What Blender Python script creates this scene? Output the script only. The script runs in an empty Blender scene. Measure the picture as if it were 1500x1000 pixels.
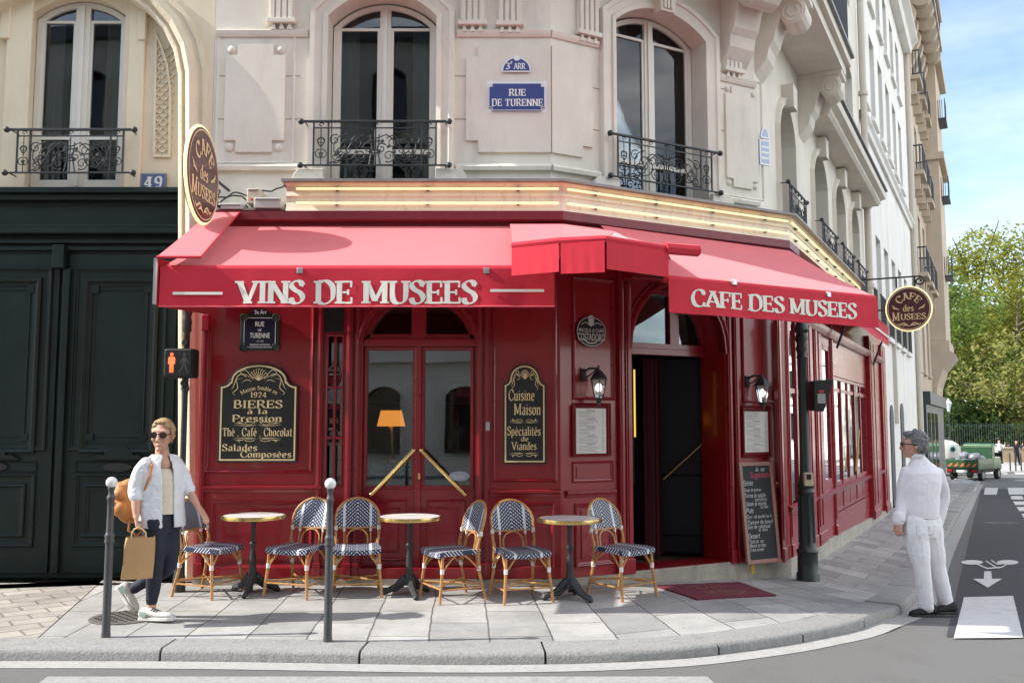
import bpy, bmesh, math, random
from mathutils import Vector, Matrix
from mathutils.geometry import tessellate_polygon
R = math.radians
random.seed(7)
scene = bpy.context.scene
COL = scene.collection
# ------------------------------------------------------------------ camera
F_PX, HZ, CAM_H = 1350.0, 620.0, 1.61
PITCH = math.atan((HZ - 500) / F_PX)
cp_, sp_ = math.cos(PITCH), math.sin(PITCH)
cam_d = bpy.data.cameras.new('camera'); cam = bpy.data.objects.new('camera', cam_d); COL.objects.link(cam)
cam_d.sensor_width = 36; cam_d.lens = F_PX / 1500 * 36; cam_d.clip_end = 3000; cam_d.clip_start = .05
cam.location = (0, 0, CAM_H); cam.rotation_euler = (math.pi / 2 + PITCH, 0, 0)
scene.camera = cam
scene.view_settings.view_transform = 'Standard'; scene.view_settings.look = 'None'
scene.view_settings.gamma = 1; scene.view_settings.exposure = 1.34
scene.cycles.max_bounces = 6; scene.cycles.transparent_max_bounces = 12
scene.cycles.caustics_reflective = False; scene.cycles.caustics_refractive = False
scene.cycles.use_denoising = True
# ------------------------------------------------------------------ sky and sun
SUN_EL, SUN_AZ = R(37.5), R(5.0)
sd = Vector((math.cos(SUN_EL) * math.cos(SUN_AZ), math.cos(SUN_EL) * math.sin(SUN_AZ), -math.sin(SUN_EL)))
world = bpy.data.worlds.new('World'); scene.world = world; world.use_nodes = True
nt = world.node_tree; nt.nodes.clear()
sky = nt.nodes.new('ShaderNodeTexSky'); sky.sky_type = 'NISHITA'; sky.sun_disc = False
sky.sun_elevation = SUN_EL; sky.sun_rotation = R(266); sky.dust_density = 0.6; sky.air_density = 1.0; sky.ozone_density = 1.4
bg = nt.nodes.new('ShaderNodeBackground'); bg.inputs['Strength'].default_value = 0.108
wo = nt.nodes.new('ShaderNodeOutputWorld')
tc = nt.nodes.new('ShaderNodeTexCoord'); mp = nt.nodes.new('ShaderNodeMapping'); mp.inputs['Scale'].default_value = (2.2, 2.2, 7.0)
nz = nt.nodes.new('ShaderNodeTexNoise'); nz.inputs['Scale'].default_value = 2.1; nz.inputs['Detail'].default_value = 7; nz.inputs['Roughness'].default_value = .58
rp = nt.nodes.new('ShaderNodeValToRGB'); rp.color_ramp.elements[0].position = .36; rp.color_ramp.elements[1].position = .72
rp.color_ramp.elements[1].color = (.8, .8, .8, 1)
mx = nt.nodes.new('ShaderNodeMix'); mx.data_type = 'RGBA'; mx.inputs[7].default_value = (20.0, 19.5, 18.6, 1)
L = nt.links.new
L(tc.outputs['Generated'], mp.inputs['Vector']); L(mp.outputs[0], nz.inputs['Vector']); L(nz.outputs['Fac'], rp.inputs[0])
sxy = nt.nodes.new('ShaderNodeVectorMath'); sxy.operation = 'DOT_PRODUCT'; sxy.inputs[1].default_value = (-.85, .53, 0); L(tc.outputs['Generated'], sxy.inputs[0])
gr = nt.nodes.new('ShaderNodeMapRange'); gr.inputs[1].default_value = .0; gr.inputs[2].default_value = -.5; gr.inputs[3].default_value = .10; gr.inputs[4].default_value = 1.0; L(sxy.outputs['Value'], gr.inputs[0])   # thin wisps to the north, unseen bright clouds added south-east to fill the facades
cm = nt.nodes.new('ShaderNodeMath'); cm.operation = 'MULTIPLY'; L(rp.outputs[0], cm.inputs[0]); L(gr.outputs[0], cm.inputs[1]); L(cm.outputs[0], mx.inputs[0]); L(sky.outputs[0], mx.inputs[6]); L(mx.outputs[2], bg.inputs['Color']); L(bg.outputs[0], wo.inputs[0])
sun_d = bpy.data.lights.new('sun', 'SUN'); sun_d.energy = 3.1; sun_d.angle = R(.5); sun_d.color = (1, .95, .88)
sun = bpy.data.objects.new('sun', sun_d); COL.objects.link(sun); sun.rotation_euler = sd.to_track_quat('-Z', 'Y').to_euler()
# ------------------------------------------------------------------ pixel <-> place helpers
GZ = [(0, 0), (2.7, -.17), (6.6, -.27), (13.6, -.36), (45, -1.3), (90, -1.35), (900, -1.35)]
def gz(x, y):
    t = max(0, (x - .5) * .5 + (y - 9.4) * .87)
    for (a, za), (b, zb) in zip(GZ, GZ[1:]):
        if t <= b: return za + (zb - za) * (t - a) / (b - a)
    return GZ[-1][1]
def ray(u, v):
    x = (u - 750) / F_PX; y = (500 - v) / F_PX
    return Vector((x, cp_ - y * sp_, sp_ + y * cp_))
def at_z(u, v, z):
    r = ray(u, v); t = (z - CAM_H) / r.z
    return Vector((r.x * t, r.y * t, z))
def gnd(u, v, dz=0.0):
    z = dz
    for _ in range(25):
        p = at_z(u, v, z); z = .5 * z + .5 * (gz(p.x, p.y) + dz)
    return p
def at_y(u, v, y):
    r = ray(u, v); t = y / r.y
    return Vector((r.x * t, y, CAM_H + r.z * t))
class Frame:
    """facade frame: s along the wall, off outwards, z up"""
    def __init__(s, o, ang):
        s.o = Vector((o[0], o[1], 0)); a = R(ang); s.ang = a
        s.d = Vector((math.cos(a), math.sin(a), 0)); s.n = Vector((math.sin(a), -math.cos(a), 0))
    def T(s, v): return s.o + s.d * v[0] + s.n * v[1] + Vector((0, 0, v[2]))
    def px(s, u, v, off=0.0):
        r = ray(u, v); o = s.o + s.n * off - Vector((0, 0, 0))
        t = (o.x * s.n.x + o.y * s.n.y) / (r.x * s.n.x + r.y * s.n.y)
        p = Vector((r.x * t, r.y * t, CAM_H + r.z * t))
        return ((p - s.o).dot(s.d), p.z)
    def box(s, u0, v0, u1, v1, off=0.0):
        um, vm = (u0 + u1) / 2, (v0 + v1) / 2
        return s.px(u0, vm, off)[0], s.px(u1, vm, off)[0], s.px(um, v1, off)[1], s.px(um, v0, off)[1]
DA = at_z(822, 856, 0).y; XA = at_z(822, 856, 0).x
FA = Frame((XA, DA), 0); FB = Frame((XA, DA), 29)
LB = 3.125
BCp = FB.T((LB, 0, 0)); FC = Frame((BCp.x, BCp.y), 62.2)
# ------------------------------------------------------------------ materials
MATS = {}
def mat(name, col, rough=.6, metal=0, var=0, vscale=4, bump=0, bscale=40, spec=.5, coat=0, emit=None, estr=1, stretch=None, sheen=0, dirt=None, dscale=1.2):
    if name in MATS: return MATS[name]
    m = bpy.data.materials.new(name); m.use_nodes = True; t = m.node_tree; b = t.nodes['Principled BSDF']
    b.inputs['Roughness'].default_value = rough; b.inputs['Metallic'].default_value = metal
    b.inputs['Specular IOR Level'].default_value = spec; b.inputs['Base Color'].default_value = (*col, 1)
    if coat: b.inputs['Coat Weight'].default_value = coat; b.inputs['Coat Roughness'].default_value = .08
    if sheen: b.inputs['Sheen Weight'].default_value = sheen; b.inputs['Sheen Roughness'].default_value = .5
    if emit: b.inputs['Emission Color'].default_value = (*emit, 1); b.inputs['Emission Strength'].default_value = estr
    N = t.nodes.new; K = t.links.new
    if var or bump or dirt:
        c = N('ShaderNodeTexCoord'); mpn = N('ShaderNodeMapping'); K(c.outputs['Object'], mpn.inputs[0])
        if stretch: mpn.inputs['Scale'].default_value = stretch
    out = None
    if var:
        n = N('ShaderNodeTexNoise'); n.inputs['Scale'].default_value = vscale; n.inputs['Detail'].default_value = 6; n.inputs['Roughness'].default_value = .65
        K(mpn.outputs[0], n.inputs['Vector'])
        x = N('ShaderNodeMix'); x.data_type = 'RGBA'
        x.inputs[6].default_value = (*[max(0, k * (1 - var)) for k in col], 1); x.inputs[7].default_value = (*[min(1, k * (1 + var)) for k in col], 1)
        rr = N('ShaderNodeMapRange'); rr.inputs[1].default_value = .3; rr.inputs[2].default_value = .7; K(n.outputs['Fac'], rr.inputs[0]); K(rr.outputs[0], x.inputs[0])
        out = x.outputs[2]
        r2 = N('ShaderNodeMapRange'); r2.inputs[3].default_value = max(0, rough - .1); r2.inputs[4].default_value = min(1, rough + .1); K(n.outputs['Fac'], r2.inputs[0]); K(r2.outputs[0], b.inputs['Roughness'])
    if dirt:
        dc, amt = dirt
        n = N('ShaderNodeTexNoise'); n.inputs['Scale'].default_value = dscale; n.inputs['Detail'].default_value = 9; n.inputs['Roughness'].default_value = .7
        m2 = N('ShaderNodeMapping'); m2.inputs['Scale'].default_value = (2.5, 2.5, .6); K(c.outputs['Object'], m2.inputs[0]); K(m2.outputs[0], n.inputs['Vector'])
        rr = N('ShaderNodeMapRange'); rr.inputs[1].default_value = .52; rr.inputs[2].default_value = .75; rr.inputs[4].default_value = amt; K(n.outputs['Fac'], rr.inputs[0])
        x = N('ShaderNodeMix'); x.data_type = 'RGBA'; x.inputs[7].default_value = (*dc, 1); K(rr.outputs[0], x.inputs[0])
        if out: K(out, x.inputs[6])
        else: x.inputs[6].default_value = (*col, 1)
        out = x.outputs[2]
    if out: K(out, b.inputs['Base Color'])
    if bump:
        n = N('ShaderNodeTexNoise'); n.inputs['Scale'].default_value = bscale; n.inputs['Detail'].default_value = 5; K(mpn.outputs[0], n.inputs['Vector'])
        bp = N('ShaderNodeBump'); bp.inputs['Strength'].default_value = bump; bp.inputs['Distance'].default_value = .02; K(n.outputs['Fac'], bp.inputs['Height']); K(bp.outputs[0], b.inputs['Normal'])
    MATS[name] = m; return m
STONE = mat('limestone', (.725, .675, .59), .85, var=.09, vscale=1.3, bump=.12, bscale=60, spec=.25, dirt=((.45, .40, .35), .40), dscale=1.4)
CREAM = mat('cream_plaster', (.78, .685, .515), .85, var=.06, vscale=1.1, bump=.10, bscale=50, spec=.25, dirt=((.5, .42, .30), .25))
WHITEWALL = mat('white_render', (.80, .78, .73), .9, var=.06, vscale=.8, bump=.1, bscale=30, spec=.2, dirt=((.46, .42, .36), .6), dscale=.9)
PLINTH = mat('plinth_stone', (.36, .33, .28), .85, var=.2, vscale=6, bump=.25, bscale=50, dirt=((.15, .14, .12), .6), dscale=2.5)
RED = mat('red_gloss_paint', (.285, .0095, .016), .30, var=.10, vscale=2.5, bump=.012, bscale=18, coat=.35, dirt=((.13, .012, .014), .35), dscale=2.0)
REDTRIM = mat('red_trim_paint', (.275, .011, .020), .30, var=.08, vscale=5, coat=.3)
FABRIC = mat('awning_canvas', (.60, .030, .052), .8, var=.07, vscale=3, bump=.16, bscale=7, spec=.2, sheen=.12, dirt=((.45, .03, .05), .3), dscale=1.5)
SUNLITC = mat('sunlit_faded_canvas', (.66, .085, .105), .8, var=.07, vscale=2.2, bump=.16, bscale=7, spec=.2, sheen=.3, dirt=((.52, .06, .08), .35), dscale=1.2)  # canopy tops: cloth fading plus their sunlit pink, both put into the colour
GREEN = mat('dark_green_paint', (.0055, .0145, .0115), .45, var=.25, vscale=3, bump=.04, bscale=30, spec=.35, dirt=((.018, .022, .018), .5), dscale=3)
IRON = mat('black_iron', (.022, .026, .028), .5, var=.2, vscale=20, bump=.05, bscale=60)
GREY = mat('bollard_grey_paint', (.055, .058, .06), .45, var=.18, vscale=14, bump=.05, bscale=60, dirt=((.11, .10, .09), .5), dscale=5)
WHITEP = mat('white_window_paint', (.72, .69, .62), .5, var=.04, vscale=6)
GOLD = mat('gold_paint', (.78, .62, .34), .55)
LETTER = mat('cream_letter_paint', (.80, .77, .68), .7, var=.05, vscale=12)
BLACKB = mat('black_board_paint', (.012, .014, .014), .3, var=.2, vscale=8, coat=.2)
MAROON = mat('maroon_sign_paint', (.075, .010, .016), .35, coat=.3)
BRASS = mat('polished_brass', (.72, .52, .20), .28, metal=1, var=.12, vscale=20)
ZINC = mat('zinc_sheet', (.24, .24, .23), .55, metal=.3, var=.2, vscale=5)
BLUE = mat('enamel_blue', (.028, .052, .22), .3, coat=.4, var=.08, vscale=8)
ENWHITE = mat('enamel_white', (.80, .80, .78), .4)
NEON = mat('warm_neon_tube', (.9, .75, .35), .4, emit=(1, .86, .50), estr=.36)
def glass(name, tint, refl, base=(0.004, .005, .006), trans=.8):
    m = bpy.data.materials.new(name); m.use_nodes = True; t = m.node_tree; t.nodes.clear(); N = t.nodes.new; K = t.links.new
    o = N('ShaderNodeOutputMaterial'); g = N('ShaderNodeBsdfGlossy'); g.inputs['Roughness'].default_value = .015; g.inputs['Color'].default_value = (.95, .97, 1, 1)
    tr = N('ShaderNodeBsdfTransparent'); tr.inputs['Color'].default_value = (*[trans * k for k in tint], 1)
    lw = N('ShaderNodeFresnel'); lw.inputs['IOR'].default_value = 1.55
    a = N('ShaderNodeMath'); a.operation = 'ADD'; a.inputs[1].default_value = refl; a.use_clamp = True
    nn = N('ShaderNodeTexNoise'); nn.inputs['Scale'].default_value = .9; bp = N('ShaderNodeBump'); bp.inputs['Strength'].default_value = .05; bp.inputs['Distance'].default_value = .05
    tcn = N('ShaderNodeTexCoord'); K(tcn.outputs['Object'], nn.inputs['Vector']); K(nn.outputs['Fac'], bp.inputs['Height']); K(bp.outputs[0], g.inputs['Normal'])
    mxx = N('ShaderNodeMixShader'); K(lw.outputs[0], a.inputs[0]); K(a.outputs[0], mxx.inputs[0]); K(tr.outputs[0], mxx.inputs[1]); K(g.outputs[0], mxx.inputs[2]); K(mxx.outputs[0], o.inputs[0])
    return m
GLASS = glass('window_glass', (.9, .95, .95), .10)
FANGLASS = glass('fanlight_glass', (.85, .9, .9), .0)
STREETGLASS = glass('street_glass', (.8, .85, .85), .55)
SHOPGLASS = glass('shop_glass', (.85, .9, .9), .07)
# ------------------------------------------------------------------ mesh builder
class MB:
    def __init__(s): s.v = []; s.f = []; s.uv = {}
    def add(s, vs, fs, uvs=None):
        o = len(s.v); s.v += [tuple(v) for v in vs]
        for k, f in enumerate(fs):
            if uvs: s.uv[len(s.f)] = [uvs[i] for i in f]
            s.f.append([i + o for i in f])
        return s
    def box(s, x0, x1, y0, y1, z0, z1):
        return s.add([(x0, y0, z0), (x1, y0, z0), (x1, y1, z0), (x0, y1, z0), (x0, y0, z1), (x1, y0, z1), (x1, y1, z1), (x0, y1, z1)],
                     [(0, 3, 2, 1), (4, 5, 6, 7), (0, 1, 5, 4), (1, 2, 6, 5), (2, 3, 7, 6), (3, 0, 4, 7)])
    def prism(s, pts, o0, o1):
        """outline in (s,z) pushed from off o0 to off o1"""
        n = len(pts); vs = [(p[0], o0, p[1]) for p in pts] + [(p[0], o1, p[1]) for p in pts]
        fs = [tuple(range(n)), tuple(range(2 * n - 1, n - 1, -1))] + [(i, (i + 1) % n, n + (i + 1) % n, n + i) for i in range(n)]
        return s.add(vs, fs)
    def hprism(s, pts, z0, z1):
        n = len(pts); vs = [(p[0], p[1], z0) for p in pts] + [(p[0], p[1], z1) for p in pts]
        fs = [tuple(range(n)), tuple(range(2 * n - 1, n - 1, -1))] + [(i, (i + 1) % n, n + (i + 1) % n, n + i) for i in range(n)]
        return s.add(vs, fs)
    def sheet(s, pts3): return s.add(pts3, [tuple(range(len(pts3)))])
    def wall(s, outer, holes, off, depth):
        polys = [[Vector((a, b, 0)) for a, b in p] for p in [outer] + holes]
        tri = tessellate_polygon(polys); flat = [p for q in polys for p in q]
        s.add([(p.x, off, p.y) for p in flat], [t for t in tri])
        for h in holes:
            n = len(h); s.add([(a, off, b) for a, b in h] + [(a, off - depth, b) for a, b in h], [(i, (i + 1) % n, n + (i + 1) % n, n + i) for i in range(n)])
        return s
    def sweep(s, path, prof, closed=False):
        """path in (s,z), profile of (across, off); mitred"""
        n = len(path); P = [Vector(p) for p in path]; rows = []
        for i in range(n):
            a = P[i] - P[i - 1] if (i or closed) else P[1] - P[0]
            b = P[(i + 1) % n] - P[i] if (i < n - 1 or closed) else P[-1] - P[-2]
            a.normalize(); b.normalize(); na = Vector((-a.y, a.x)); nb = Vector((-b.y, b.x)); m = na + nb
            if m.length < 1e-6: m = na
            m.normalize(); k = 1 / max(.3, m.dot(na))
            rows.append([(P[i].x + m.x * k * q[0], q[1], P[i].y + m.y * k * q[0]) for q in prof])
        w = len(prof); vs = [v for r in rows for v in r]; fs = []
        for i in range(n if closed else n - 1):
            j = (i + 1) % n
            for k in range(w - 1): fs.append((i * w + k, i * w + k + 1, j * w + k + 1, j * w + k))
        if not closed and w > 2: fs += [tuple(range(w)), tuple(range((n - 1) * w, n * w))]
        return s.add(vs, fs)
    def rectm(s, s0, s1, z0, z1, w=.05, h=.03, off=0):
        """raised moulding round a rectangle, inwards from it"""
        return s.sweep([(s0, z0), (s1, z0), (s1, z1), (s0, z1)], [(0, off), (0, off + h * .6), (w * .25, off + h), (w * .5, off + h * .8), (w * .62, off + h * .35), (w, off + h * .25), (w, off)], True)
    def tube(s, path, r, n=6, closed=False, caps=True):
        P = [Vector(p) for p in path]; m = len(P); rr = r if isinstance(r, (list, tuple)) else [r] * m
        vs = []; up = None
        for i in range(m):
            if closed: t = P[(i + 1) % m] - P[i - 1]
            else: t = P[min(i + 1, m - 1)] - P[max(i - 1, 0)]
            if t.length < 1e-9: t = Vector((0, 0, 1))
            t.normalize()
            if up is None:
                up = Vector((0, 0, 1)) if abs(t.z) < .9 else Vector((1, 0, 0))
            up = (up - t * up.dot(t)); up.normalize() if up.length > 1e-6 else None
            b = t.cross(up)
            vs += [P[i] + (up * math.cos(2 * math.pi * k / n) + b * math.sin(2 * math.pi * k / n)) * rr[i] for k in range(n)]
        fs = []
        for i in range(m if closed else m - 1):
            j = (i + 1) % m
            fs += [(i * n + k, i * n + (k + 1) % n, j * n + (k + 1) % n, j * n + k) for k in range(n)]
        if caps and not closed: fs += [tuple(range(n - 1, -1, -1)), tuple(range((m - 1) * n, m * n))]
        return s.add(vs, fs)
    def lathe(s, prof, c=(0, 0, 0), n=16, caps=True):
        vs = []; m = len(prof)
        for r, z in prof: vs += [(c[0] + r * math.cos(2 * math.pi * k / n), c[1] + r * math.sin(2 * math.pi * k / n), c[2] + z) for k in range(n)]
        fs = [(i * n + k, i * n + (k + 1) % n, (i + 1) * n + (k + 1) % n, (i + 1) * n + k) for i in range(m - 1) for k in range(n)]
        if caps: fs += [tuple(range(n - 1, -1, -1)), tuple(range((m - 1) * n, m * n))]
        return s.add(vs, fs)
    def ball(s, c, r, n=10, sq=(1, 1, 1)):
        prof = [(max(1e-4, math.sin(math.pi * i / n)), -math.cos(math.pi * i / n)) for i in range(n + 1)]
        vs = []
        for q, z in prof: vs += [(c[0] + r * sq[0] * q * math.cos(math.pi * k / n), c[1] + r * sq[1] * q * math.sin(math.pi * k / n), c[2] + r * sq[2] * z) for k in range(2 * n)]
        w = 2 * n
        return s.add(vs, [(i * w + k, i * w + (k + 1) % w, (i + 1) * w + (k + 1) % w, (i + 1) * w + k) for i in range(n) for k in range(w)])
    def build(s, name, m, parent=None, fr=None, bevel=0, smooth=False, recalc=True, world=False):
        me = bpy.data.meshes.new(name); vs = s.v
        if fr: vs = [fr.T(v) for v in vs]
        if (fr or world) and parent is not None:
            root = parent
            inv = WORLD[root.name].inverted(); vs = [inv @ Vector(v) for v in vs]
        me.from_pydata([tuple(v) for v in vs], [], s.f)
        if s.uv:
            ul = me.uv_layers.new(name='UVMap')
            for p in me.polygons:
                u = s.uv.get(p.index)
                if u:
                    for k, li in enumerate(p.loop_indices): ul.data[li].uv = u[k]
        if recalc:
            bm = bmesh.new(); bm.from_mesh(me); bmesh.ops.recalc_face_normals(bm, faces=bm.faces); bm.to_mesh(me); bm.free()
        me.validate()
        if m: me.materials.append(m)
        if smooth:
            for p in me.polygons: p.use_smooth = True
            if smooth != 'all':
                try: me.set_sharp_from_angle(angle=R(40))
                except Exception: pass
        o = bpy.data.objects.new(name, me); COL.objects.link(o)
        if parent is not None: o.parent = parent
        WORLD[o.name] = WORLD[parent.name] if parent is not None else Matrix()
        if bevel:
            b = o.modifiers.new('bevel', 'BEVEL'); b.width = bevel; b.segments = 2; b.limit_method = 'ANGLE'; b.angle_limit = R(40)
        return o
WORLD = {}
def tag(o, label=None, cat=None, group=None, kind=None):
    if label: o['label'] = label
    if cat: o['category'] = cat
    if group: o['group'] = group
    if kind: o['kind'] = kind
    return o
def thing(name, label, cat, loc=(0, 0, 0), rot=0, group=None):
    o = bpy.data.objects.new(name, None); COL.objects.link(o); o.location = loc; o.rotation_euler = (0, 0, rot); o.empty_display_size = .2
    WORLD[o.name] = Matrix.Translation(Vector(loc)) @ Matrix.Rotation(rot, 4, 'Z')
    return tag(o, label, cat, group)
def fthing(name, label, cat, fr, s, off, z, group=None):
    """thing standing on a facade frame: local x along the wall, local y into it"""
    return thing(name, label, cat, fr.T((s, off, z)), fr.ang, group)
def dup(o, parent=None):
    c = o.copy(); COL.objects.link(c); c.parent = parent; WORLD[c.name] = Matrix()
    for ch in o.children: dup(ch, c)
    return c
def arc(cx, cz, rx, rz, a0, a1, n=12): return [(cx + rx * math.cos(R(a0 + (a1 - a0) * i / n)), cz + rz * math.sin(R(a0 + (a1 - a0) * i / n))) for i in range(n + 1)]
def arch_out(s0, s1, z0, zs, zt, n=14):
    """opening: flat bottom z0, springing zs, crown zt (elliptic or segmental)"""
    c = (s0 + s1) / 2; w = (s1 - s0) / 2; h = zt - zs
    if h < w * .9:
        r = (w * w + h * h) / (2 * h); a = math.degrees(math.asin(min(1, w / r))); top = arc(c, zt - r, r, r, 90 - a, 90 + a, n)
    else: top = arc(c, zs, w, h, 0, 180, n)
    return [(s0, z0), (s1, z0)] + top
# ------------------------------------------------------------------ lettering (own skeleton letters drawn with a broad nib)
GL = {
'A': (.80, ['0.04,0 .42,1', '.40,1 .78,0', '.2,.33 .6,.33']), 'B': (.72, ['.14,0 .14,1', '.14,1 .42,1 .58,.77 .42,.53 .14,.53', '.14,.53 .46,.53 .66,.27 .46,0 .14,0']),
'C': (.76, ['.70,.75 .62,.93 .42,1 .2,.88 .08,.5 .2,.12 .42,0 .62,.06 .72,.25', '|.70,1 .70,.7']), 'D': (.82, ['.14,0 .14,1', '.14,1 .45,1 .68,.82 .74,.5 .68,.18 .45,0 .14,0']),
'E': (.70, ['.14,0 .14,1', '_.14,.97 .62,.97', '_.14,.5 .5,.5', '_.14,.03 .64,.03', '|.62,1 .62,.72', '|.64,0 .64,.28', '|.5,.38 .5,.62']),
'F': (.66, ['.14,0 .14,1', '_.14,.97 .60,.97', '_.14,.5 .48,.5', '|.6,1 .6,.72', '|.48,.38 .48,.62']),
'I': (.36, ['.18,0 .18,1']), 'L': (.62, ['.14,0 .14,1', '_.14,.03 .58,.03', '|.58,0 .58,.28']), 'M': (1.02, ['.12,0 .12,1', '.12,1 .5,.1', '.5,.1 .88,1', '.88,0 .88,1']),
'N': (.84, ['.12,0 .12,1', '.12,1 .72,0', '.72,0 .72,1']), 'O': (.84, ['O.42,0 .16,.12 .08,.5 .16,.88 .42,1 .68,.88 .76,.5 .68,.12']),
'P': (.70, ['.14,0 .14,1', '.14,1 .45,1 .64,.74 .45,.47 .14,.47']), 'R': (.78, ['.14,0 .14,1', '.14,1 .45,1 .62,.75 .45,.5 .14,.5', '.4,.5 .72,0']),
'S': (.62, ['.53,.8 .46,.94 .3,1 .13,.92 .1,.74 .26,.58 .42,.48 .54,.3 .48,.08 .3,0 .13,.07 .08,.24', '|.53,1 .53,.74', '|.08,0 .08,.26']), 'T': (.74, ['.37,0 .37,1', '_.05,.97 .69,.97', '|.05,1 .05,.72', '|.69,1 .69,.72']),
'U': (.80, ['.14,1 .14,.35 .22,.08 .42,0 .6,.08 .68,.35 .68,1']), 'V': (.78, ['.04,1 .4,0', '.4,0 .74,1']), 'J': (.4, ['.2,1 .2,.1 .05,-.1']),
'a': (.56, ['.12,.55 .24,.66 .38,.64 .42,.5 .42,.0', '.42,.38 .2,.34 .1,.18 .18,.02 .32,.03 .42,.14']), 'b': (.58, ['.12,1 .12,0', '.12,.55 .3,.66 .46,.52 .46,.14 .3,0 .12,.1']),
'c': (.5, ['.42,.52 .28,.66 .1,.5 .1,.16 .28,0 .44,.12']), 'd': (.58, ['.46,1 .46,0', '.46,.55 .28,.66 .1,.5 .1,.16 .28,0 .46,.1']), 'e': (.54, ['_.12,.36 .44,.36', '.44,.36 .42,.56 .27,.66 .1,.5 .1,.16 .28,0 .45,.12']),
'f': (.4, ['.42,.95 .3,1 .2,.86 .2,0', '_.06,.63 .36,.63']), 'h': (.6, ['.12,0 .12,1', '.12,.5 .3,.66 .46,.55 .46,0']), 'i': (.28, ['.14,0 .14,.66', '|.14,.82 .14,.93']), 'l': (.28, ['.14,0 .14,1']),
'm': (.88, ['.12,0 .12,.66', '.12,.5 .28,.66 .42,.55 .42,0', '.42,.5 .58,.66 .74,.55 .74,0']), 'n': (.6, ['.12,0 .12,.66', '.12,.5 .3,.66 .46,.55 .46,0']), 'o': (.56, ['O.28,0 .13,.08 .08,.33 .13,.58 .28,.66 .43,.58 .48,.33 .43,.08']),
'p': (.58, ['.12,.66 .12,-.28', '.12,.55 .3,.66 .46,.52 .46,.14 .3,0 .12,.1']), 'r': (.44, ['.12,0 .12,.66', '.12,.46 .26,.66 .4,.6']), 's': (.46, ['.38,.54 .26,.66 .1,.56 .14,.4 .32,.3 .4,.14 .24,0 .08,.1']),
't': (.4, ['.18,.9 .18,.12 .28,0 .38,.06', '_.05,.63 .36,.63']), 'u': (.6, ['.12,.66 .12,.15 .26,0 .44,.12', '.46,.66 .46,0']), 'v': (.54, ['.06,.66 .27,0', '.27,0 .48,.66']), 'g': (.58, ['.46,.66 .46,-.12 .3,-.28 .12,-.2', '.46,.55 .28,.66 .1,.5 .1,.16 .28,0 .46,.1']),
'1': (.4, ['.22,0 .22,1', '|.08,.82 .22,1']), '9': (.6, ['O.3,.42 .14,.52 .1,.7 .16,.92 .3,1 .44,.92 .5,.7 .44,.52', '.5,.72 .46,.25 .3,.02 .12,.1']), '2': (.58, ['.1,.75 .18,.97 .36,.98 .48,.76 .36,.45 .1,.03', '_.1,.04 .5,.04']),
'4': (.62, ['.4,0 .4,1', '|.4,1 .06,.3', '_.06,.28 .56,.28']), '3': (.56, ['.1,.85 .25,1 .42,.92 .44,.7 .24,.53', '.24,.53 .46,.42 .48,.14 .28,0 .1,.14']), ',': (.24, ['|.12,.08 .06,-.14']), '.': (.24, ['|.12,0 .12,.1']), '-': (.4, ['_.05,.4 .35,.4']), ' ': (.34, [])}
ACC = {'é': ('e', '|.2,.78 .34,.95'), 'à': ('a', '|.2,.95 .34,.78'), 'è': ('e', '|.2,.95 .34,.78'), 'ê': ('e', '|.2,.78 .28,.95')}
def spline(P, closed, n=5):
    out = []; m = len(P)
    for i in range(m if closed else m - 1):
        p0 = P[i - 1] if (closed or i) else P[0] * 2 - P[1]; p1 = P[i]; p2 = P[(i + 1) % m]; p3 = P[(i + 2) % m] if (closed or i < m - 2) else P[-1] * 2 - P[-2]
        for k in range(n):
            t = k / n; out.append(.5 * (2 * p1 + (p2 - p0) * t + (2 * p0 - 5 * p1 + 4 * p2 - p3) * t * t + (3 * p1 - p0 - 3 * p2 + p3) * t ** 3))
    if not closed: out.append(P[-1])
    return out
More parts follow.
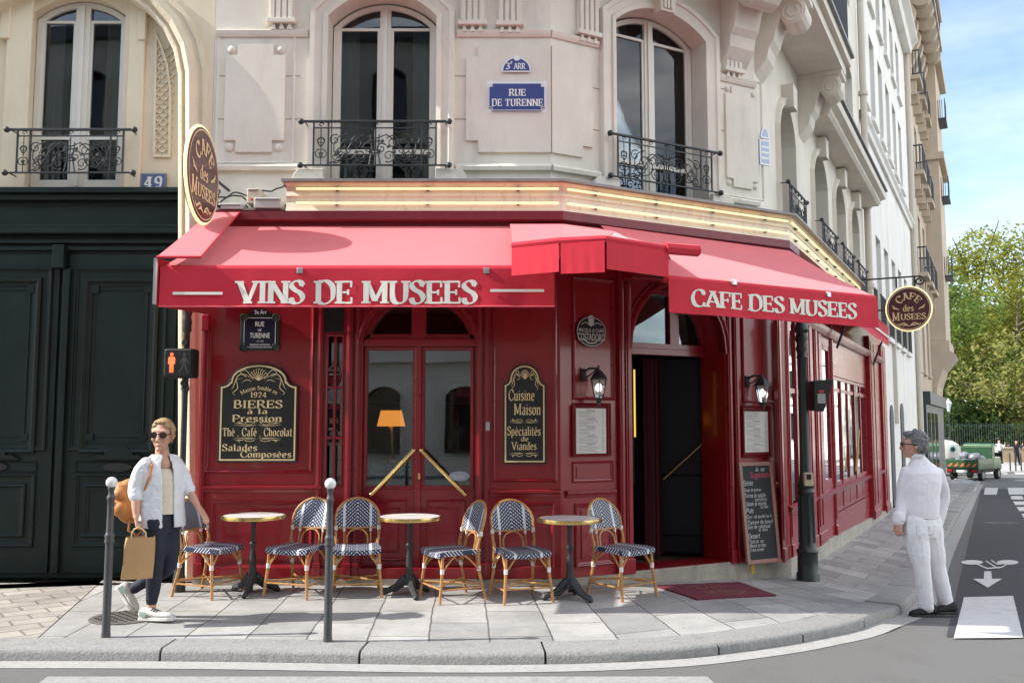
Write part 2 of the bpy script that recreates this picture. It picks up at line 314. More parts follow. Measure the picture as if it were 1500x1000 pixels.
def lettering(text, thick=.19, thin=.065, serif=.15, gap=.06):
    """list of strips: each (verts2d, faces); plus bounds"""
    strips = []; x = 0
    for ch in text:
        extra = None
        if ch in ACC: ch, extra = ACC[ch]
        w, st = GL.get(ch, GL[' ']); st = st + ([extra] if extra else [])
        for q in st:
            kind = q[0] if q[0] in '_|O' else ''; P = [Vector([float(k) for k in p.split(',')]) for p in q.lstrip('_|O').split()]
            P = [Vector((p.x + x, p.y)) for p in P]
            S = spline(P, kind == 'O') if len(P) > 2 else P
            cl = kind == 'O'; n = len(S); vs = []
            for i in range(n):
                if cl: d = S[(i + 1) % n] - S[i - 1]
                else: d = S[min(i + 1, n - 1)] - S[max(0, i - 1)]
                d.normalize(); cr = abs(d.x * .42 - d.y * .91); wd = thin + (thick - thin) * max(0, (cr - .42) / .58)
                if kind in ('_', '|'): wd = thin * 1.15
                if len(P) == 2 and not kind and abs(d.y) > .5: nn = Vector((1, 0)); wd = wd * 1.05
                else: nn = Vector((-d.y, d.x))
                vs += [S[i] + nn * wd / 2, S[i] - nn * wd / 2]
            fs = [(2 * i, 2 * i + 1, (2 * i + 3) % (2 * n), (2 * i + 2) % (2 * n)) for i in range(n if cl else n - 1)]
            strips.append((vs, fs))
            if serif and not kind and not cl:
                for e, o in ((P[0], P[1]), (P[-1], P[-2])):
                    if min(abs(e.y), abs(e.y - 1), abs(e.y - .66)) < .01 and abs(e.y - o.y) > .25:
                        t = thin * 1.1; y0 = e.y if e.y < .01 else e.y - t; hw = (thick * .5 + serif * .5) if thick > .1 else serif * .8
                        if ch in 'bhlmnpru' and e.y > .5: strips.append(([Vector((e.x - hw, y0)), Vector((e.x, y0)), Vector((e.x, y0 + t)), Vector((e.x - hw, y0 + t))], [(0, 1, 2, 3)]))
                        else: strips.append(([Vector((e.x - hw, y0)), Vector((e.x + hw, y0)), Vector((e.x + hw, y0 + t)), Vector((e.x - hw, y0 + t))], [(0, 1, 2, 3)]))
        x += w + gap
    return strips
def put_text(mb, text, s0, s1, z0, z1, off, mapf=None, **kw):
    st = lettering(text, **kw); xs = [v.x for a, _ in st for v in a]; ys = [v.y for a, _ in st for v in a]
    if not xs: return
    a, b = min(xs), max(xs); c, d = min(ys), max(ys)
    for k, (vs, fs) in enumerate(st):
        o = off + .0004 * (k % 7); pts = []
        for v in vs:
            s = s0 + (v.x - a) / (b - a) * (s1 - s0); z = z0 + (v.y - c) / (d - c) * (z1 - z0)
            pts.append(mapf(s, z, o) if mapf else (s, o, z))
        mb.add(pts, fs)
def text_px(mb, fr, off, text, u0, v0, u1, v1, **kw):
    s0, s1, z0, z1 = fr.box(u0, v0, u1, v1, off); put_text(mb, text, s0, s1, z0, z1, off, **kw)
def sans_px(mb, fr, off, text, u0, v0, u1, v1, bold=.0):
    """plain sans lettering from Blender's built-in letters, laid flat on a sign"""
    c = bpy.data.curves.new('letters', 'FONT'); c.body = text; c.offset = bold; c.resolution_u = 3
    o = bpy.data.objects.new('letters', c); COL.objects.link(o); bpy.context.view_layer.update()
    me = bpy.data.meshes.new_from_object(o.evaluated_get(bpy.context.evaluated_depsgraph_get()))
    V = [v.co.copy() for v in me.vertices]; Fc = [tuple(p.vertices) for p in me.polygons]
    bpy.data.objects.remove(o); bpy.data.curves.remove(c); bpy.data.meshes.remove(me)
    if not V: return
    a, b = min(v.x for v in V), max(v.x for v in V); c0, d = min(v.y for v in V), max(v.y for v in V)
    s0, s1, z0, z1 = fr.box(u0, v0, u1, v1, off) if fr else (u0, u1, v1, v0)
    mb.add([(s0 + (v.x - a) / (b - a) * (s1 - s0), off, z0 + (v.y - c0) / (d - c0) * (z1 - z0)) for v in V], Fc)
def stroke_line(mb, pts, w, off, taper=False, k=0):
    """flat painted line in (s,z)"""
    P = spline([Vector(p) for p in pts], False, 5) if len(pts) > 2 else [Vector(p) for p in pts]; n = len(P); vs = []
    for i in range(n):
        d = P[min(i + 1, n - 1)] - P[max(0, i - 1)]; d.normalize(); q = w * (math.sin(math.pi * (i + .3) / (n - .4)) if taper else 1)
        vs += [(P[i].x - d.y * q / 2, off + k * .0004, P[i].y + d.x * q / 2), (P[i].x + d.y * q / 2, off + k * .0004, P[i].y - d.x * q / 2)]
    mb.add(vs, [(2 * i, 2 * i + 1, 2 * i + 3, 2 * i + 2) for i in range(n - 1)])
# ================================================================== THE GROUND
def uvmat(name, c1, c2, mortar, bw, rh, ms, offs=.5, rough=.8, stain=(.5, .45), bump=.35, freq=2):
    m = bpy.data.materials.new(name); m.use_nodes = True; t = m.node_tree; b = t.nodes['Principled BSDF']; N = t.nodes.new; K = t.links.new
    b.inputs['Roughness'].default_value = rough; b.inputs['Specular IOR Level'].default_value = .3
    uv = N('ShaderNodeTexCoord'); wn = N('ShaderNodeTexNoise'); wn.inputs['Scale'].default_value = 1.7; K(uv.outputs['UV'], wn.inputs['Vector'])
    ad = N('ShaderNodeVectorMath'); ad.operation = 'MULTIPLY_ADD'; ad.inputs[1].default_value = (.05, .05, 0); K(wn.outputs['Color'], ad.inputs[0]); K(uv.outputs['UV'], ad.inputs[2])
    br = N('ShaderNodeTexBrick'); br.inputs['Scale'].default_value = 1; br.inputs['Brick Width'].default_value = bw; br.inputs['Row Height'].default_value = rh
    br.inputs['Mortar Size'].default_value = ms; br.inputs['Mortar Smooth'].default_value = .2; br.offset = offs; br.offset_frequency = freq
    br.inputs['Color1'].default_value = (*c1, 1); br.inputs['Color2'].default_value = (*c2, 1); br.inputs['Mortar'].default_value = (*mortar, 1); br.inputs['Bias'].default_value = 0
    K(ad.outputs[0], br.inputs['Vector'])
    n = N('ShaderNodeTexNoise'); n.inputs['Scale'].default_value = 1.4; n.inputs['Detail'].default_value = 10; n.inputs['Roughness'].default_value = .72; K(uv.outputs['UV'], n.inputs['Vector'])
    r = N('ShaderNodeMapRange'); r.inputs[1].default_value = .3; r.inputs[2].default_value = .72; r.inputs[3].default_value = 1 - stain[0] * .5; r.inputs[4].default_value = 1 + stain[1] * .5; K(n.outputs['Fac'], r.inputs[0])
    n2 = N('ShaderNodeTexNoise'); n2.inputs['Scale'].default_value = 90; n2.inputs['Detail'].default_value = 3; K(uv.outputs['UV'], n2.inputs['Vector'])
    r2 = N('ShaderNodeMapRange'); r2.inputs[3].default_value = .75; r2.inputs[4].default_value = 1.25; K(n2.outputs['Fac'], r2.inputs[0])
    n3 = N('ShaderNodeTexNoise'); n3.inputs['Scale'].default_value = 9; n3.inputs['Detail'].default_value = 2; K(uv.outputs['UV'], n3.inputs['Vector']); r3 = N('ShaderNodeMapRange'); r3.inputs[1].default_value = .66; r3.inputs[2].default_value = .72; r3.inputs[3].default_value = 1; r3.inputs[4].default_value = .78; K(n3.outputs['Fac'], r3.inputs[0]); m3 = N('ShaderNodeMath'); m3.operation = 'MULTIPLY'; K(r.outputs[0], m3.inputs[0]); K(r3.outputs[0], m3.inputs[1])
    mu = N('ShaderNodeMath'); mu.operation = 'MULTIPLY'; K(m3.outputs[0], mu.inputs[0]); K(r2.outputs[0], mu.inputs[1])
    vm = N('ShaderNodeVectorMath'); vm.operation = 'SCALE'; K(br.outputs['Color'], vm.inputs[0]); K(mu.outputs[0], vm.inputs['Scale']); K(vm.outputs[0], b.inputs['Base Color'])
    inv = N('ShaderNodeMath'); inv.operation = 'SUBTRACT'; inv.inputs[0].default_value = 1; K(br.outputs['Fac'], inv.inputs[1])
    hh = N('ShaderNodeMath'); hh.operation = 'MULTIPLY_ADD'; hh.inputs[1].default_value = .12; K(n2.outputs['Fac'], hh.inputs[0]); K(inv.outputs[0], hh.inputs[2])
    bp = N('ShaderNodeBump'); bp.inputs['Strength'].default_value = bump; bp.inputs['Distance'].default_value = .02; K(hh.outputs[0], bp.inputs['Height']); K(bp.outputs[0], b.inputs['Normal'])
    return m
PAVING = uvmat('flagstone_paving', (.275, .272, .262), (.405, .395, .375), (.12, .117, .11), .95, .46, .0075, stain=(.6, .5))
SETTS = uvmat('sandstone_setts', (.30, .282, .25), (.39, .365, .32), (.19, .18, .165), .34, .21, .012, stain=(.7, .5))
ASPHALT = mat('old_asphalt', (.14, .139, .134), .85, var=.28, vscale=140, bump=.5, bscale=220, dirt=((.10, .097, .092), .6), dscale=.8)
FRESH = mat('fresh_asphalt', (.045, .046, .05), .8, var=.3, vscale=150, bump=.45, bscale=220)
GUTTER = mat('granite_gutter', (.34, .335, .32), .8, var=.14, vscale=30, bump=.2, bscale=90, dirt=((.22, .21, .19), .5), dscale=2)
KERBM = mat('granite_kerb', (.26, .257, .245), .85, var=.22, vscale=45, bump=.4, bscale=70, dirt=((.15, .147, .14), .7), dscale=3.0)
PAINT = mat('road_paint', (.62, .61, .58), .7, var=.10, vscale=30, bump=.2, bscale=150, dirt=((.3, .295, .28), .6), dscale=3)
FADED = mat('worn_road_paint', (.31, .307, .295), .8, var=.18, vscale=25, bump=.35, bscale=150, dirt=((.16, .157, .15), .75), dscale=4)
def grid_mesh(name, xs, ys, dz, m):
    vs = [(x, y, gz(x, y) + dz) for y in ys for x in xs]; w = len(xs)
    mb = MB(); mb.add(vs, [(j * w + i, j * w + i + 1, (j + 1) * w + i + 1, (j + 1) * w + i) for j in range(len(ys) - 1) for i in range(w - 1)])
    return tag(mb.build(name, m), kind='structure')
xs = [-900, -200, -60, -30, -15, -8, -4, -2, 0] + [.5 * k for k in range(1, 41)] + [22, 28, 35, 45, 60, 80, 100, 140, 200, 400, 1200]
ys = [-300, -60, -20, 0, 4, 6] + [6 + .5 * k for k in range(1, 45)] + [ 33, 40, 48, 56, 66, 80, 100, 140, 250, 500, 1500]
grid_mesh('ground', xs, ys, -.19, mat('park_earth', (.10, .105, .07), .95, var=.3, vscale=2))
grid_mesh('road', [x for x in xs if -70 < x < 110], [y for y in ys if -25 < y < 75], -.085, ASPHALT)
kpx = [(0, 968), (150, 968), (320, 969), (500, 972), (632, 974), (740, 974), (860, 972), (934, 969), (1016, 964), (1100, 953), (1150, 946), (1190, 938), (1252, 926), (1288, 912), (1326, 898), (1345, 876), (1360, 843), (1376, 808), (1400, 766), (1426, 720)]
KP = [gnd(u, v, -.085) for u, v in kpx]
KP = [Vector((-60, KP[0].y, 0)), Vector((-25, KP[0].y, 0)), Vector((-10, KP[0].y, 0))] + [Vector((p.x, p.y, 0)) for p in KP]
dC = FC.d
KP += [KP[-1] + dC * 8, KP[-1] + dC * 14]
def smooth2(P, it=1):
    for _ in range(it):
        Q = [P[0]]
        for a, b in zip(P, P[1:]): Q += [a * .75 + b * .25, a * .25 + b * .75]
        P = Q + [P[-1]]
    return P
KS = smooth2(KP, 2)
def offset_line(P, d):
    out = []
    for i in range(len(P)):
        t = P[min(i + 1, len(P) - 1)] - P[max(0, i - 1)]; t.normalize(); out.append(P[i] + Vector((-t.y, t.x, 0)) * d)
    return out
def resample(P, step):
    out = [P[0].copy()]; acc = 0
    for a, b in zip(P, P[1:]):
        l = (b - a).length; pos = 0
        while acc + l - pos >= step:
            pos += step - acc; acc = 0; out.append(a.lerp(b, pos / l))
        acc += l - pos
    return out
KR = resample(KS, .12)
KIN = offset_line(KR, .32)
# kerb: real stones with joints, following the bend
mb = MB(); i = 0; rnd = random.Random(3)
while i < len(KR) - 12:
    n = rnd.choice([9, 10, 11, 12, 13]) if KR[i].x < 1.2 else rnd.choice([7, 8, 9]); n = min(n, len(KR) - 1 - i); j = i + n
    rise = rnd.uniform(-.004, .006); rows = []
    for k in range(i, j + 1):
        o, q = KR[k].copy(), KIN[k].copy()
        if k in (i, j):
            t = (KR[min(k + 1, len(KR) - 1)] - KR[k - 1 if k else 0]).normalized() * (.009 if k == i else -.009); o += t; q += t
        g = gz(o.x, o.y); gi = gz(q.x, q.y); nrm = (q - o).normalized()
        rows.append([(o.x, o.y, g - .19), (o.x, o.y, g - .035 + rise), (o.x + nrm.x * .012, o.y + nrm.y * .012, g - .012 + rise), (o.x + nrm.x * .04, o.y + nrm.y * .04, g + .001 + rise), (q.x, q.y, gi + .003 + rise), (q.x, q.y, gi - .1)])
    vs = [v for r in rows for v in r]; m = len(rows)
    fs = [(a * 6 + b, a * 6 + b + 1, a * 6 + b + 7, a * 6 + b + 6) for a in range(m - 1) for b in range(5)] + [tuple(range(6)), tuple(range((m - 1) * 6, m * 6))]
    mb.add(vs, fs); i = j
tag(mb.build('kerb', KERBM, smooth=True), kind='structure')
# pavement between the facades and the kerb
inner = [Vector((-60, DA + .1, 0)), Vector((XA, DA + .1, 0)), Vector((BCp.x - .12, BCp.y + .06, 0)), Vector((BCp.x, BCp.y, 0)) + dC * 45]
IN = resample(inner, .1)
def nearest(p, P): return min(P, key=lambda q: (q - p).length_squared)
cum = [0]; lens = []
def plen(P):
    c = [0]
    for a, b in zip(P, P[1:]): c.append(c[-1] + (b - a).length)
    return c
ca, cb = plen(inner), plen(KIN)
# pair points so that rows stay square to the frontage: knots (inner length, kerb length)
def arclen_at(P, c, pt):
    k = min(range(len(P)), key=lambda q: (P[q] - pt).length_squared); return c[k]
kn = [(0, 0), (60 + XA - .3, arclen_at(KIN, cb, Vector((XA - .15, 6.9, 0)))), (ca[2], arclen_at(KIN, cb, gnd(1335, 880))), (ca[2] + 10, arclen_at(KIN, cb, Vector((BCp.x, BCp.y, 0)) + dC * 9 + FC.n * 2.2)), (ca[3], cb[-1])]
def point_at(P, c, l):
    for i in range(len(P) - 1):
        if l <= c[i + 1] or i == len(P) - 2: return P[i].lerp(P[i + 1], min(1, (l - c[i]) / max(1e-6, c[i + 1] - c[i])))
mb = MB(); rows = []; NV = 8
steps = []
for (a0, b0), (a1, b1) in zip(kn, kn[1:]):
    n = max(2, int(max(a1 - a0, b1 - b0) / .35)); steps += [(a0 + (a1 - a0) * k / n, b0 + (b1 - b0) * k / n) for k in range(n)]
steps.append(kn[-1]); U = 0; prev = None
for a, b in steps:
    p, q = point_at(inner, ca, a), point_at(KIN, cb, b); q = q + (q - p).normalized() * .0
    mid = (p + q) / 2
    if prev is not None: U += (mid - prev).length
    prev = mid; w = (q - p).length
    rows.append([((p.lerp(q, k / NV)), (w * k / NV, U)) for k in range(NV + 1)])
vs, uvs = [], []
for r in rows:
    for p, uv in r: vs.append((p.x, p.y, gz(p.x, p.y))); uvs.append(uv)
W = NV + 1
mb.add(vs, [(j * W + i, j * W + i + 1, (j + 1) * W + i + 1, (j + 1) * W + i) for j in range(len(rows) - 1) for i in range(NV)], uvs)
tag(mb.build('pavement', PAVING), kind='structure')
def gsheet(name, px, dz, m, kind='structure', n=1, parent=None):
    P = [Vector((u, v)) for u, v in px]; N_ = 8; mb = MB()
    vs = []
    for j in range(N_ + 1):
        for i in range(N_ + 1): q = P[0].lerp(P[1], i / N_).lerp(P[3].lerp(P[2], i / N_), j / N_); vs.append(tuple(gnd(q.x, q.y, dz)))
    mb.add(vs, [(j * 9 + i, j * 9 + i + 1, (j + 1) * 9 + i + 1, (j + 1) * 9 + i) for j in range(N_) for i in range(N_)]); o = mb.build(name, m, parent); return tag(o, kind=kind)
# setts in front of the carriage door, laid on the diagonal
dv = [Vector((-14, DA + .08, 0)), Vector((gnd(254, 842).x, DA + .08, 0)), gnd(150, 850), gnd(52, 937), Vector((-14, gnd(52, 937).y, 0))]
mb = MB(); c45, s45 = math.cos(R(38)), math.sin(R(38))
mb.add([(p.x, p.y, .005) for p in dv], [tuple(range(5))], [(p.x * c45 + p.y * s45, -p.x * s45 + p.y * c45) for p in dv]); tag(mb.build('driveway', SETTS), kind='structure')
# gutter along the kerb
mb = MB(); G0, G1 = offset_line(KR, -.004), offset_line(KR, -.20)
vs = [(p.x, p.y, gz(p.x, p.y) - .085 + .004) for a, b in zip(G0, G1) for p in (a, b)]
mb.add(vs, [(2 * i, 2 * i + 1, 2 * i + 3, 2 * i + 2) for i in range(len(G0) - 1)]); tag(mb.build('gutter', GUTTER), kind='structure')
# fresh asphalt lane of the side street
lane = []
for v in (716, 730, 750, 780, 820, 860, 900, 932): lane.append((gnd(1436 - (v - 722) * .235, v, -.081), gnd(1640 + (v - 720) * 2.2, v, -.081)))
mb = MB(); vs = []
for a, b in zip(lane, lane[1:]):
    for j in range(4):
        for i in range(13): p = a[0].lerp(b[0], j / 4).lerp(a[1].lerp(b[1], j / 4), i / 12); vs.append((p.x, p.y, gz(p.x, p.y) - .081))
for i in range(13): p = lane[-1][0].lerp(lane[-1][1], i / 12); vs.append((p.x, p.y, gz(p.x, p.y) - .081))
mb.add(vs, [(j * 13 + i, j * 13 + i + 1, (j + 1) * 13 + i + 1, (j + 1) * 13 + i) for j in range(len(vs) // 13 - 1) for i in range(12)]); tag(mb.build('cycle_lane', FRESH), kind='structure')
gsheet('crossing_stripe', [(70, 990), (1036, 990), (1090, 1040), (0, 1040)], -.079, FADED)
for q in ([(1412, 874), (1484, 872), (1499, 933), (1397, 934)], [(1520, 871), (1600, 869), (1640, 932), (1545, 933)], [(1411, 714), (1431, 714), (1429, 719), (1406, 719)], [(1443, 714), (1462, 714), (1460, 724), (1441, 724)], [(1476, 714), (1500, 714), (1500, 724), (1478, 724)], [(1515, 714), (1540, 714), (1542, 724), (1518, 724)],
          [(1480, 726), (1497, 726), (1500, 731), (1482, 731)], [(1484, 734), (1502, 734), (1506, 739), (1487, 739)], [(1489, 742), (1508, 742), (1513, 748), (1493, 748)], [(1496, 752), (1516, 752), (1522, 758), (1500, 758)], [(1504, 762), (1524, 762), (1531, 770), (1509, 770)],
          [(1455, 690), (1475, 690), (1476, 694), (1454, 694)], [(1486, 690), (1512, 690), (1514, 694), (1487, 694)]):
    gsheet('crossing_stripe', q, -.074, PAINT)
# cycle pictogram and arrow painted on the lane
mb = MB()
def gp(u, v, dz=-.074): return tuple(gnd(u, v, dz))
for cu in (1424, 1476): mb.add([gp(cu + 16 * math.cos(2 * math.pi * k / 20), 823 + 3.4 * math.sin(2 * math.pi * k / 20)) for k in range(20)], [tuple(range(20))])
def gl(pts, w, dz):
    for k, ((a, b), (c, d)) in enumerate(zip(pts, pts[1:])):
        mb.add([gp(a, b - w, dz + k * .0006), gp(c, d - w, dz + k * .0006), gp(c, d + w, dz + k * .0006), gp(a, b + w, dz + k * .0006)], [(0, 1, 2, 3)])
gl([(1430, 825), (1446, 832), (1468, 830), (1476, 825)], .9, -.073); gl([(1444, 821), (1452, 826), (1463, 832)], .9, -.070); gl([(1452, 820), (1461, 826), (1474, 824)], .9, -.067)
tag(mb.build('cycle_marking', PAINT), kind='structure')
mb = MB(); mb.add([gp(1442, 836), gp(1452, 836), gp(1453, 847), gp(1468, 847), gp(1447, 860), gp(1425, 847), gp(1441, 847)], [tuple(range(7))]); tag(mb.build('arrow_marking', PAINT), kind='structure')
# ================================================================== BUILDINGS
PANE = mat('dark_window_pane', (.012, .014, .015), .03, spec=.9, coat=1.0, bump=.03, bscale=1.5)
CURTAIN = mat('grey_net_curtain', (.30, .30, .29), .9)
WO = -.28                                     # upper walls stand behind the shopfront plane
SLATE = mat('slate_roof', (.09, .10, .11), .6, var=.2, vscale=6)
def px_pts(fr, pts, off): return [fr.px(u, v, off) for u, v in pts]
def window(root, fr, s0, s1, z0, zs, zt, off, bar=.055, curtain=False, name='window', mid=.12):
    """casement window set in an arched opening: frame, two sashes, panes"""
    w = s1 - s0; mb = MB(); out = arch_out(s0, s1, z0, zs, zt)
    mb.sweep(out, [(0, off - .05), (0, off), (bar, off), (bar, off - .05)], True)
    c = (s0 + s1) / 2
    mb.box(c - mid / 2, c + mid / 2, off - .045, off + .004, z0 + bar, zt - bar * .6)
    mb.box(c - .022, c + .022, off - .04, off + .026, z0 + bar, zt - bar * .7)
    for a, b in ((s0 + bar, c - mid / 2), (c + mid / 2, s1 - bar)):
        mb.box(a, b, off - .045, off - .004, z0 + bar, z0 + bar + .07); zk = z0 + (zs - z0) * .30; mb.box(a, b, off - .045, off - .006, zk, zk + .05)
        mb.sweep([(a, z0 + bar), (b, z0 + bar), (b, zs), (a, zs)], [(0, off - .045), (0, off - .012), (.03, off - .012), (.03, off - .045)], True)
    o = mb.build(name, WHITEP, root, fr)
    for a, b in ((s0 + .02, c), (c, s1 - .02)):
        q = MB(); q.prism([p for p in arch_out(s0 + .02, s1 - .02, z0 + .02, zs, zt - .02) if a - .001 <= p[0] <= b + .001] + [(c, zt - .02)] if a < c - .01 and b <= c + .001 else [(c, z0 + .02)] + [p for p in arch_out(s0 + .02, s1 - .02, z0 + .02, zs, zt - .02) if p[0] >= c - .001], off - .035, off - .03) if False else q.box(a, b, off - .037, off - .034, z0 + .02, zt - .01) if curtain else q.box(a, b, off - .06, off - .032, z0 + .02, zt - .01)
        q.build('pane', FANGLASS if curtain else PANE, o, fr)
        if curtain:
            e = a + .05 if a < c - .1 else b - .26; q = MB(); n = 12; q.v = [(e + .21 * k / n, off - .105 + .018 * math.sin(k * 1.7), z) for z in (z0 + .03, zt - .02) for k in range(n + 1)]; q.f = [[k, k + 1, n + 2 + k, n + 1 + k] for k in range(n)]; q.build('curtain', CURTAIN, o, fr, smooth='all')
    return o
def scroll(mb, x, z, r, turns, a0, dirn, off, th=.007, n=20):
    P = []
    for i in range(n + 1):
        t = i / n; rr = r * (1 - .82 * t); a = R(a0) + dirn * turns * 2 * math.pi * t; P.append((x + rr * math.cos(a), off, z + rr * math.sin(a)))
    mb.tube(P, [th * (1 - .3 * i / n) for i in range(n + 1)], 4)
def railing(root, fr, s0, s1, zb, zt, off, b0, b1, full=True):
    """wrought-iron window railing: rails with ball ends, uprights and scrollwork"""
    m = MB()
    for z, r in ((zt, .016), (zb, .011)):
        m.tube([(s0, off, z), (s1, off, z)], r, 6)
        for s in (s0, s1): m.ball((s, off, z), .034, 5); m.tube([(s + (.04 if s == s0 else -.04), off, z), (s + (.04 if s == s0 else -.04), off - .25, z)], .008, 5)
    o = m.build('window_railing', IRON, root, fr, smooth=True)
    g = MB(); h = zt - zb; w = b1 - b0; e = w * .12; zi = zt - h * .15; c = (b0 + b1) / 2
    g.box(b0, b1, off - .006, off + .006, zi - .006, zi + .006)
    for s in (b0, b0 + e, b1 - e, b1): g.box(s - .008, s + .008, off - .008, off + .008, zb, zt)
    for s in (b0 + e / 2, b1 - e / 2, c - .22, c + .22, c): scroll(g, s, zt - h * .08, h * .06, 1, 0, 1, off, .006, 12)
    for sg, (x0, x1) in ((1, (b0 + e, c)), (-1, (b1 - e, c))):
        W = abs(x1 - x0)
        for (fx, fz, r, tn, a0, d) in ((.40, .45, .34, 1.9, 90, 1), (.30, .30, .17, 1.5, 200, -1), (.62, .62, .16, 1.6, 30, 1), (.70, .25, .15, 1.5, 300, -1), (.14, .68, .13, 1.3, 60, 1), (.86, .45, .13, 1.3, 150, -1), (.16, .2, .13, 1.3, 250, 1)):
            scroll(g, x0 + sg * W * fx, zb + h * .85 * fz, h * r, tn, a0 if sg > 0 else 180 - a0, d * sg, off)
        g.tube([(x0, off, zb + .02), (x0 + sg * W * .25, off, zb + h * .12), (x0 + sg * W * .5, off, zb + h * .5), (x0 + sg * W * .75, off, zb + h * .7), (x1, off, zb + h * .6)], .007, 4)
        for k in range(6):
            a = x0 + sg * W * (.2 + .13 * k); b = zb + h * (.25 + .25 * ((k * 7) % 3) / 2); g.add([(a, off + .004, b), (a + .03, off + .006, b + .015), (a + .012, off + .004, b + .05), (a - .015, off + .002, b + .02)], [(0, 1, 2, 3)])
    for k, q in ((-.03, .3), (.03, .3), (0, .42)): g.tube([(c + k * 2, off, zb), (c + k, off, zb + h * .35), (c + k * 1.6, off, zb + h * (.4 + q))], .008, 4)
    for z in (.28, .34, .55): g.box(c - .06, c + .06, off - .008, off + .008, zb + h * z - .006, zb + h * z + .006)
    for s in (b0 + e / 2, b1 - e / 2):
        for a0, z in ((90, .25), (270, .55)): scroll(g, s - .012, zb + h * z, e * .36, 1.2, a0, 1, off, .006, 12); scroll(g, s + .012, zb + h * z, e * .36, 1.2, 180 - a0, -1, off, .006, 12)
        g.tube([(s, off, zb), (s, off, zi)], .006, 4)
    g.build('scrollwork', IRON, o, fr)
    return o
def notched(s0, s1, z0, z1, n): return [(s0 + n, z0), (s1 - n, z0), (s1 - n, z0 + n), (s1, z0 + n), (s1, z1 - n), (s1 - n, z1 - n), (s1 - n, z1), (s0 + n, z1), (s0 + n, z1 - n), (s0, z1 - n), (s0, z0 + n), (s0 + n, z0 + n)]
def console(mb, s, w, z1, h, d, off):
    """scrolled stone bracket: side profile pushed along s"""
    prof = [(0, 0), (d, 0), (d, -.10 * h)]
    prof += [(d - .13 * h + .17 * h * math.cos(a), -.24 * h + .17 * h * math.sin(a)) for a in [R(60 - 22 * k) for k in range(11)]]
    prof += [(.45 * d, -.46 * h), (.40 * d, -.58 * h), (.30 * d, -.66 * h), (.26 * d, -.8 * h), (.12 * d, -.92 * h), (0, -h)]
    n = len(prof); vs = [(s - w / 2, off + a, z1 + b) for a, b in prof] + [(s + w / 2, off + a, z1 + b) for a, b in prof]
    mb.add(vs, [tuple(range(n)), tuple(range(2 * n - 1, n - 1, -1))] + [(i, (i + 1) % n, n + (i + 1) % n, n + i) for i in range(n)])
    for sg in (-1, 1):                        # volute ring on each cheek
        cx, cz = off + d - .13 * h, z1 - .24 * h; x = s + sg * (w / 2 + .004)
        for r in (.13 * h, .07 * h): mb.tube([(x, cx + r * math.cos(2 * math.pi * k / 16), cz + r * math.sin(2 * math.pi * k / 16)) for k in range(16)], .011, 5, True)
    mb.box(s - w / 2 - .03, s + w / 2 + .03, off, off + d + .05, z1 - .07, z1)
def triglyph(mb, s0, s1, z0, z1, off):
    w = s1 - s0; n = 4
    for k in range(n): mb.box(s0 + w * (k + .15) / n, s0 + w * (k + .85) / n, off, off + .06, z0 + .1, z1)
    mb.box(s0 - .01, s1 + .01, off, off + .035, z0 + .1, z1 + .01); mb.box(s0 - .025, s1 + .025, off, off + .08, z0 + .07, z0 + .12)
    for k in range(3):
        a = s0 + w * (k + .18) / 3; b = s0 + w * (k + .82) / 3; mb.prism([(a + .015, z0 + .07), (b - .015, z0 + .07), (b, z0), (a, z0)], off, off + .05)
# ---------------------------------------------------- the corner building over the cafe
corner = thing('corner_building', 'pink limestone corner building with arched windows above the red cafe', 'building', (BCp.x, BCp.y, 0))
eA, eB, eC = WO * math.tan(R(14.5)), WO * math.tan(R(16.6)), WO * math.tan(R(16.6))
ZT = 19.0
def opening(fr, u0, u1, vb, vs, vt, off, um=None):
    um = um or (u0 + u1) / 2
    return fr.px(u0, vs, off)[0], fr.px(u1, (vs if um == (u0 + u1) / 2 else vs), off)[0], fr.px(um, vb, off)[1], fr.px(um, vs, off)[1], fr.px(um, vt, off)[1]
sA0 = FA.px(312, 150, WO)[0]
wA = list(opening(FA, 482, 640, 266, 26, -8, WO)); wA[2] = 3.95
wB = list(opening(FB, 899, 1030, 300, 47, 17, WO)); wB[2] = 3.95
wall = MB(); wall.wall([(sA0, 3.6), (eA, 3.6), (eA, ZT), (sA0, ZT)], [arch_out(*wA), arch_out(wA[0], wA[1], 8.2, 10.3, 10.6), arch_out(-2.9, -2.2, 8.2, 10.3, 10.6), arch_out(.5 - 1.6 + .3 - .0, -.2, 8.2, 10.3, 10.6)] if False else [[(a, b) for a, b in arch_out(*wA)], arch_out(wA[0], wA[1], 8.0, 10.2, 10.5)], WO, .34)
wo = wall.build('wall', STONE, corner, FA)
wall = MB(); wall.wall([(-eA, 3.6), (LB + eB, 3.6), (LB + eB, ZT), (-eA, ZT)], [arch_out(*wB), arch_out(wB[0], wB[1], 8.0, 10.2, 10.5)], WO, .34); wall.build('wall', STONE, corner, FB)
CW = []
for u0, u1, vt, vs in ((1141, 1163, 60, 110), (1190, 1209, 190, 225), (1220.5, 1234.5, 238, 266), (1243, 1254, 280, 300)):
    s0, s1 = FC.px(u0, 300, WO)[0], FC.px(u1, 300, WO)[0]; z = FC.px((u0 + u1) / 2, vt, WO)[1]; CW.append((s0, s1, 3.95, 5.65, 6.08))
LCend = FC.px(1263, 300, WO)[0]
CX = .30
SCe_ = FC.px(1297, 720, 0)[0] - .02
def hole_rows(ss, zz): return [arch_out(a, b, z0, z1 - .15, z1) for a, b in ss for z0, z1 in zz]
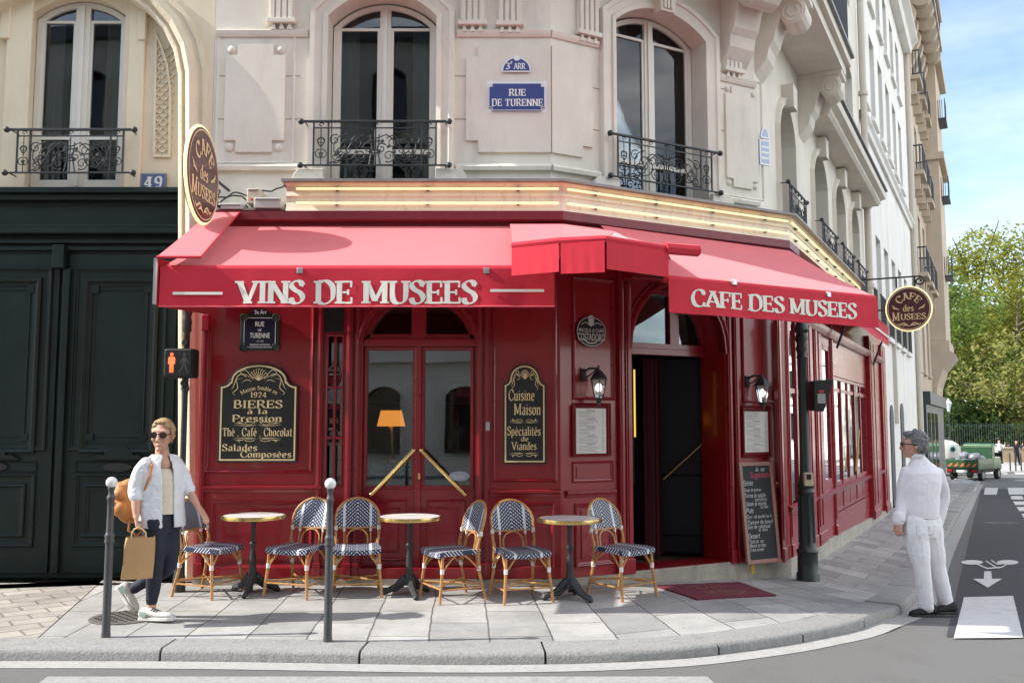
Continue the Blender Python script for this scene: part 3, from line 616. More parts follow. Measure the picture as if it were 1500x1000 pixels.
wall = MB(); wall.wall([(-eC, 3.6), (SCe_, 3.6), (SCe_, -.6), (LCend, -.6), (LCend, ZT), (-eC, ZT)], [arch_out(*w) for w in CW] + hole_rows([(w[0], w[1]) for w in CW[1:]], [(6.85, 9.2), (10.6, 12.8)]), WO, CX); wall.build('wall', STONE, corner, FC)
# body behind the facades and the roof
mb = MB(); P0 = FA.T((sA0, WO - .4, 0)); P1 = FA.T((eA - .1, WO - .4, 0)); P2 = FB.T((LB - .2, WO - .4, 0)); P3 = FC.T((LCend, WO - .4, 0)); P4 = FC.T((LCend, -9, 0)); P5 = FA.T((sA0, -12, 0))
PL = [(p.x, p.y) for p in (P0, P1, P2, P3, P4, P5)]
mb.hprism(PL, 3.62, ZT); mb.build('floors', mat('dark_room', (.05, .045, .04), .9), corner, world=True)
PR = [FA.T((sA0, WO + .3, 0)), FA.T((eA, WO + .3, 0)), FB.T((LB, WO + .3, 0)), FC.T((LCend, WO + .3, 0)), P4, P5]
mb = MB(); mb.hprism([(p.x, p.y) for p in PR], ZT, ZT + .35); mb.build('roof', SLATE, corner, world=True)
# windows
def glaze(fr, w, off=WO - .22, **k): return window(corner, fr, w[0] + .012, w[1] - .012, w[2], w[3] - .02, w[4] - .02, off, **k)
g = glaze(FA, wA, curtain=True); g2 = glaze(FB, wB, curtain=True)
for w in CW: glaze(FC, w, WO - .24, bar=.05)
for fr, w in ((FA, wA), (FB, wB)): glaze(fr, (w[0], w[1], 8.0, 10.2, 10.5))
for w in CW[1:]:
    for z0, z1 in ((6.85, 9.2), (10.6, 12.8)): glaze(FC, (w[0], w[1], z0, z1 - .15, z1), WO - .24)
# window surrounds
mb = MB(); PROF = [(0, WO), (0, WO + .05), (-.05, WO + .06), (-.06, WO + .035), (-.13, WO + .05), (-.14, WO + .07), (-.19, WO + .07), (-.20, WO)]
ao = arch_out(*wA)[1:] + [arch_out(*wA)[0]]
mb.sweep(ao, PROF); mb.build('window_surround', STONE, corner, FA)
mb = MB(); ao = arch_out(*wB)[1:] + [arch_out(*wB)[0]]; mb.sweep(ao, PROF)
k0, k1, kz0, kz1 = FB.box(958, 0, 990, 26, WO); c = (wB[0] + wB[1]) / 2
mb.prism([(c - .10, wB[4] - .06), (c + .10, wB[4] - .06), (c + .15, wB[4] + .45), (c - .15, wB[4] + .45)], WO, WO + .16)
for q in (-.07, -.02, .03): mb.box(c + q, c + q + .03, WO + .15, WO + .185, wB[4] - .03, wB[4] + .42)
mb.build('window_surround', STONE, corner, FB)
mb = MB()
for w in CW:
    ao = arch_out(*w)[1:] + [arch_out(*w)[0]]; mb.sweep(ao, [(0, WO), (0, WO + .05), (-.10, WO + .07), (-.12, WO)]); c = (w[0] + w[1]) / 2
    mb.prism([(c - .12, w[4] - .05), (c + .12, w[4] - .05), (c + .16, w[4] + .28), (c - .16, w[4] + .28)], WO, WO + .16)
mb.build('window_surround', STONE, corner, FC)
# raised panels with notched corners and roundels
def panel(fr, px, name='stone_panel', n=.13, off=WO):
    s0, s1, z0, z1 = fr.box(*px, off); m = MB(); m.prism(notched(s0, s1, z0, z1, n), off, off + .028)
    for s in (s0 + n * .45, s1 - n * .45):
        for z in (z0 + n * .45, z1 - n * .45): m.lathe([(n * .36, 0), (n * .36, .012), (n * .2, .028), (.001, .034)], (0, 0, 0), 14); V = m.v[-56:]; m.v[-56:] = [(s + a, off + cc, z + b) for a, b, cc in V]
    m.rectm(s0 - .1, s1 + .1, z0 - .12, z1 + .14, .03, .018, off)
    return m.build(name, STONE, corner, fr, bevel=.006)
panel(FA, (330, 66, 418, 224))
# the panel that folds round the corner is two half panels butted at the arris
s0, _, z0, z1 = FA.box(683, 68, 760, 224, WO); n = .13
m = MB(); m.prism([(s0 + n, z0), (eA - .001, z0), (eA - .001, z1), (s0 + n, z1), (s0 + n, z1 - n), (s0, z1 - n), (s0, z0 + n), (s0 + n, z0 + n)], WO, WO + .028); m.build('stone_panel', STONE, corner, FA)
_, s1, _, _ = FB.box(830, 80, 866, 230, WO)
m = MB(); m.prism([(-eA, z0), (s1 - n, z0), (s1 - n, z0 + n), (s1, z0 + n), (s1, z1 - n), (s1 - n, z1 - n), (s1 - n, z1), (-eA, z1)], WO, WO + .028); m.build('stone_panel', STONE, corner, FB)
panel(FB, (1062, 130, 1108, 276), n=.10)
# fluted brackets under the string course
for u0, u1, vb in ((397, 432, 46), (675, 710, 49), (730, 764, 50)): m = MB(); s0, s1, z0, z1 = FA.box(u0, -30, u1, vb, WO); triglyph(m, s0, s1, z0, z1, WO); m.build('fluted_bracket', STONE, corner, FA, bevel=.004)
for u0, u1, vb in ((845, 874, 64), (1058, 1082, 116)): m = MB(); s0, s1, z0, z1 = FB.box(u0, -10, u1, vb, WO); triglyph(m, s0, s1, z0, z1, WO); m.build('fluted_bracket', STONE, corner, FB, bevel=.004)
# string courses, sill band, ashlar joints
zc = FA.px(740, 51, WO)[1]
SP = [(-.03, 0), (-.03, .02), (0, .035), (.035, .045), (.05, .02), (.05, 0)]
def band(fr, s0, s1, z, prof, name, m_=STONE, k=1.0):
    mb = MB(); mb.sweep([(s0, z), (s1, z)], [(a * k, WO + b * k) for a, b in prof]); return mb.build(name, m_, corner, fr)
band(FA, sA0 + .02, wA[0] - .22, zc, SP, 'string_course'); band(FA, wA[1] + .22, eA, zc, SP, 'string_course'); band(FB, -eA, wB[0] - .22, zc, SP, 'string_course'); band(FB, wB[1] + .22, LB + eB, zc - .04, SP, 'string_course')
zs_ = FA.px(740, 248, WO)[1]; SB = [(-.02, 0), (-.02, .05), (.02, .06), (.05, .03), (.06, 0)]
band(FA, sA0 + .02, wA[0] - .22, zs_, SB, 'sill_band'); band(FA, wA[1] + .22, eA, zs_, SB, 'sill_band'); band(FB, -eA, wB[0] - .22, zs_, SB, 'sill_band'); band(FB, wB[1] + .22, LB + eB, zs_ - .05, SB, 'sill_band')
for fr, w in ((FA, wA), (FB, wB)):
    for a, b in ((w[0] - .36, w[0] - .01), (w[1] + .01, w[1] + .36)): m = MB(); m.prism([(a, 3.9), (b, 3.9), (b, zs_ - .02), (a + .08, zs_ - .02), (a + .03, zs_ - .08), (a, zs_ - .2)] if a < w[0] else [(a, 3.9), (b, 3.9), (b, zs_ - .2), (b - .03, zs_ - .08), (b - .08, zs_ - .02), (a, zs_ - .02)], WO, WO + .11); m.build('window_pedestal', STONE, corner, fr, bevel=.008)
JOINT = mat('mortar_joint', (.36, .30, .25), .9)
m = MB()
for (a, b) in ((318, 330), (418, 440), (662, 682)):
    for v in (111, 174): s0, s1, z0, z1 = FA.box(a, v, b, v + 1.2, WO); m.box(s0, s1, WO, WO + .004, z0, z1)
m.build('ashlar_joint', JOINT, corner, FA)
m = MB()
for (a, b) in ((866, 878), (1050, 1061)):
    for v in (129, 190): s0, s1, z0, z1 = FB.box(a, v + (8 if a < 1000 else 40) * 0, b, v + 1.2, WO); m.box(s0, s1, WO, WO + .004, z0, z1)
m.build('ashlar_joint', JOINT, corner, FB)
# railings
def rail_px(fr, u0, u1, vt, vb, b0, b1, off):
    um = (u0 + u1) / 2; s0, s1 = fr.px(u0, vt, off)[0], fr.px(u1, vt + (fr is FB) * 30, off)[0]
    return railing(corner, fr, s0, s1, fr.px(u0, vb, off)[1], fr.px(u0, vt, off)[1], off, fr.px(b0, vt, off)[0], fr.px(b1, vt + (fr is FB) * 25, off)[0])
rail_px(FA, 441, 658, 178, 242, 460, 639, WO + .16); rail_px(FB, 894, 1055, 195, 257, 905, 1042, WO + .14)
for w in CW: railing(corner, FC, w[0] - .14, w[1] + .14, 3.98 + .2, 3.98 + .85, WO + .16, w[0] - .06, w[1] + .06)
# first-floor ledge and the great balcony with its scrolled consoles
zl = FC.px(1240, 200, WO)[1]
s1b = FC.px(1247, 108, .45)[0]
mb = MB(); LP = [(0, 0), (.35, 0), (.40, .05), (.40, .10), (.50, .14), (.52, .24), (0, .30)]
mb.add([(s, WO + a, 6.40 + b) for s in (s1b + .06, LCend - .1) for a, b in LP], [tuple(range(7)), tuple(range(13, 6, -1))] + [(i, (i + 1) % 7, 7 + (i + 1) % 7, 7 + i) for i in range(7)]); mb.build('ledge', STONE, corner, FC)
mb = MB(); mb.box(s1b + .05, LCend - .08, WO, WO + .55, 6.701, 6.74); mb.build('ledge_flashing', ZINC, corner, FC)
BZ = FC.px(1247, 113, .45)[1] + .16
def poly_band(o0, o1, sA, sC):
    """plan outline along A, B and C between two offsets"""
    t1, t2 = math.tan(R(14.5)), math.tan(R(16.6))
    f = lambda o: [FA.T((sA, o, 0)), FA.T((o * t1, o, 0)), FB.T((LB + o * t2, o, 0)), FC.T((sC, o, 0))]
    return [(p.x, p.y) for p in f(o0) + f(o1)[::-1]]
mb = MB(); mb.hprism(poly_band(WO, .45, FA.px(312, 0, WO)[0], s1b), BZ, BZ + .14); mb.hprism(poly_band(WO, .38, FA.px(312, 0, WO)[0], s1b - .05), BZ - .16, BZ - .001); mb.build('balcony_slab', STONE, corner, world=True)
mb = MB(); mb.hprism(poly_band(WO, .50, FA.px(312, 0, WO)[0], s1b + .04), BZ + .141, BZ + .19); mb.build('balcony_lead', ZINC, corner, world=True)
def rail_run(fr, s0, s1, off, z, h=1.0, dens=.09):
    m = MB(); m.tube([(s0, off, z + h), (s1, off, z + h)], .02, 6); m.tube([(s0, off, z + .08), (s1, off, z + .08)], .012, 5); m.tube([(s0, off, z + h * .8), (s1, off, z + h * .8)], .01, 5)
    n = int((s1 - s0) / dens)
    for k in range(n + 1):
        s = s0 + (s1 - s0) * k / n; m.tube([(s, off, z), (s + (.03 if k % 2 else -.03), off, z + h * .4), (s, off, z + h)], .01, 4)
    return m.build('balcony_railing', mat('blue_black_iron', (.028, .035, .05), .5), corner, fr)
rail_run(FC, .15, s1b - .03, .42, BZ + .19, dens=.05); rail_run(FB, .1, LB + .1, .42, BZ + .19)
sc1, sc2 = .33, s1b - .22
for fr, s, h, d in ((FC, sc1, .95, .60), (FC, sc2, .95, .60), (FB, LB - .42, .95, .60), (FB, wB[0] - .5, .5, .6)): mb = MB(); console(mb, s, .40, BZ - .16, h, d, WO); mb.build('console', STONE, corner, fr, bevel=.012)
# shutters on the floor above the ledge
m = MB(); sv0, sv1 = CW[1][0], CW[1][1]
for k in range(24): m.box(sv1 + .02, sv1 + .5, WO + .02, WO + .06, 6.9 + k * .09, 6.96 + k * .09)
m.box(sv1 + .01, sv1 + .04, WO + .01, WO + .07, 6.85, 9.1); m.box(sv1 + .48, sv1 + .51, WO + .01, WO + .07, 6.85, 9.1); m.build('shutter', mat('grey_blue_shutter', (.36, .40, .45), .6), corner, FC)
# rainwater pipe at the party wall
m = MB(); sp = LCend + .02; m.tube([(sp, WO + .1, 18), (sp, WO + .1, 2.2), (sp, WO + .1, -.2)], .075, 10)
for z in (2.2, 4.6, 6.4, 9, 12): m.tube([(sp, WO + .1, z), (sp, WO + .1, z + .1)], .10, 10)
m.build('rainwater_pipe', mat('cream_pipe', (.55, .50, .42), .6), corner, FC, smooth=True)
# ---------------------------------------------------- townhouse with the carriage door (left)
town = thing('townhouse', 'cream townhouse with a moulded arch over its dark green carriage door', 'building', (FA.T((-5, 0, 0)).x, DA, 0))
arcp = [(262, 900), (262, 700), (262, 400), (262, 165), (262, 111), (255, 75), (240, 45), (216, 18), (189, 0), (160, -14), (130, -23), (95, -28)]
AP = [FA.px(u, v, WO) for u, v in arcp]; AP[0] = (AP[1][0], .0)
cx_ = FA.px(95, 150, WO)[0]; LP_ = [(2 * cx_ - a, b) for a, b in AP[::-1][1:]]; AF = AP + LP_
sR = sA0 - .002; sL = -14.0
m = MB(); hole = [(a, b) for a, b in AF]
m.wall([(sL, -.05), (AF[-1][0], -.05), *[p for p in AF[::-1]], (AF[0][0], -.05), (sR, -.05), (sR, 16.5), (sL, 16.5)] if False else [(sL, 5.0 + 3.2), (sR, 8.2), (sR, 16.5), (sL, 16.5)], [], WO, .1)
zt_ = 8.2
m2 = [(sR, 0.0), (sR, zt_), (sL, zt_), (sL, 0.0)] + [(p[0], p[1]) for p in AF[::-1]]
polys = [[Vector((a, b, 0)) for a, b in m2]]; tri = tessellate_polygon(polys); m.add([(a, WO, b) for a, b in m2], [t for t in tri]); m.build('wall', CREAM, town, FA)
RD = WO - .17                                   # plane of the recess
m = MB(); m.sweep(AF, [(0, RD), (0, WO + .02), (-.02, WO + .05), (-.05, WO + .06), (-.06, WO + .03), (-.08, WO + .03), (-.10, WO + .08), (-.15, WO + .115), (-.20, WO + .08), (-.22, WO + .03), (-.25, WO + .03), (-.27, WO + .05), (-.31, WO + .05), (-.32, WO)]); m.build('arch_moulding', mat('arch_cream', (.72, .63, .47), .8, var=.06, vscale=3, bump=.35, bscale=35, dirt=((.5, .42, .3), .3)), town, FA)
# recess wall with the mezzanine window
wl = list(opening(FA, 46, 184, 276, 22, -4, RD)); zd = FA.px(100, 279, RD)[1]
m = MB(); o4 = [(AF[-1][0] - .1, zd), (AF[0][0] + .1, zd), (AF[0][0] + .1, 7.0), (AF[-1][0] - .1, 7.0)]
wl[2] = zd + .01
m.wall(o4, [arch_out(*wl)], RD - .002, .22); m.build('recess_wall', CREAM, town, FA)
window(town, FA, wl[0] + .01, wl[1] - .01, wl[2] + .01, wl[3] - .01, wl[4] - .01, RD - .12, bar=.06, mid=.16, curtain=True)
m = MB()                                        # flat pilasters with a lattice spandrel panel
for u0, u1 in ((10, 46), (189, 212)): s0, s1, z0, z1 = FA.box(u0, -20, u1, 276, RD); m.box(s0, s1, RD, RD + .05, zd + .005, z1)
for u0, u1, v0, v1 in ((6, 20, -20, 60), (206, 217, 20, 62)): s0, s1, z0, z1 = FA.box(u0, v0, u1, v1, RD); m.box(s0, s1, RD, RD + .075, z0, z1)
m.build('recess_pilaster', CREAM, town, FA, bevel=.008)
m = MB(); tri_ = px_pts(FA, [(225, 231), (251, 231), (252, 130), (247, 95), (240, 72), (229, 48)], RD)
m.sweep(tri_, [(0, RD), (0, RD + .03), (.025, RD + .03), (.025, RD)], True)
a0, b0 = tri_[0]; pitch = (tri_[1][0] - tri_[0][0]) / 2.0; zz = b0
while zz < FA.px(235, 75, RD)[1]:
    for k in range(2):
        x = a0 + pitch * (k + .5); x2 = a0 + pitch * 2
        for dx in (-1, 1): m.prism([(x - .008, zz), (x + .008, zz), (x + dx * pitch * .5 + .008, zz + pitch * .5), (x + dx * pitch * .5 - .008, zz + pitch * .5)], RD, RD + .018); m.prism([(x + dx * pitch * .5 - .008, zz + pitch * .5), (x + dx * pitch * .5 + .008, zz + pitch * .5), (x + .008, zz + pitch), (x - .008, zz + pitch)], RD, RD + .019)
    zz += pitch
m.build('lattice_panel', CREAM, town, FA)
railing(town, FA, FA.px(10, 190, RD + .2)[0], FA.px(197, 190, RD + .2)[0], FA.px(90, 253, RD + .2)[1], FA.px(90, 190, RD + .2)[1], RD + .2, FA.px(26, 200, RD + .2)[0], FA.px(181, 200, RD + .2)[0])
mb = MB(); mb.box(sL, sR, -12, RD - .3, 0.2, 16.4); mb.build('floors', MATS['dark_room'], town, FA)
mb = MB(); mb.box(sL, sR, -12, WO + .3, 16.5, 16.8); mb.build('roof', SLATE, town, FA)
# carriage door: lintel, two leaves with panels
DD = RD - .06
gd = MB(); dL, dR = AF[-1][0] - .02, AF[0][0] + .02
gd.box(dL, dR, DD - .06, DD, -.02, zd - .004)
def gpx(u0, v0, u1, v1): return FA.box(u0, v0, u1, v1, DD)
z_ = lambda v: FA.px(130, v, DD)[1]
for v0, v1, d in ((279, 287, .16), (287, 296, .10), (331, 337, .09), (337, 345, .13), (352, 358, .07), (362, 368, .05)): gd.box(dL, dR, DD, DD + d, z_(v1), z_(v0))
door = gd.build('carriage_door', GREEN, town, FA, bevel=.01)
seam = FA.px(92, 500, DD)[0]
for sgn in (-1, 1):
    m = MB(); mir = lambda a, b: (a, b) if sgn > 0 else (2 * seam - b, 2 * seam - a)
    def P_(u0, v0, u1, v1): a, b, c_, d_ = gpx(u0, v0, u1, v1); a, b = mir(a, b); return a, b, c_, d_
    a, b, c0, d0 = P_(94, 374, 255, 838); m.box(a, b, DD, DD + .03, .04, d0)
    for q, h, w in (((107, 393, 244, 660), .03, .05), ((122, 408, 232, 664), .045, .09), ((110, 693, 240, 800), .03, .05), ((124, 708, 228, 786), .03, .06)):
        a, b, c0, d0 = P_(*q); m.rectm(a, b, c0, d0, w, h, DD + .03)
    a, b, c0, d0 = P_(138, 425, 216, 640); m.rectm(a, b, c0, d0, .018, .012, DD + .03)
    for (x, z) in ((a, c0), (b, c0), (a, d0), (b, d0)): m.box(x - .04, x + .04, DD + .03, DD + .05, z - .04, z + .04)
    a, b, c0, d0 = P_(150, 652, 205, 672); m.prism([(a - .1, c0), (b + .1, c0), (b, c0 + .05)] + arc((a + b) / 2, c0 + .02, (b - a) / 2 * .8, .12, 10, 170, 8) + [(a, c0 + .05)], DD + .03, DD + .075)
    a, b, c0, d0 = P_(112, 675, 240, 690); m.rectm(a, b, c0, d0, .02, .02, DD + .03)
    leaf = m.build('door_leaf', GREEN, door, FA, bevel=.004)
    a, b, c0, d0 = P_(154, 677, 196, 690); m = MB(); m.prism(arc((a + b) / 2, (c0 + d0) / 2, (b - a) / 2, (d0 - c0) / 2, 0, 350, 18), DD + .03, DD + .055); m.prism(arc((a + b) / 2, (c0 + d0) / 2, (b - a) / 2.6, (d0 - c0) / 4, 0, 350, 14), DD + .055, DD + .062); m.build('letter_plate', mat('worn_dark_metal', (.05, .052, .05), .4, metal=.6), door, FA)
m = MB(); a, b, c0, d0 = gpx(84, 361, 101, 395); m.box(a, b, DD + .03, DD + .12, c0, d0); a, b, c0, d0 = gpx(88, 395, 98, 836); m.box(a, b, DD + .03, DD + .075, 0.04, d0); m.build('meeting_stile', GREEN, door, FA, bevel=.008)
# ---------------------------------------------------- further buildings along the side street
def row_building(name, label, s0, s1, off, zt, m_, wins, floors, string=(), base=None, cornice=None):
    b = thing(name, label, 'building', FC.T(((s0 + s1) / 2, 0, -.4)), FC.ang)
    mb = MB(); holes = [[(a, z0), (c, z0), (c, z1), (a, z1)] for a, c in wins for z0, z1 in floors]
    mb.wall([(s0, -1.6), (s1, -1.6), (s1, zt), (s0, zt)], holes, off, .22); mb.add([(s1, off, -1.6), (s1, off - 9, -1.6), (s1, off - 9, zt), (s1, off, zt)], [(0, 1, 2, 3)]); mb.add([(s0, off, -1.6), (s0, off - 9, -1.6), (s0, off - 9, zt), (s0, off, zt)], [(0, 1, 2, 3)])
    mb.build('wall', m_, b, FC)
    mb = MB(); mb.box(s0 + .05, s1 - .05, off - 9, off - .5, -1, zt - .05); mb.build('floors', MATS['dark_room'], b, FC)
    for a, c in wins:
        for z0, z1 in floors:
            m = MB(); m.sweep([(a + .01, z0 + .01), (c - .01, z0 + .01), (c - .01, z1 - .01), (a + .01, z1 - .01)], [(0, off - .19), (0, off - .12), (.06, off - .12), (.06, off - .19)], True); m.box((a + c) / 2 - .04, (a + c) / 2 + .04, off - .18, off - .118, z0 + .06, z1 - .06); f = m.build('window', WHITEP, b, FC)
            q = MB(); q.box(a + .02, c - .02, off - .2, off - .17, z0 + .02, z1 - .02); q.build('pane', PANE, f, FC)
            q = MB(); q.box(a - .08, c + .08, off, off + .09, z0 - .12, z0 - .01); q.build('sill', m_, f, FC)
    for z, d, h in string:
        q = MB(); q.sweep([(s0 + .01, z), (s1 - .01, z)], [(-h, off), (-h, off + d * .5), (0, off + d * .6), (h * .6, off + d), (h, off + d), (h, off)]); q.build('string_course', m_, b, FC)
    q = MB(); q.box(s0, s1, off - 9, off + .3, zt + .001, zt + .3); q.build('roof', SLATE, b, FC)
    return b
S2a, S2b, S3b = LCend + .1, FC.px(1333, 300, WO)[0], FC.px(1350, 300, WO)[0]
wins2 = [(S2a + .6 + 1.92 * k, S2a + 1.65 + 1.92 * k) for k in range(int((S2b - S2a - .8) / 1.92))]
b2 = row_building('rendered_house', 'plain white rendered house between the cafe building and the beige stone one', S2a, S2b, WO - .02, 15.5, WHITEWALL, wins2, [(3.9, 6.3), (9.3, 11.5), (12.4, 14.2)], [(8.6, .16, .12), (15.2, .5, .25)])
for a, c in wins2: m = MB(); [m.box(a - .05 + (c - a + .1) * k / 12, a - .035 + (c - a + .1) * k / 12, WO + .05, WO + .065, 3.92, 4.75) for k in range(13)]; m.box(a - .08, c + .08, WO + .04, WO + .075, 4.75, 4.79); m.box(a - .06, c + .06, WO + .045, WO + .07, 3.9, 3.93); m.build('window_guard', IRON, b2, FC)
for s, z0, z1, w in ((S2a + 1.2, -.5, 2.0, .85), (S2a + 4.3, -.6, 2.1, .8), (S2a + 7.2, -.6, 2.2, .9)): m = MB(); m.prism(arch_out(s, s + w, z0, z1 - .3, z1), WO - .02, WO + .01); m.build('doorway', mat('weathered_door', (.06, .065, .075), .6, var=.3, vscale=5), b2, FC)
m = MB(); m.box(S2a + 5.6, S2a + 5.75, WO - .02, WO + .08, 1.6, 4.3); m.box(S2a + 5.5, S2a + 5.9, WO - .02, WO + .16, 4.3, 4.7); m.build('vent_pipe', mat('cream_pipe', (.5, .5, .5)), b2, FC)
m = MB(); m.tube([(S2b - .1, WO + .1, 15), (S2b - .1, WO + .1, -.6)], .08, 8); m.build('rainwater_pipe', MATS['cream_pipe'], b2, FC)
BEIGE = mat('beige_limestone', (.52, .43, .33), .85, var=.1, vscale=1.5, bump=.1, dirt=((.34, .28, .22), .4))
S3c = FC.px(1349, 300, WO)[0]
wins3 = [(S2b + 1.1 + 2.5 * k, S2b + 2.3 + 2.5 * k) for k in range(max(1, int((S3c - S2b - 1) / 2.5) + 2))]
S3e = wins3[-1][1] + 1.2
b3 = row_building('stone_apartment_house', 'beige stone apartment house with iron balconies and a corner pier', S2b + .02, S3e, WO, 24, BEIGE, wins3, [(3.6, 5.8), (7.2, 9.8), (11.0, 13.4), (14.6, 17), (18.2, 20.2)], [(6.6, .25, .15), (17.6, .3, .2), (23.6, .6, .3)])
for a, c in wins3:
    for z in (7.1, 10.9, 14.5):
        m = MB(); m.box(a - .2, c + .2, WO, WO + .45, z - .16, z); m.box(a - .1, a + .15, WO, WO + .3, z - .7, z - .161); m.box(c - .15, c + .1, WO, WO + .3, z - .7, z - .161); s_ = m.build('balcony', BEIGE, b3, FC)
        m = MB(); m.box(a - .18, c + .18, WO + .40, WO + .43, z + .9, z + .95)
        for k in range(11): x = a - .18 + (c - a + .36) * k / 10; m.box(x - .012, x + .012, WO + .40, WO + .425, z + .001, z + .9)
        for k in range(4): x = WO + .1 + .1 * k; m.box(a - .18, a - .155, x, x + .025, z + .001, z + .9)
        m.box(a - .18, a - .15, WO, WO + .43, z + .9, z + .95); m.build('balcony_railing', MATS['blue_black_iron'], s_, FC)
m = MB(); m.box(S2b + .02, S3e, WO, WO + .95, 18.0, 18.25)
for a, c in wins3:
    for s in (a, c): console(m, s, .4, 18.0, 2.2, .85, WO)
m.build('top_balcony', BEIGE, b3, FC)
m = MB()
for k in range(40): x = S2b + .1 + (S3e - S2b - .2) * k / 39; m.box(x - .02, x + .02, WO + .87, WO + .9, 18.25, 19.2)
m.box(S2b + .02, S3e, WO + .86, WO + .91, 19.2, 19.26); [m.box(S2b + .03, S2b + .07, WO + .2 * k, WO + .2 * k + .04, 18.25, 19.2) for k in range(5)]; m.build('balcony_railing', MATS['blue_black_iron'], b3, FC)
m = MB(); po = FC.px(1376, 300, 0)  # corner pier standing proud of the front
PO = WO + .62
m.box(S3e + .001, S3e + 4.5, WO - 8, PO, 5.2, 24.2)
for z, d, h in ((17.6, .25, .35), (13.2, .22, .3), (24.2, .4, .4), (21.2, .2, .25)): m.box(S3e - d * .6, S3e + 4.6, PO - 1.3, PO + d, z, z + h)
m.build('corner_pier', BEIGE, b3, FC)
m = MB(); pr = [(WO, 2.6), (WO + .15, 2.6), (WO + .2, 3.2), (WO + .45, 4.0), (WO + .95, 4.6), (PO + .12, 4.75), (PO + .12, 5.19), (WO, 5.19)]
m.add([(s, a, b) for s in (S3e + .001, S3e + 4.5) for a, b in pr], [tuple(range(8)), tuple(range(15, 7, -1))] + [(i, (i + 1) % 8, 8 + (i + 1) % 8, 8 + i) for i in range(8)]); m.box(S3e + .002, S3e + 4.4, -9, WO - .001, -2, 5.1); m.build('corbel', BEIGE, b3, FC)
for z in (8.2, 11.8, 15.4):
    m = MB(); m.box(S3e + 1.2, S3e + 2.6, PO + .27, PO + .3, z + .85, z + .9)
    for k in range(13): x = S3e + 1.2 + 1.37 * k / 12; m.box(x, x + .03, PO + .27, PO + .295, z, z + .85)
    for k in range(3): m.box(S3e + 1.2, S3e + 1.23, PO + .08 * k, PO + .08 * k + .025, z, z + .85)
    m.box(S3e + 1.15, S3e + 2.65, PO, PO + .33, z - .1, z - .001); m.build('balcony_railing', MATS['blue_black_iron'], b3, FC)
m = MB(); m.box(S2b + .3, S3e + 3, WO, WO + .25, -1.3, 2.3); m.box(S2b + .3, S3e + 3.1, WO, WO + .4, 2.3, 2.75); sf = m.build('shopfront', mat('dark_blue_shop', (.03, .045, .06), .4), b3, FC)
m = MB(); [m.box(S2b + .8 + k * 2.2, S2b + 2.2 + k * 2.2, WO + .25, WO + .27, -.6, 2.0) for k in range(int((S3e - S2b) / 2.2))]; m.build('pane', PANE, sf, FC)
# ---------------------------------------------------- the house across the street (seen in the window reflections)
opp = thing('facing_house', 'stone house across the street mirrored in the cafe windows', 'building', (0, -11, -.13))
m = MB(); holes = [arch_out(x, x + 1.2, z, z + 1.9, z + 2.2) for x in [-23 + 2.6 * k for k in range(18)] for z in (.6, 4.4, 8.2, 11.6)]
m.wall([(-24, -.2), (24, -.2), (24, 14.8), (-24, 14.8)], holes, 0, -.25); V = m.v; m.v = [(a, -11 + b, c) for a, b, c in V]; m.build('wall', STONE, opp, world=True)
m = MB(); m.box(-24, 24, -11.4, -11.25, 0, 14.7); m.build('pane', PANE, opp, world=True)
m = MB(); m.box(-24, 24, -19, -10.7, 14.81, 15.2); m.build('roof', SLATE, opp, world=True)
m = MB(); [m.box(x, x + 1.2, -11, -10.7, z - .06, z) for x in [-23 + 2.6 * k for k in range(18)] for z in (4.4, 8.2, 11.6)]; m.box(-24, 24, -11, -10.75, 11, 11.2); m.box(-24, 24, -11, -10.75, 3.6, 3.8); m.box(-24, 24, -11, -10.75, 7.4, 7.6); m.build('string_course', STONE, opp, world=True)
# ================================================================== THE CAFE FRONT
shop = thing('cafe_shopfront', 'dark red panelled cafe shopfront on the ground floor of the corner', 'shopfront', (XA, DA, 0))
SL0 = FA.px(290, 700, 0)[0]; ZB, ZS = .06, 3.72; ZBb = .045
tB, tC = math.tan(R(14.5)), math.tan(R(16.6))
# plinth of stone under the joinery (steps down with the street)
def plan3(o, sA, sC): return [FA.T((sA, o, 0)), FA.T((o * tB, o, 0)), FB.T((LB + o * tC, o, 0)), FC.T((sC, o, 0))]
SCe = FC.px(1297, 720, 0)[0]
mb = MB()
for (a, b) in ((0, 1), (1, 2), (2, 3)):
    po, pi = plan3(.035, SL0 - .02, SCe + .3), plan3(-.25, SL0 - .02, SCe + .3)
    z1 = [ZB, ZB, ZBb, -.25]
    A_, B_, C_, D_ = po[a], po[b], pi[b], pi[a]
    vs = [(p.x, p.y, -.7) for p in (A_, B_, C_, D_)] + [(A_.x, A_.y, z1[a]), (B_.x, B_.y, z1[b]), (C_.x, C_.y, z1[b]), (D_.x, D_.y, z1[a])]
    mb.add(vs, [(4, 5, 6, 7), (0, 1, 5, 4), (1, 2, 6, 5), (2, 3, 7, 6), (3, 0, 4, 7)])
mb.build('plinth', PLINTH, shop, world=True)
# doorstep in front of the entrance
eL, eR = FB.px(924, 840, 0)[0], FB.px(1068, 825, 0)[0]
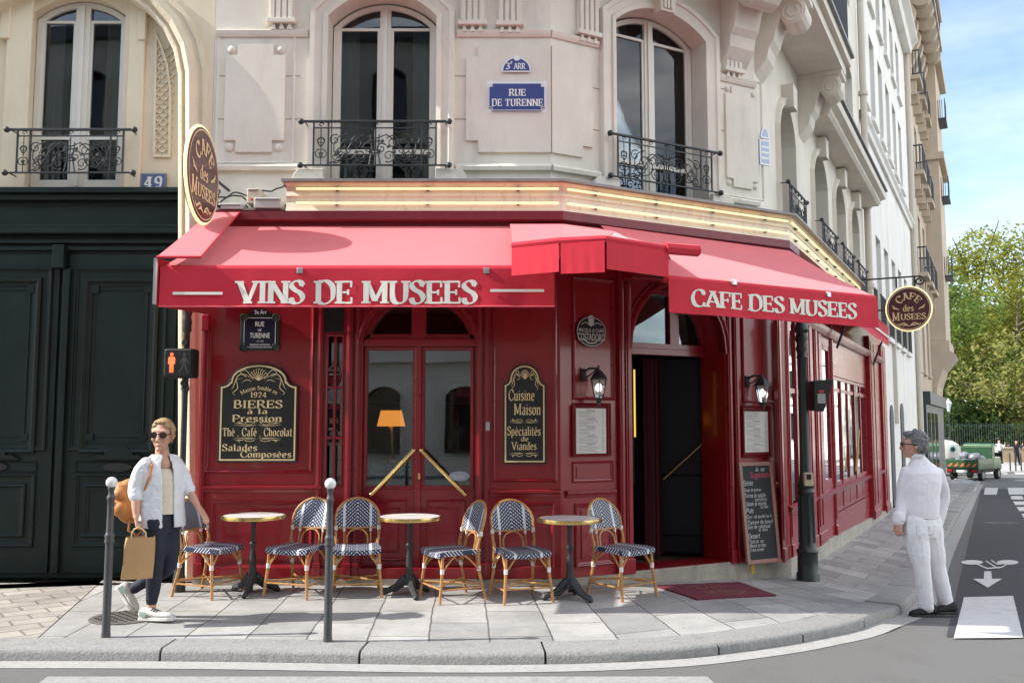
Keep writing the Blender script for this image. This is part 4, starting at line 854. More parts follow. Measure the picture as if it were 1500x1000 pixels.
# --- openings
dA = FA.px(530, 650, 0)[0], FA.px(696, 650, 0)[0]; dz = FA.px(612, 838, 0)[1], FA.px(612, 500, 0)[1], FA.px(612, 430, 0)[1]
nA = FA.box(477, 490, 503, 713, 0)
eB = FB.px(926, 650, 0)[0], FB.px(1064, 650, 0)[0]; ez = .07, FB.px(990, 512, 0)[1], FB.px(990, 418, 0)[1]
mb = MB(); mb.wall([(SL0, ZB), (0, ZB), (0, ZS), (SL0, ZS)], [arch_out(dA[0], dA[1], ZB + .015, dz[1], dz[2]), [(nA[0], nA[2]), (nA[1], nA[2]), (nA[1], nA[3]), (nA[0], nA[3])]], 0, .16); mb.build('frontage', RED, shop, FA)
mb = MB(); mb.wall([(0, ZBb), (LB, ZBb), (LB, ZS), (0, ZS)], [arch_out(eB[0], eB[1], ez[0], ez[1], ez[2])], 0, .42); mb.build('frontage', RED, shop, FB)
cs = lambda u: FC.px(u, 600, 0)[0]
bays = [(cs(1157), cs(1179)), (cs(1221.5), cs(1269))]
c_g1, c_g2 = (cs(1145.5), cs(1152)), (cs(1206), cs(1217))
zc0, zc1 = .62, 2.55
holes = [arch_out(bays[0][0], bays[0][1], .5, 2.35, 2.95), [(bays[1][0], .25), (bays[1][1], .25), (bays[1][1], 2.35), (bays[1][0], 2.35)], [(c_g1[0], .85), (c_g1[1], .85), (c_g1[1], 2.8), (c_g1[0], 2.8)], [(c_g2[0], .75), (c_g2[1], .75), (c_g2[1], 2.75), (c_g2[0], 2.75)]]
mb = MB(); mb.wall([(0, -.3), (SCe, -.3), (SCe, ZS), (0, ZS)], holes, 0, .14); mb.build('frontage', RED, shop, FC)
mb = MB(); mb.add([FC.T((SCe, 0, -.3)), FC.T((SCe, -.6, -.3)), FC.T((SCe, -.6, ZS)), FC.T((SCe, 0, ZS))], [(0, 1, 2, 3)]); mb.add([FA.T((SL0, 0, 0)), FA.T((SL0, WO - .1, 0)), FA.T((SL0, WO - .1, ZS)), FA.T((SL0, 0, ZS))], [(0, 1, 2, 3)]); mb.build('end_board', RED, shop, world=True)
def bx(name, fr, u0, v0, u1, v1, o0, o1, m=RED, bev=.006, par=None):
    s0, s1, z0, z1 = fr.box(u0, v0, u1, v1, o1); q = MB(); q.box(s0, s1, o0, o1, z0, z1); return q.build(name, m, par or shop, fr, bevel=bev)
def pilaster(fr, s0, s1, o, z0=None, z1=3.6, m=REDTRIM):
    z0 = ZB if z0 is None else z0; q = MB(); q.box(s0, s1, 0, o, z0 + .02, z1); q.box(s0 - .012, s1 + .012, 0, o + .02, z0 + .005, z0 + .16); w = s1 - s0
    q.box(s0 + w * .25, s1 - w * .25, o, o + .012, z0 + .25, z1 - .1); return q.build('pilaster', m, shop, fr, bevel=.006)
def rpan(fr, u0, v0, u1, v1, w=.05, h=.03, off=0, name='panel', field=True):
    s0, s1, z0, z1 = fr.box(u0, v0, u1, v1, off); q = MB(); q.rectm(s0, s1, z0, z1, w, h, off)
    if field: q.prism([(s0 + w * 1.7, z0 + w * 1.7), (s1 - w * 1.7, z0 + w * 1.7), (s1 - w * 1.7, z1 - w * 1.7), (s0 + w * 1.7, z1 - w * 1.7)], off, off + h * .45)
    return q.build(name, REDTRIM, shop, fr)
def rail(fr, u0, u1, v, d=.045, h=.05, vr=None):
    s0, s1 = fr.px(u0, v, d)[0], fr.px(u1, v, d)[0]; z = fr.px(u0, v, d)[1]; q = MB(); q.sweep([(s0, z), (s1, z)], [(-h, 0), (-h, d * .4), (-h * .4, d * .5), (-h * .2, d), (h * .3, d), (h * .5, 0)]); return q.build('dado_rail', REDTRIM, shop, fr)
# A front
pilaster(FA, FA.px(290, 700)[0] + .002, FA.px(300, 700)[0], .035)
rpan(FA, 303, 400, 460, 692, .045, .035, field=False); rail(FA, 288, 470, 714); rpan(FA, 308, 733, 458, 832, .05, .028)
pilaster(FA, FA.px(463, 700)[0], FA.px(471, 700)[0], .03)
pilaster(FA, FA.px(506, 700)[0], FA.px(515, 700)[0], .05); pilaster(FA, FA.px(519, 700)[0], FA.px(526, 700)[0], .03)
pilaster(FA, FA.px(699, 700)[0], FA.px(706, 700)[0], .05); pilaster(FA, FA.px(709, 700)[0], FA.px(717, 700)[0], .03)
rpan(FA, 722, 400, 816, 705, .05, .03, field=False); rail(FA, 718, 821, 720); rpan(FA, 730, 736, 812, 832, .05, .028)
q = MB(); q.box(SL0, -.0, 0, .03, ZB + .003, ZB + .11); q.build('skirting', RED, shop, FA, bevel=.006)
# vent grille and the slim side light
s0, s1, z0, z1 = FA.box(476, 440, 503, 486, .01); q = MB(); q.box(s0, s1, 0, .012, z0, z1)
for k in range(12): q.box(s0 + .01, s1 - .01, .012, .022, z0 + (z1 - z0) * (k + .2) / 12, z0 + (z1 - z0) * (k + .6) / 12)
q.build('vent_grille', mat('matt_black', (.01, .01, .01), .6), shop, FA)
q = MB(); q.rectm(nA[0], nA[1], nA[2], nA[3], .02, .02, 0); m_ = (nA[0] + nA[1]) / 2; q.box(m_ - .012, m_ + .012, -.05, .015, nA[2], nA[3])
for v in (567, 641): z = FA.px(490, v)[1]; q.box(nA[0], nA[1], -.05, .012, z - .012, z + .012)
sl = q.build('side_light', REDTRIM, shop, FA); q = MB(); q.box(nA[0] + .002, nA[1] - .002, -.075, -.07, nA[2] + .002, nA[3] - .002); q.build('pane', SHOPGLASS, sl, FA)
# arched surround of the double door
def arch_trim(fr, a, b, z0, zs, zt, w=.10, h=.05):
    o = arch_out(a, b, z0, zs, zt); o = o[1:] + [o[0]]; q = MB(); q.sweep(o, [(0, -.1), (0, .0 + h * .5), (-.03, h * .5), (-.035, h), (-w * .6, h * .8), (-w * .7, h * .4), (-w, h * .4), (-w, 0)]); return q.build('arch_surround', REDTRIM, shop, fr, smooth=True)
arch_trim(FA, dA[0], dA[1], dz[1] - .02, dz[1], dz[2])
def leaf_door(fr, u0, v0, u1, v1, g, off, name='door_leaf', lower=True):
    """door leaf with a glazed upper part g=(u0,v0,u1,v1)"""
    s0, s1, z0, z1 = fr.box(u0, v0, u1, v1, off); a, b, c, d = fr.box(*g, off); q = MB()
    q.wall([(s0, z0), (s1, z0), (s1, z1), (s0, z1)], [[(a, c), (b, c), (b, d), (a, d)]], off, .05); q.sweep([(s0, z0), (s1, z0), (s1, z1), (s0, z1)], [(0, off - .05), (0, off)], True)
    q.rectm(a - .035, b + .035, c - .035, d + .035, .035, .014, off)
    if lower: q.rectm(s0 + .09, s1 - .09, z0 + .12, c - .14, .04, .022, off); q.rectm(s0 + .17, s1 - .17, z0 + .2, c - .22, .03, .014, off)
    L_ = q.build(name, REDTRIM, shop, fr); q = MB(); q.box(a + .001, b - .001, off - .03, off - .024, c + .001, d - .001); q.build('pane', SHOPGLASS, L_, fr); return L_
z_t = dz[1]
lf = leaf_door(FA, 531, 505, 612, 838, (538, 513, 604, 711), -.08); rt = leaf_door(FA, 613, 505, 695, 838, (622, 513, 689, 711), -.08)
q = MB(); q.box(*[FA.px(608, 600, -.06)[0], FA.px(617, 600, -.06)[0]], -.1, -.05, ZB + .03, z_t - .02); q.build('meeting_stile', REDTRIM, shop, FA, bevel=.008)
q = MB(); q.box(dA[0], dA[1], -.14, -.02, z_t - .045, z_t + .03); mL, mR = FA.px(604, 480, -.1)[0], FA.px(625, 480, -.1)[0]; q.box(mL, mR, -.14, -.03, z_t + .03, dz[2]); tr = q.build('transom', REDTRIM, shop, FA, bevel=.006)
q = MB(); q.box(dA[0] + .01, dA[1] - .01, -.12, -.115, z_t + .03, dz[2]); q.build('pane', FANGLASS, tr, FA)
o = arch_out(dA[0] + .002, dA[1] - .002, z_t + .03, z_t + .04, dz[2] - .004); q = MB(); q.sweep(o, [(0, -.13), (0, -.05), (.05, -.05), (.05, -.13)], True); q.build('fanlight_frame', REDTRIM, shop, FA)
def brass(fr, a, b, off, r=.02, par=None):
    (s0, z0), (s1, z1) = fr.px(*a, off), fr.px(*b, off); q = MB(); q.tube([(s0, off, z0), (s1, off, z1)], r, 8)
    for s, z in ((s0, z0), (s1, z1)): q.tube([(s, off, z), (s, off - .1, z)], .012, 6); q.ball((s, off, z), r * 1.15, 5)
    return q.build('push_bar', BRASS, par or shop, fr, smooth=True)
brass(FA, (606, 659), (544, 724), .03, par=lf); brass(FA, (617, 659), (681, 724), .03, par=rt)
q = MB(); s, z = FA.px(614, 697, -.05); q.box(s - .012, s + .012, -.05, -.04, z - .03, z + .03); q.build('keyhole_plate', BRASS, shop, FA)
s, z = FA.px(714.5, 624, .045); q = MB(); q.box(s - .02, s + .02, .03, .055, z - .045, z + .045); q.box(s - .012, s + .012, .055, .06, z - .02, z + .02); q.build('door_bell', mat('steel', (.5, .5, .5), .35, metal=.9), shop, FA, bevel=.004)
# B front
sB = lambda u, v=650: FB.px(u, v)[0]
rpan(FB, 838, 408, 899, 586, .04, .03, field=False); rpan(FB, 838, 590, 894, 668, .035, .03, field=False); rpan(FB, 838, 675, 898, 706, .03, .02); rpan(FB, 842, 736, 898, 828, .045, .028); rail(FB, 832, 904, 722)
pilaster(FB, sB(905), sB(912), .05, ZBb); pilaster(FB, sB(915), sB(924), .035, ZBb)
pilaster(FB, sB(1066), sB(1072), .035, ZBb); pilaster(FB, sB(1074.5), sB(1080.5), .05, ZBb)
rpan(FB, 1086, 455, 1135, 590, .035, .03, field=False); rpan(FB, 1085, 594, 1129, 670, .03, .03, field=False); rpan(FB, 1086, 725, 1135, 806, .04, .028); rail(FB, 1082, 1140, 710)
pilaster(FB, sB(1139), LB - .02, .04, ZBb); arch_trim(FB, eB[0], eB[1], ez[1] - .02, ez[1], ez[2])
q = MB(); q.box(eB[0], eB[1], -.4, -.3, ez[1] - .04, ez[1] + .03); c0, c1 = FB.px(979, 470, -.34)[0], FB.px(992, 470, -.34)[0]; q.box(c0, c1, -.4, -.31, ez[1] + .03, ez[2]); o = arch_out(eB[0] + .002, eB[1] - .002, ez[1] + .03, ez[1] + .04, ez[2] - .004); q.sweep(o, [(0, -.4), (0, -.3), (.06, -.3), (.06, -.4)], True); tr = q.build('transom', REDTRIM, shop, FB, bevel=.006)
q = MB(); q.box(eB[0] + .01, eB[1] - .01, -.36, -.355, ez[1] + .03, ez[2]); q.build('pane', FANGLASS, tr, FB)
DARKD = mat('dark_blue_door', (.004, .006, .011), .45, spec=.25)
dl0, dl1 = FB.px(974, 650, -.6)[0], FB.px(1036, 650, -.5)[0]
q = MB(); q.add([(dl0, -.85, .1), (dl1, -.43, .1), (dl1, -.43, ez[1] - .05), (dl0, -.85, ez[1] - .05), (dl0 - .02, -.9, .1), (dl1 - .02, -.48, .1), (dl1 - .02, -.48, ez[1] - .05), (dl0 - .02, -.9, ez[1] - .05)], [(0, 1, 2, 3), (7, 6, 5, 4), (0, 4, 5, 1), (1, 5, 6, 2), (2, 6, 7, 3), (3, 7, 4, 0)])
lerp = lambda t: (dl0 + (dl1 - dl0) * t, -.85 + .42 * t)
for z0, z1 in ((.3, 1.0), (1.15, 2.4)):
    P_ = [(*lerp(.15), z0), (*lerp(.85), z0), (*lerp(.85), z1), (*lerp(.15), z1)]; q.tube([(a, b + .012, c) for a, b, c in P_], .014, 4, True)
dd = q.build('open_door', DARKD, shop, FB)
q = MB(); q.tube([(*lerp(.12)[:1], lerp(.12)[1] + .07, .95), (lerp(.8)[0], lerp(.8)[1] + .07, 1.38)], .018, 6); q.build('push_bar', mat('dull_brass', (.22, .15, .07), .4, metal=1), dd, FB)
q = MB(); q.tube([(dl1 + .02, -.42, .08), (dl1 + .02, -.42, .32)], .014, 6); q.build('floor_bolt', MATS['steel'], dd, FB); q = MB(); q.box(dl1 + .01, dl1 + .035, -.41, -.39, 1.0, 1.62); q.build('edge_plate', BRASS, dd, FB)
q = MB(); n = 14; a, b = FB.px(952, 650, -.5)[0], FB.px(976, 650, -.5)[0]
for z in (.1, ez[1] - .06): q.v += [(a + (b - a) * k / n, -.62 + .035 * math.sin(k * 1.9), z) for k in range(n + 1)]
q.f += [[k, k + 1, n + 2 + k, n + 1 + k] for k in range(n)]; q.build('door_curtain', mat('dark_red_velvet', (.05, .004, .008), .9), shop, FB, smooth='all')
q = MB(); q.box(eB[0] - .02, eB[1] + .02, -.42, .03, .046, .068); q.build('threshold', PLINTH, shop, FB, bevel=.01)
# C front
def cpil(u0, u1, o, m=REDTRIM): pilaster(FC, cs(u0), cs(u1), o, .03 - .29 * cs(u1) / SCe, 3.3, m)
for u0, u1, o in ((1140.5, 1144.5, .012), (1153, 1156, .012), (1180, 1187, .05), (1190, 1194, .05), (1197, 1204, .02), (1218, 1220.5, .02), (1270, 1275, .08), (1277, 1281, .05), (1290, 1296, .05)): cpil(u0, u1, o)
q = MB(); q.sweep([(.05, .62), (SCe - .02, .62)], [(-.05, 0), (-.05, .04), (0, .06), (.03, 0)]); q.build('dado_rail', REDTRIM, shop, FC)
q = MB(); q.sweep([(.05, 2.95), (SCe - .02, 2.95)], [(-.06, 0), (-.06, .05), (0, .08), (.05, .1), (.06, 0)]); q.build('cornice_rail', REDTRIM, shop, FC)
def glz(a, b, z0, z1, cols, rows, name='shop_window', arch=None):
    q = MB(); q.sweep([(a + .002, z0 + .002), (b - .002, z0 + .002), (b - .002, z1 - .002), (a + .002, z1 - .002)], [(0, -.1), (0, -.004), (.05, -.004), (.05, -.1)], True)
    for k in range(1, cols): s = a + (b - a) * k / cols; q.box(s - .04, s + .04, -.08, -.006 + (k % 2) * .008, z0 + .05, z1 - .05)
    for t in rows: z = z0 + (z1 - z0) * t; q.box(a + .05, b - .05, -.08, -.012, z - .03, z + .03)
    o = q.build(name, REDTRIM, shop, FC); w = (b - a) / cols
    for k in range(cols): g = MB(); g.box(a + w * k + .02, a + w * (k + 1) - .02, -.030, -.026, z0 + .02, z1 - .02); g.build('pane', STREETGLASS, o, FC)
    return o
w1 = glz(*bays[0], .5, 2.94, 2, (.62,)); fd = glz(*bays[1], .26, 2.34, 5, (.9,), 'folding_door'); q = MB(); [q.box(bays[1][0] + (bays[1][1] - bays[1][0]) * k / 5 + .05, bays[1][0] + (bays[1][1] - bays[1][0]) * (k + 1) / 5 - .05, -.025, -.010, .3, .72) for k in range(5)]; q.build('lower_panel', REDTRIM, fd, FC); glz(*c_g1, .85, 2.8, 1, ()); glz(*c_g2, .75, 2.75, 1, ())
q = MB(); a = cs(1246); q.tube([(a, .06, .8), (a + .5, .06, 1.5)], .02, 6); q.build('push_bar', MATS['dull_brass'], fd, FC)
# interior shell seen through the glass
INT = mat('dim_interior', (.085, .07, .055), .8, var=.3, vscale=1.5)
q = MB(); P_ = [FA.T((SL0, -.3, 0)), FA.T((0, -.3, 0)), FB.T((LB - .1, -.44, 0)), FC.T((SCe, -.3, 0)), FC.T((SCe, -4.5, 0)), FA.T((.6, -6.5, 0)), FA.T((SL0, -6.5, 0))]
q.hprism([(p.x, p.y) for p in P_], .02, .05); q.build('floor', mat('tiled_floor', (.10, .06, .045), .5), shop, world=True)
q = MB(); P2_ = P_[3:] + [P_[0]]; [q.add([(a.x, a.y, .05), (b.x, b.y, .05), (b.x, b.y, 3.6), (a.x, a.y, 3.6)], [(0, 1, 2, 3)]) for a, b in zip(P2_, P2_[1:])]; q.build('inner_wall', INT, shop, world=True); q = MB(); q.hprism([(p.x, p.y) for p in P_], 3.58, 3.61); q.build('ceiling', mat('cream_ceiling', (.62, .58, .5), .9), shop, world=True)
bar = thing('bar_counter', 'dark wooden bar counter inside the cafe behind the double doors', 'bar', FA.T((-1.2, -3.0, .05)))
q = MB(); q.box(-1.5, 1.6, -.25, .25, 0, 1.0); q.build('counter', mat('dark_wood', (.05, .025, .014), .4, var=.3), bar); q = MB(); q.box(-1.55, 1.65, -.3, .3, 1.0, 1.05); q.build('counter_top', mat('pewter', (.4, .4, .42), .25, metal=.8), bar)
lp = thing('table_lamp', 'lit table lamp with pleated orange shade on the bar behind the glass door', 'lamp', FA.T((FA.px(573, 620, -2.9)[0], -2.9, 1.10)))
zl0 = FA.px(573, 624, -2.9)[1] - 1.10; zl1 = FA.px(573, 601, -2.9)[1] - 1.10
q = MB(); q.lathe([(.09, 0), (.09, .02), (.025, .05), (.05, .14), (.02, zl0 + .05)], n=12); q.build('lamp_base', BRASS, lp, smooth=True)
q = MB(); n = 36; rr = lambda r, k: r * (1 + .02 * (k % 2)); q.v = [(rr(.185, k) * math.cos(2 * math.pi * k / n), rr(.185, k) * math.sin(2 * math.pi * k / n), zl0) for k in range(n)] + [(rr(.135, k) * math.cos(2 * math.pi * k / n), rr(.135, k) * math.sin(2 * math.pi * k / n), zl1) for k in range(n)]; q.f = [[k, (k + 1) % n, n + (k + 1) % n, n + k] for k in range(n)]; q.build('lamp_shade', mat('lit_orange_shade', (.8, .3, .06), .8, emit=(1, .33, .05), estr=.75), lp)
shelf = thing('bottle_shelf', 'shelves of bottles on the back wall inside the cafe', 'shelf', FA.T((-1.2, -6.2, .05)))
q = MB(); [q.box(-1.8, 1.8, -.15, .15, z, z + .03) for z in (1.1, 1.5, 1.9)]; q.box(-1.85, 1.85, .15, .2, .9, 2.3); q.build('shelves', MATS['dark_wood'], shelf)
BM = [mat('bottle_green', (.02, .08, .03), .2), mat('bottle_amber', (.25, .10, .02), .2), mat('bottle_clear', (.45, .45, .42), .2)]
for k in range(36):
    q = MB(); r = .035; q.lathe([(r, 0), (r, .18), (.013, .23), (.013, .29)], (-1.7 + .29 * (k % 12) + .04 * math.sin(k * 3), 0, (1.13, 1.53, 1.93)[k // 12]), 8); q.build('bottle', BM[k % 3], shelf, smooth=True)
# warm tube light by the entrance
tl = thing('neon_lamp', 'lit yellow tube lamp just inside the left edge of the open entrance', 'lamp', FB.T((FB.px(926, 650, -.9)[0], -.9, .9))); q = MB(); q.tube([(.035, 0, .55), (.035, 0, 1.35)], .011, 8); q.build('tube', mat('yellow_tube', (.9, .7, .2), .4, emit=(1, .68, .12), estr=.4), tl); q = MB(); q.box(-.06, .02, -.03, .03, 0, 1.5); q.build('holder', MATS['dark_wood'], tl)
# ---------------------------------------------------- sign trough with neon tubes
fas = thing('neon_fascia', 'cream sign trough with two lit yellow neon tubes over the awnings', 'sign fascia', (XA, DA, 3.7))
FO = .14; za = lambda v, off=FO: FA.px(600, v, off)[1]
sF0 = FA.px(418, 290, FO)[0]; SFe = FC.px(1262, 430, FO)[0]
def psweep(prof, sA, sC, name, m, par, smooth=False):
    q = MB(); rows = [plan3(o, sA, sC) for o, z in prof]; n = len(prof)
    q.v = [(rows[k][j].x, rows[k][j].y, prof[k][1]) for j in range(4) for k in range(n)]; q.f = [[j * n + k, j * n + k + 1, (j + 1) * n + k + 1, (j + 1) * n + k] for j in range(3) for k in range(n - 1)] + [list(range(n)), list(range(3 * n, 4 * n))]
    return q.build(name, m, par, world=True, smooth=smooth)
TRO = mat('cream_metal_trough', (.74, .68, .54), .55, var=.06, vscale=4, dirt=((.32, .25, .18), .5), dscale=6)
psweep([(WO, za(308)), (FO - .02, za(308)), (FO - .03, za(303)), (FO - .045, za(295)), (FO - .04, za(288)), (FO - .025, za(286)), (FO - .045, za(279)), (FO - .04, za(272)), (FO + .01, za(268)), (WO, za(268))], sF0, SFe, 'trough', TRO, fas)
psweep([(WO, za(267.6)), (FO + .07, za(267.6)), (FO + .07, za(264)), (WO, za(255))], sF0 - .03, SFe, 'capping', ZINC, fas)
psweep([(WO, za(324, .1)), (.10, za(324, .1)), (.12, za(322, .1)), (.12, za(309.5, .1)), (.08, za(308.6, .1)), (WO, za(308.6, .1))], SL0 + .02, .55, 'fascia_rail', mat('maroon_fascia_paint', (.16, .012, .022), .45, dirt=((.24, .05, .06), .4), dscale=3), fas)
for v in (276.5, 297.5):
    P_ = [p + Vector((0, 0, za(v))) for p in plan3(FO + .0, sF0 + .06, SFe - .1)]
    for a, b in zip(P_, P_[1:]): q = MB(); t = (b - a).normalized(); q.tube([a + t * .05, b - t * .05], .0125, 6); q.build('neon_tube', NEON, fas, world=True)
    for a, b in zip(P_, P_[1:]):
        n = max(1, int((b - a).length / .7))
        for k in range(1, n + 1): p = a.lerp(b, (k - .5) / n); q = MB(); q.box(p.x - .012, p.x + .012, p.y - .0, p.y + .07, p.z - .015, p.z + .015); q.build('tube_clip', MATS['matt_black'], fas, world=True)
# ---------------------------------------------------- awnings
def fabric_quad(q, pts, n=(10, 6), sag=.02, seed=0):
    """pts: back-left, back-right, front-right, front-left (world); gently sagging cloth"""
    a, b, c, d = [Vector(p) for p in pts]; o = len(q.v); w, h = n
    for j in range(h + 1):
        for i in range(w + 1):
            u, v = i / w, j / h; p = (a * (1 - u) + b * u) * (1 - v) + (d * (1 - u) + c * u) * v
            q.v.append(tuple(p + Vector((0, 0, -sag * math.sin(math.pi * v) * (1 + .25 * math.sin(u * 9 + seed))))))
    q.f += [[o + j * (w + 1) + i, o + j * (w + 1) + i + 1, o + (j + 1) * (w + 1) + i + 1, o + (j + 1) * (w + 1) + i] for j in range(h) for i in range(w)]
def valance(q, P0, P1, h, n=34, amp=.009, seed=0, t=.0, lean=.0, nrm=Vector((0, -1, 0))):
    P0, P1 = Vector(P0), Vector(P1); o = len(q.v); rows = 6
    for j in range(rows + 1):
        for i in range(n + 1):
            u, v = i / n, j / rows; p = P0.lerp(P1, u) - Vector((0, 0, h * v)); p += nrm * (amp * v * (math.sin(u * 23 + seed) + .6 * math.sin(u * 51 + 2 * seed)) + lean * v); q.v.append(tuple(p))
    q.f += [[o + j * (n + 1) + i, o + j * (n + 1) + i + 1, o + (j + 1) * (n + 1) + i + 1, o + (j + 1) * (n + 1) + i] for j in range(rows) for i in range(n)]
AP_ = 1.65
awA = thing('awning', 'wide red awning lettered VINS DE MUSEES over the terrace chairs', 'awning', (XA - 1.6, DA, 3.6), group='red cafe awnings')
T = FA.T; ztop = FA.px(560, 331, .1)[1]; zfr = FA.px(500, 394, AP_)[1]; aL, aR = FA.px(236, 420, AP_)[0], FA.px(812, 420, AP_)[0]; zvb = FA.px(500, 449.5, AP_)[1]
q = MB(); fabric_quad(q, [T((aL + .05, .08, ztop)), T((aR + .3, .08, ztop)), T((aR, AP_, zfr + .02)), T((aL, AP_, zfr + .02))], (14, 8)); q.build('canopy', SUNLITC, awA, world=True, smooth='all')
q = MB(); q.tube([T((aL - .01, AP_ - .01, zfr)), T((aR + .005, AP_ - .01, zfr))], .036, 8); q.build('front_bar', FABRIC, awA, world=True, smooth=True)
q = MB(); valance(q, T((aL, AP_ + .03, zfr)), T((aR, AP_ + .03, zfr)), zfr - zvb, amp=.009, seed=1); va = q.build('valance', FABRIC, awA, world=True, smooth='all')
HEM = mat('canvas_hem', (.72, .10, .13), .8)
q = MB(); q.tube([T((aL + (aR - aL) * k / 34, AP_ + .03 + .009 * (math.sin(k / 34 * 23 + 1) + .6 * math.sin(k / 34 * 51 + 2)), zvb)) for k in range(35)], .008, 5); q.build('hem', HEM, va, world=True)
vo = AP_ + .046; rip = lambda u, sd: .009 * (math.sin(u * 23 + sd) + .6 * math.sin(u * 51 + 2 * sd))
b4 = FA.box(343, 409, 700, 446, vo); q = MB(); put_text(q, 'VINS DE MUSEES', *b4, 0, mapf=lambda s, z, o: (s, AP_ + .0345 + o + rip((s - aL) / (aR - aL), 1) * (zfr - z) / (zfr - zvb), z), thick=.235, thin=.075, serif=.14, gap=.035); q.build('lettering', LETTER, va, FA)
for a, b, w1_ in ((253, 326, 427.5), (718, 797, 423.5)): q = MB(); q.box(*[FA.px(u, 428, vo)[0] for u in (a, b)], vo, vo + .002, FA.px(a, w1_ + 4, vo)[1], FA.px(a, w1_, vo)[1]); q.build('painted_rule', LETTER, va, FA)
for u in (440, 713): q = MB(); s, z = FA.px(u, 396, AP_ + .02); q.box(s - .025, s + .025, AP_ - .02, AP_ + .045, z - .03, z + .02); q.build('bar_clip', MATS['steel'], awA, FA, bevel=.005)
q = MB(); wl_ = FA.px(299, 462, .02); valance(q, T((aL, AP_, zfr)), T((aL + .02, .1, zfr + .1)), zfr - zvb, n=16, seed=4, nrm=Vector((-1, 0, 0))); q.build('side_curtain', FABRIC, awA, world=True, smooth='all')
q = MB()
for s in (aL + .4, aR - .45): q.tube([T((s, AP_ - .05, zfr - .03)), T((s + .3, .9, zfr + .22)), T((s, .08, zfr + .3))], .018, 6)
q.build('folding_arm', FABRIC, awA, world=True)
q = MB(); s_, z_q = FA.px(302, 472, .06); q.box(s_ - .04, s_ + .04, 0, .1, z_q - .09, z_q + .08); q.build('arm_bracket', REDTRIM, awA, FA, bevel=.01)
# slim side flap lying over the left end
fl = thing('awning_flap', 'narrow red canvas flap lying over the left end of the wide awning', 'awning', T((-3.2, .8, 3.4)), group='red cafe awnings')
z1_, z0_ = FA.px(330, 311, .12)[1], FA.px(260, 376.5, AP_ + .06)[1]
f0, f1, f2, f3 = FA.px(306, 311, .12)[0], FA.px(351, 311, .12)[0], FA.px(294, 377, AP_ + .06)[0], FA.px(229, 376, AP_ + .06)[0]
q = MB(); fabric_quad(q, [T((f0, .121, z1_)), T((f1, .121, z1_)), T((f2, AP_ + .06, z0_)), T((f3, AP_ + .06, z0_))], (4, 8), .01); q.build('canopy', SUNLITC, fl, world=True, smooth='all')
q = MB(); q.tube([T((f3, AP_ + .06, z0_)), T((f2, AP_ + .06, z0_))], .012, 6); q.tube([T((f2, AP_ + .06, z0_)), T((f1, .122, z1_))], .008, 5); q.build('hem', FABRIC, fl, world=True)
q = MB(); valance(q, T((f3 + .005, AP_ + .05, z0_ - .01)), T((f3 + .03, .15, z0_ + .12)), z0_ - FA.px(232, 447, AP_)[1], 12, .004, nrm=Vector((-1, 0, 0))); q.build('side_valance', FABRIC, fl, world=True, smooth='all')
q = MB(); q.tube([T((f3 - .006, AP_ + .055, z0_ - .01)), T((f3 - .006, AP_ + .055, FA.px(232, 447, AP_)[1]))], .016, 6); q.build('edge_bar', MATS['steel'], fl, world=True)
# small corner awning
awK = thing('awning', 'short plain red corner awning bridging the two lettered awnings', 'awning', (XA + .1, DA - 1, 3.4), group='red cafe awnings')
zk = 3.05
fp = [at_z(751, 360, zk), at_z(820, 353, zk), at_z(886, 350, zk), at_z(976, 364, zk)]; bp_ = [FA.T((FA.px(747, 327, .14)[0], .14, FA.px(747, 328, .14)[1])), FA.T((0 + .14 * tB, .14, FA.px(831, 328, .14)[1])), FB.T((FB.px(901, 336, .16)[0], .16, FB.px(901, 337, .16)[1])), FB.T((FB.px(985, 352, .5)[0], .5, 3.28))]
q = MB()
for i in range(3): fabric_quad(q, [bp_[i], bp_[i + 1], fp[i + 1], fp[i]], (6, 6), .008, i)
q.build('canopy', SUNLITC, awK, world=True, smooth='all')
q = MB()
for i, (a, b, hh) in enumerate(((0, 1, (.235, .262)), (1, 2, (.262, .27)), (2, 3, (.265, .215)))):
    A_, B_ = fp[a], fp[b]; nn = Vector((B_.y - A_.y, -(B_.x - A_.x), 0)).normalized(); h0 = hh[0]
    valance(q, A_ + nn * .02 + (B_ - A_) * (.03 if i == 1 else 0), B_ + nn * .02, sum(hh) / 2, 14, .002, i * 2, nrm=nn)
vk = q.build('valance', FABRIC, awK, world=True, smooth='all')
q = MB(); q.tube(fp, .03, 8); q.tube([fp[3] - (fp[3] - fp[2]).normalized() * .02, at_z(1022, 367.5, zk + .01)], .05, 8); q.build('front_bar', FABRIC, awK, world=True, smooth=True)
# CAFE DES MUSEES awning on the splayed front
awB = thing('awning', 'red awning lettered CAFE DES MUSEES over the open entrance', 'awning', FB.T((1.6, 0, 3.5)), group='red cafe awnings')
BO = 1.75; TB = FB.T
bl, br_ = FB.px(976, 404, BO), FB.px(1281, 440, BO); zb_ = (bl[1] + br_[1]) / 2; hB = zb_ - FB.px(976, 457, BO)[1]
zt2 = FB.px(1100, 360, .14)[1]
q = MB(); fabric_quad(q, [TB((FB.px(880, 345, .14)[0], .14, zt2 + .02)), TB((FB.px(1157, 372, .14)[0], .14, zt2)), TB((br_[0], BO, zb_ + .02)), TB((bl[0] - .1, BO, zb_ + .02))], (14, 8)); q.build('canopy', SUNLITC, awB, world=True, smooth='all')
q = MB(); q.tube([TB((bl[0], BO - .01, zb_)), TB((br_[0] + .005, BO - .01, zb_))], .034, 8); q.build('front_bar', FABRIC, awB, world=True, smooth=True)
q = MB(); valance(q, TB((bl[0], BO + .03, zb_)), TB((br_[0], BO + .03, zb_)), hB, 30, .009, 3, nrm=FB.n); vb = q.build('valance', FABRIC, awB, world=True, smooth='all')
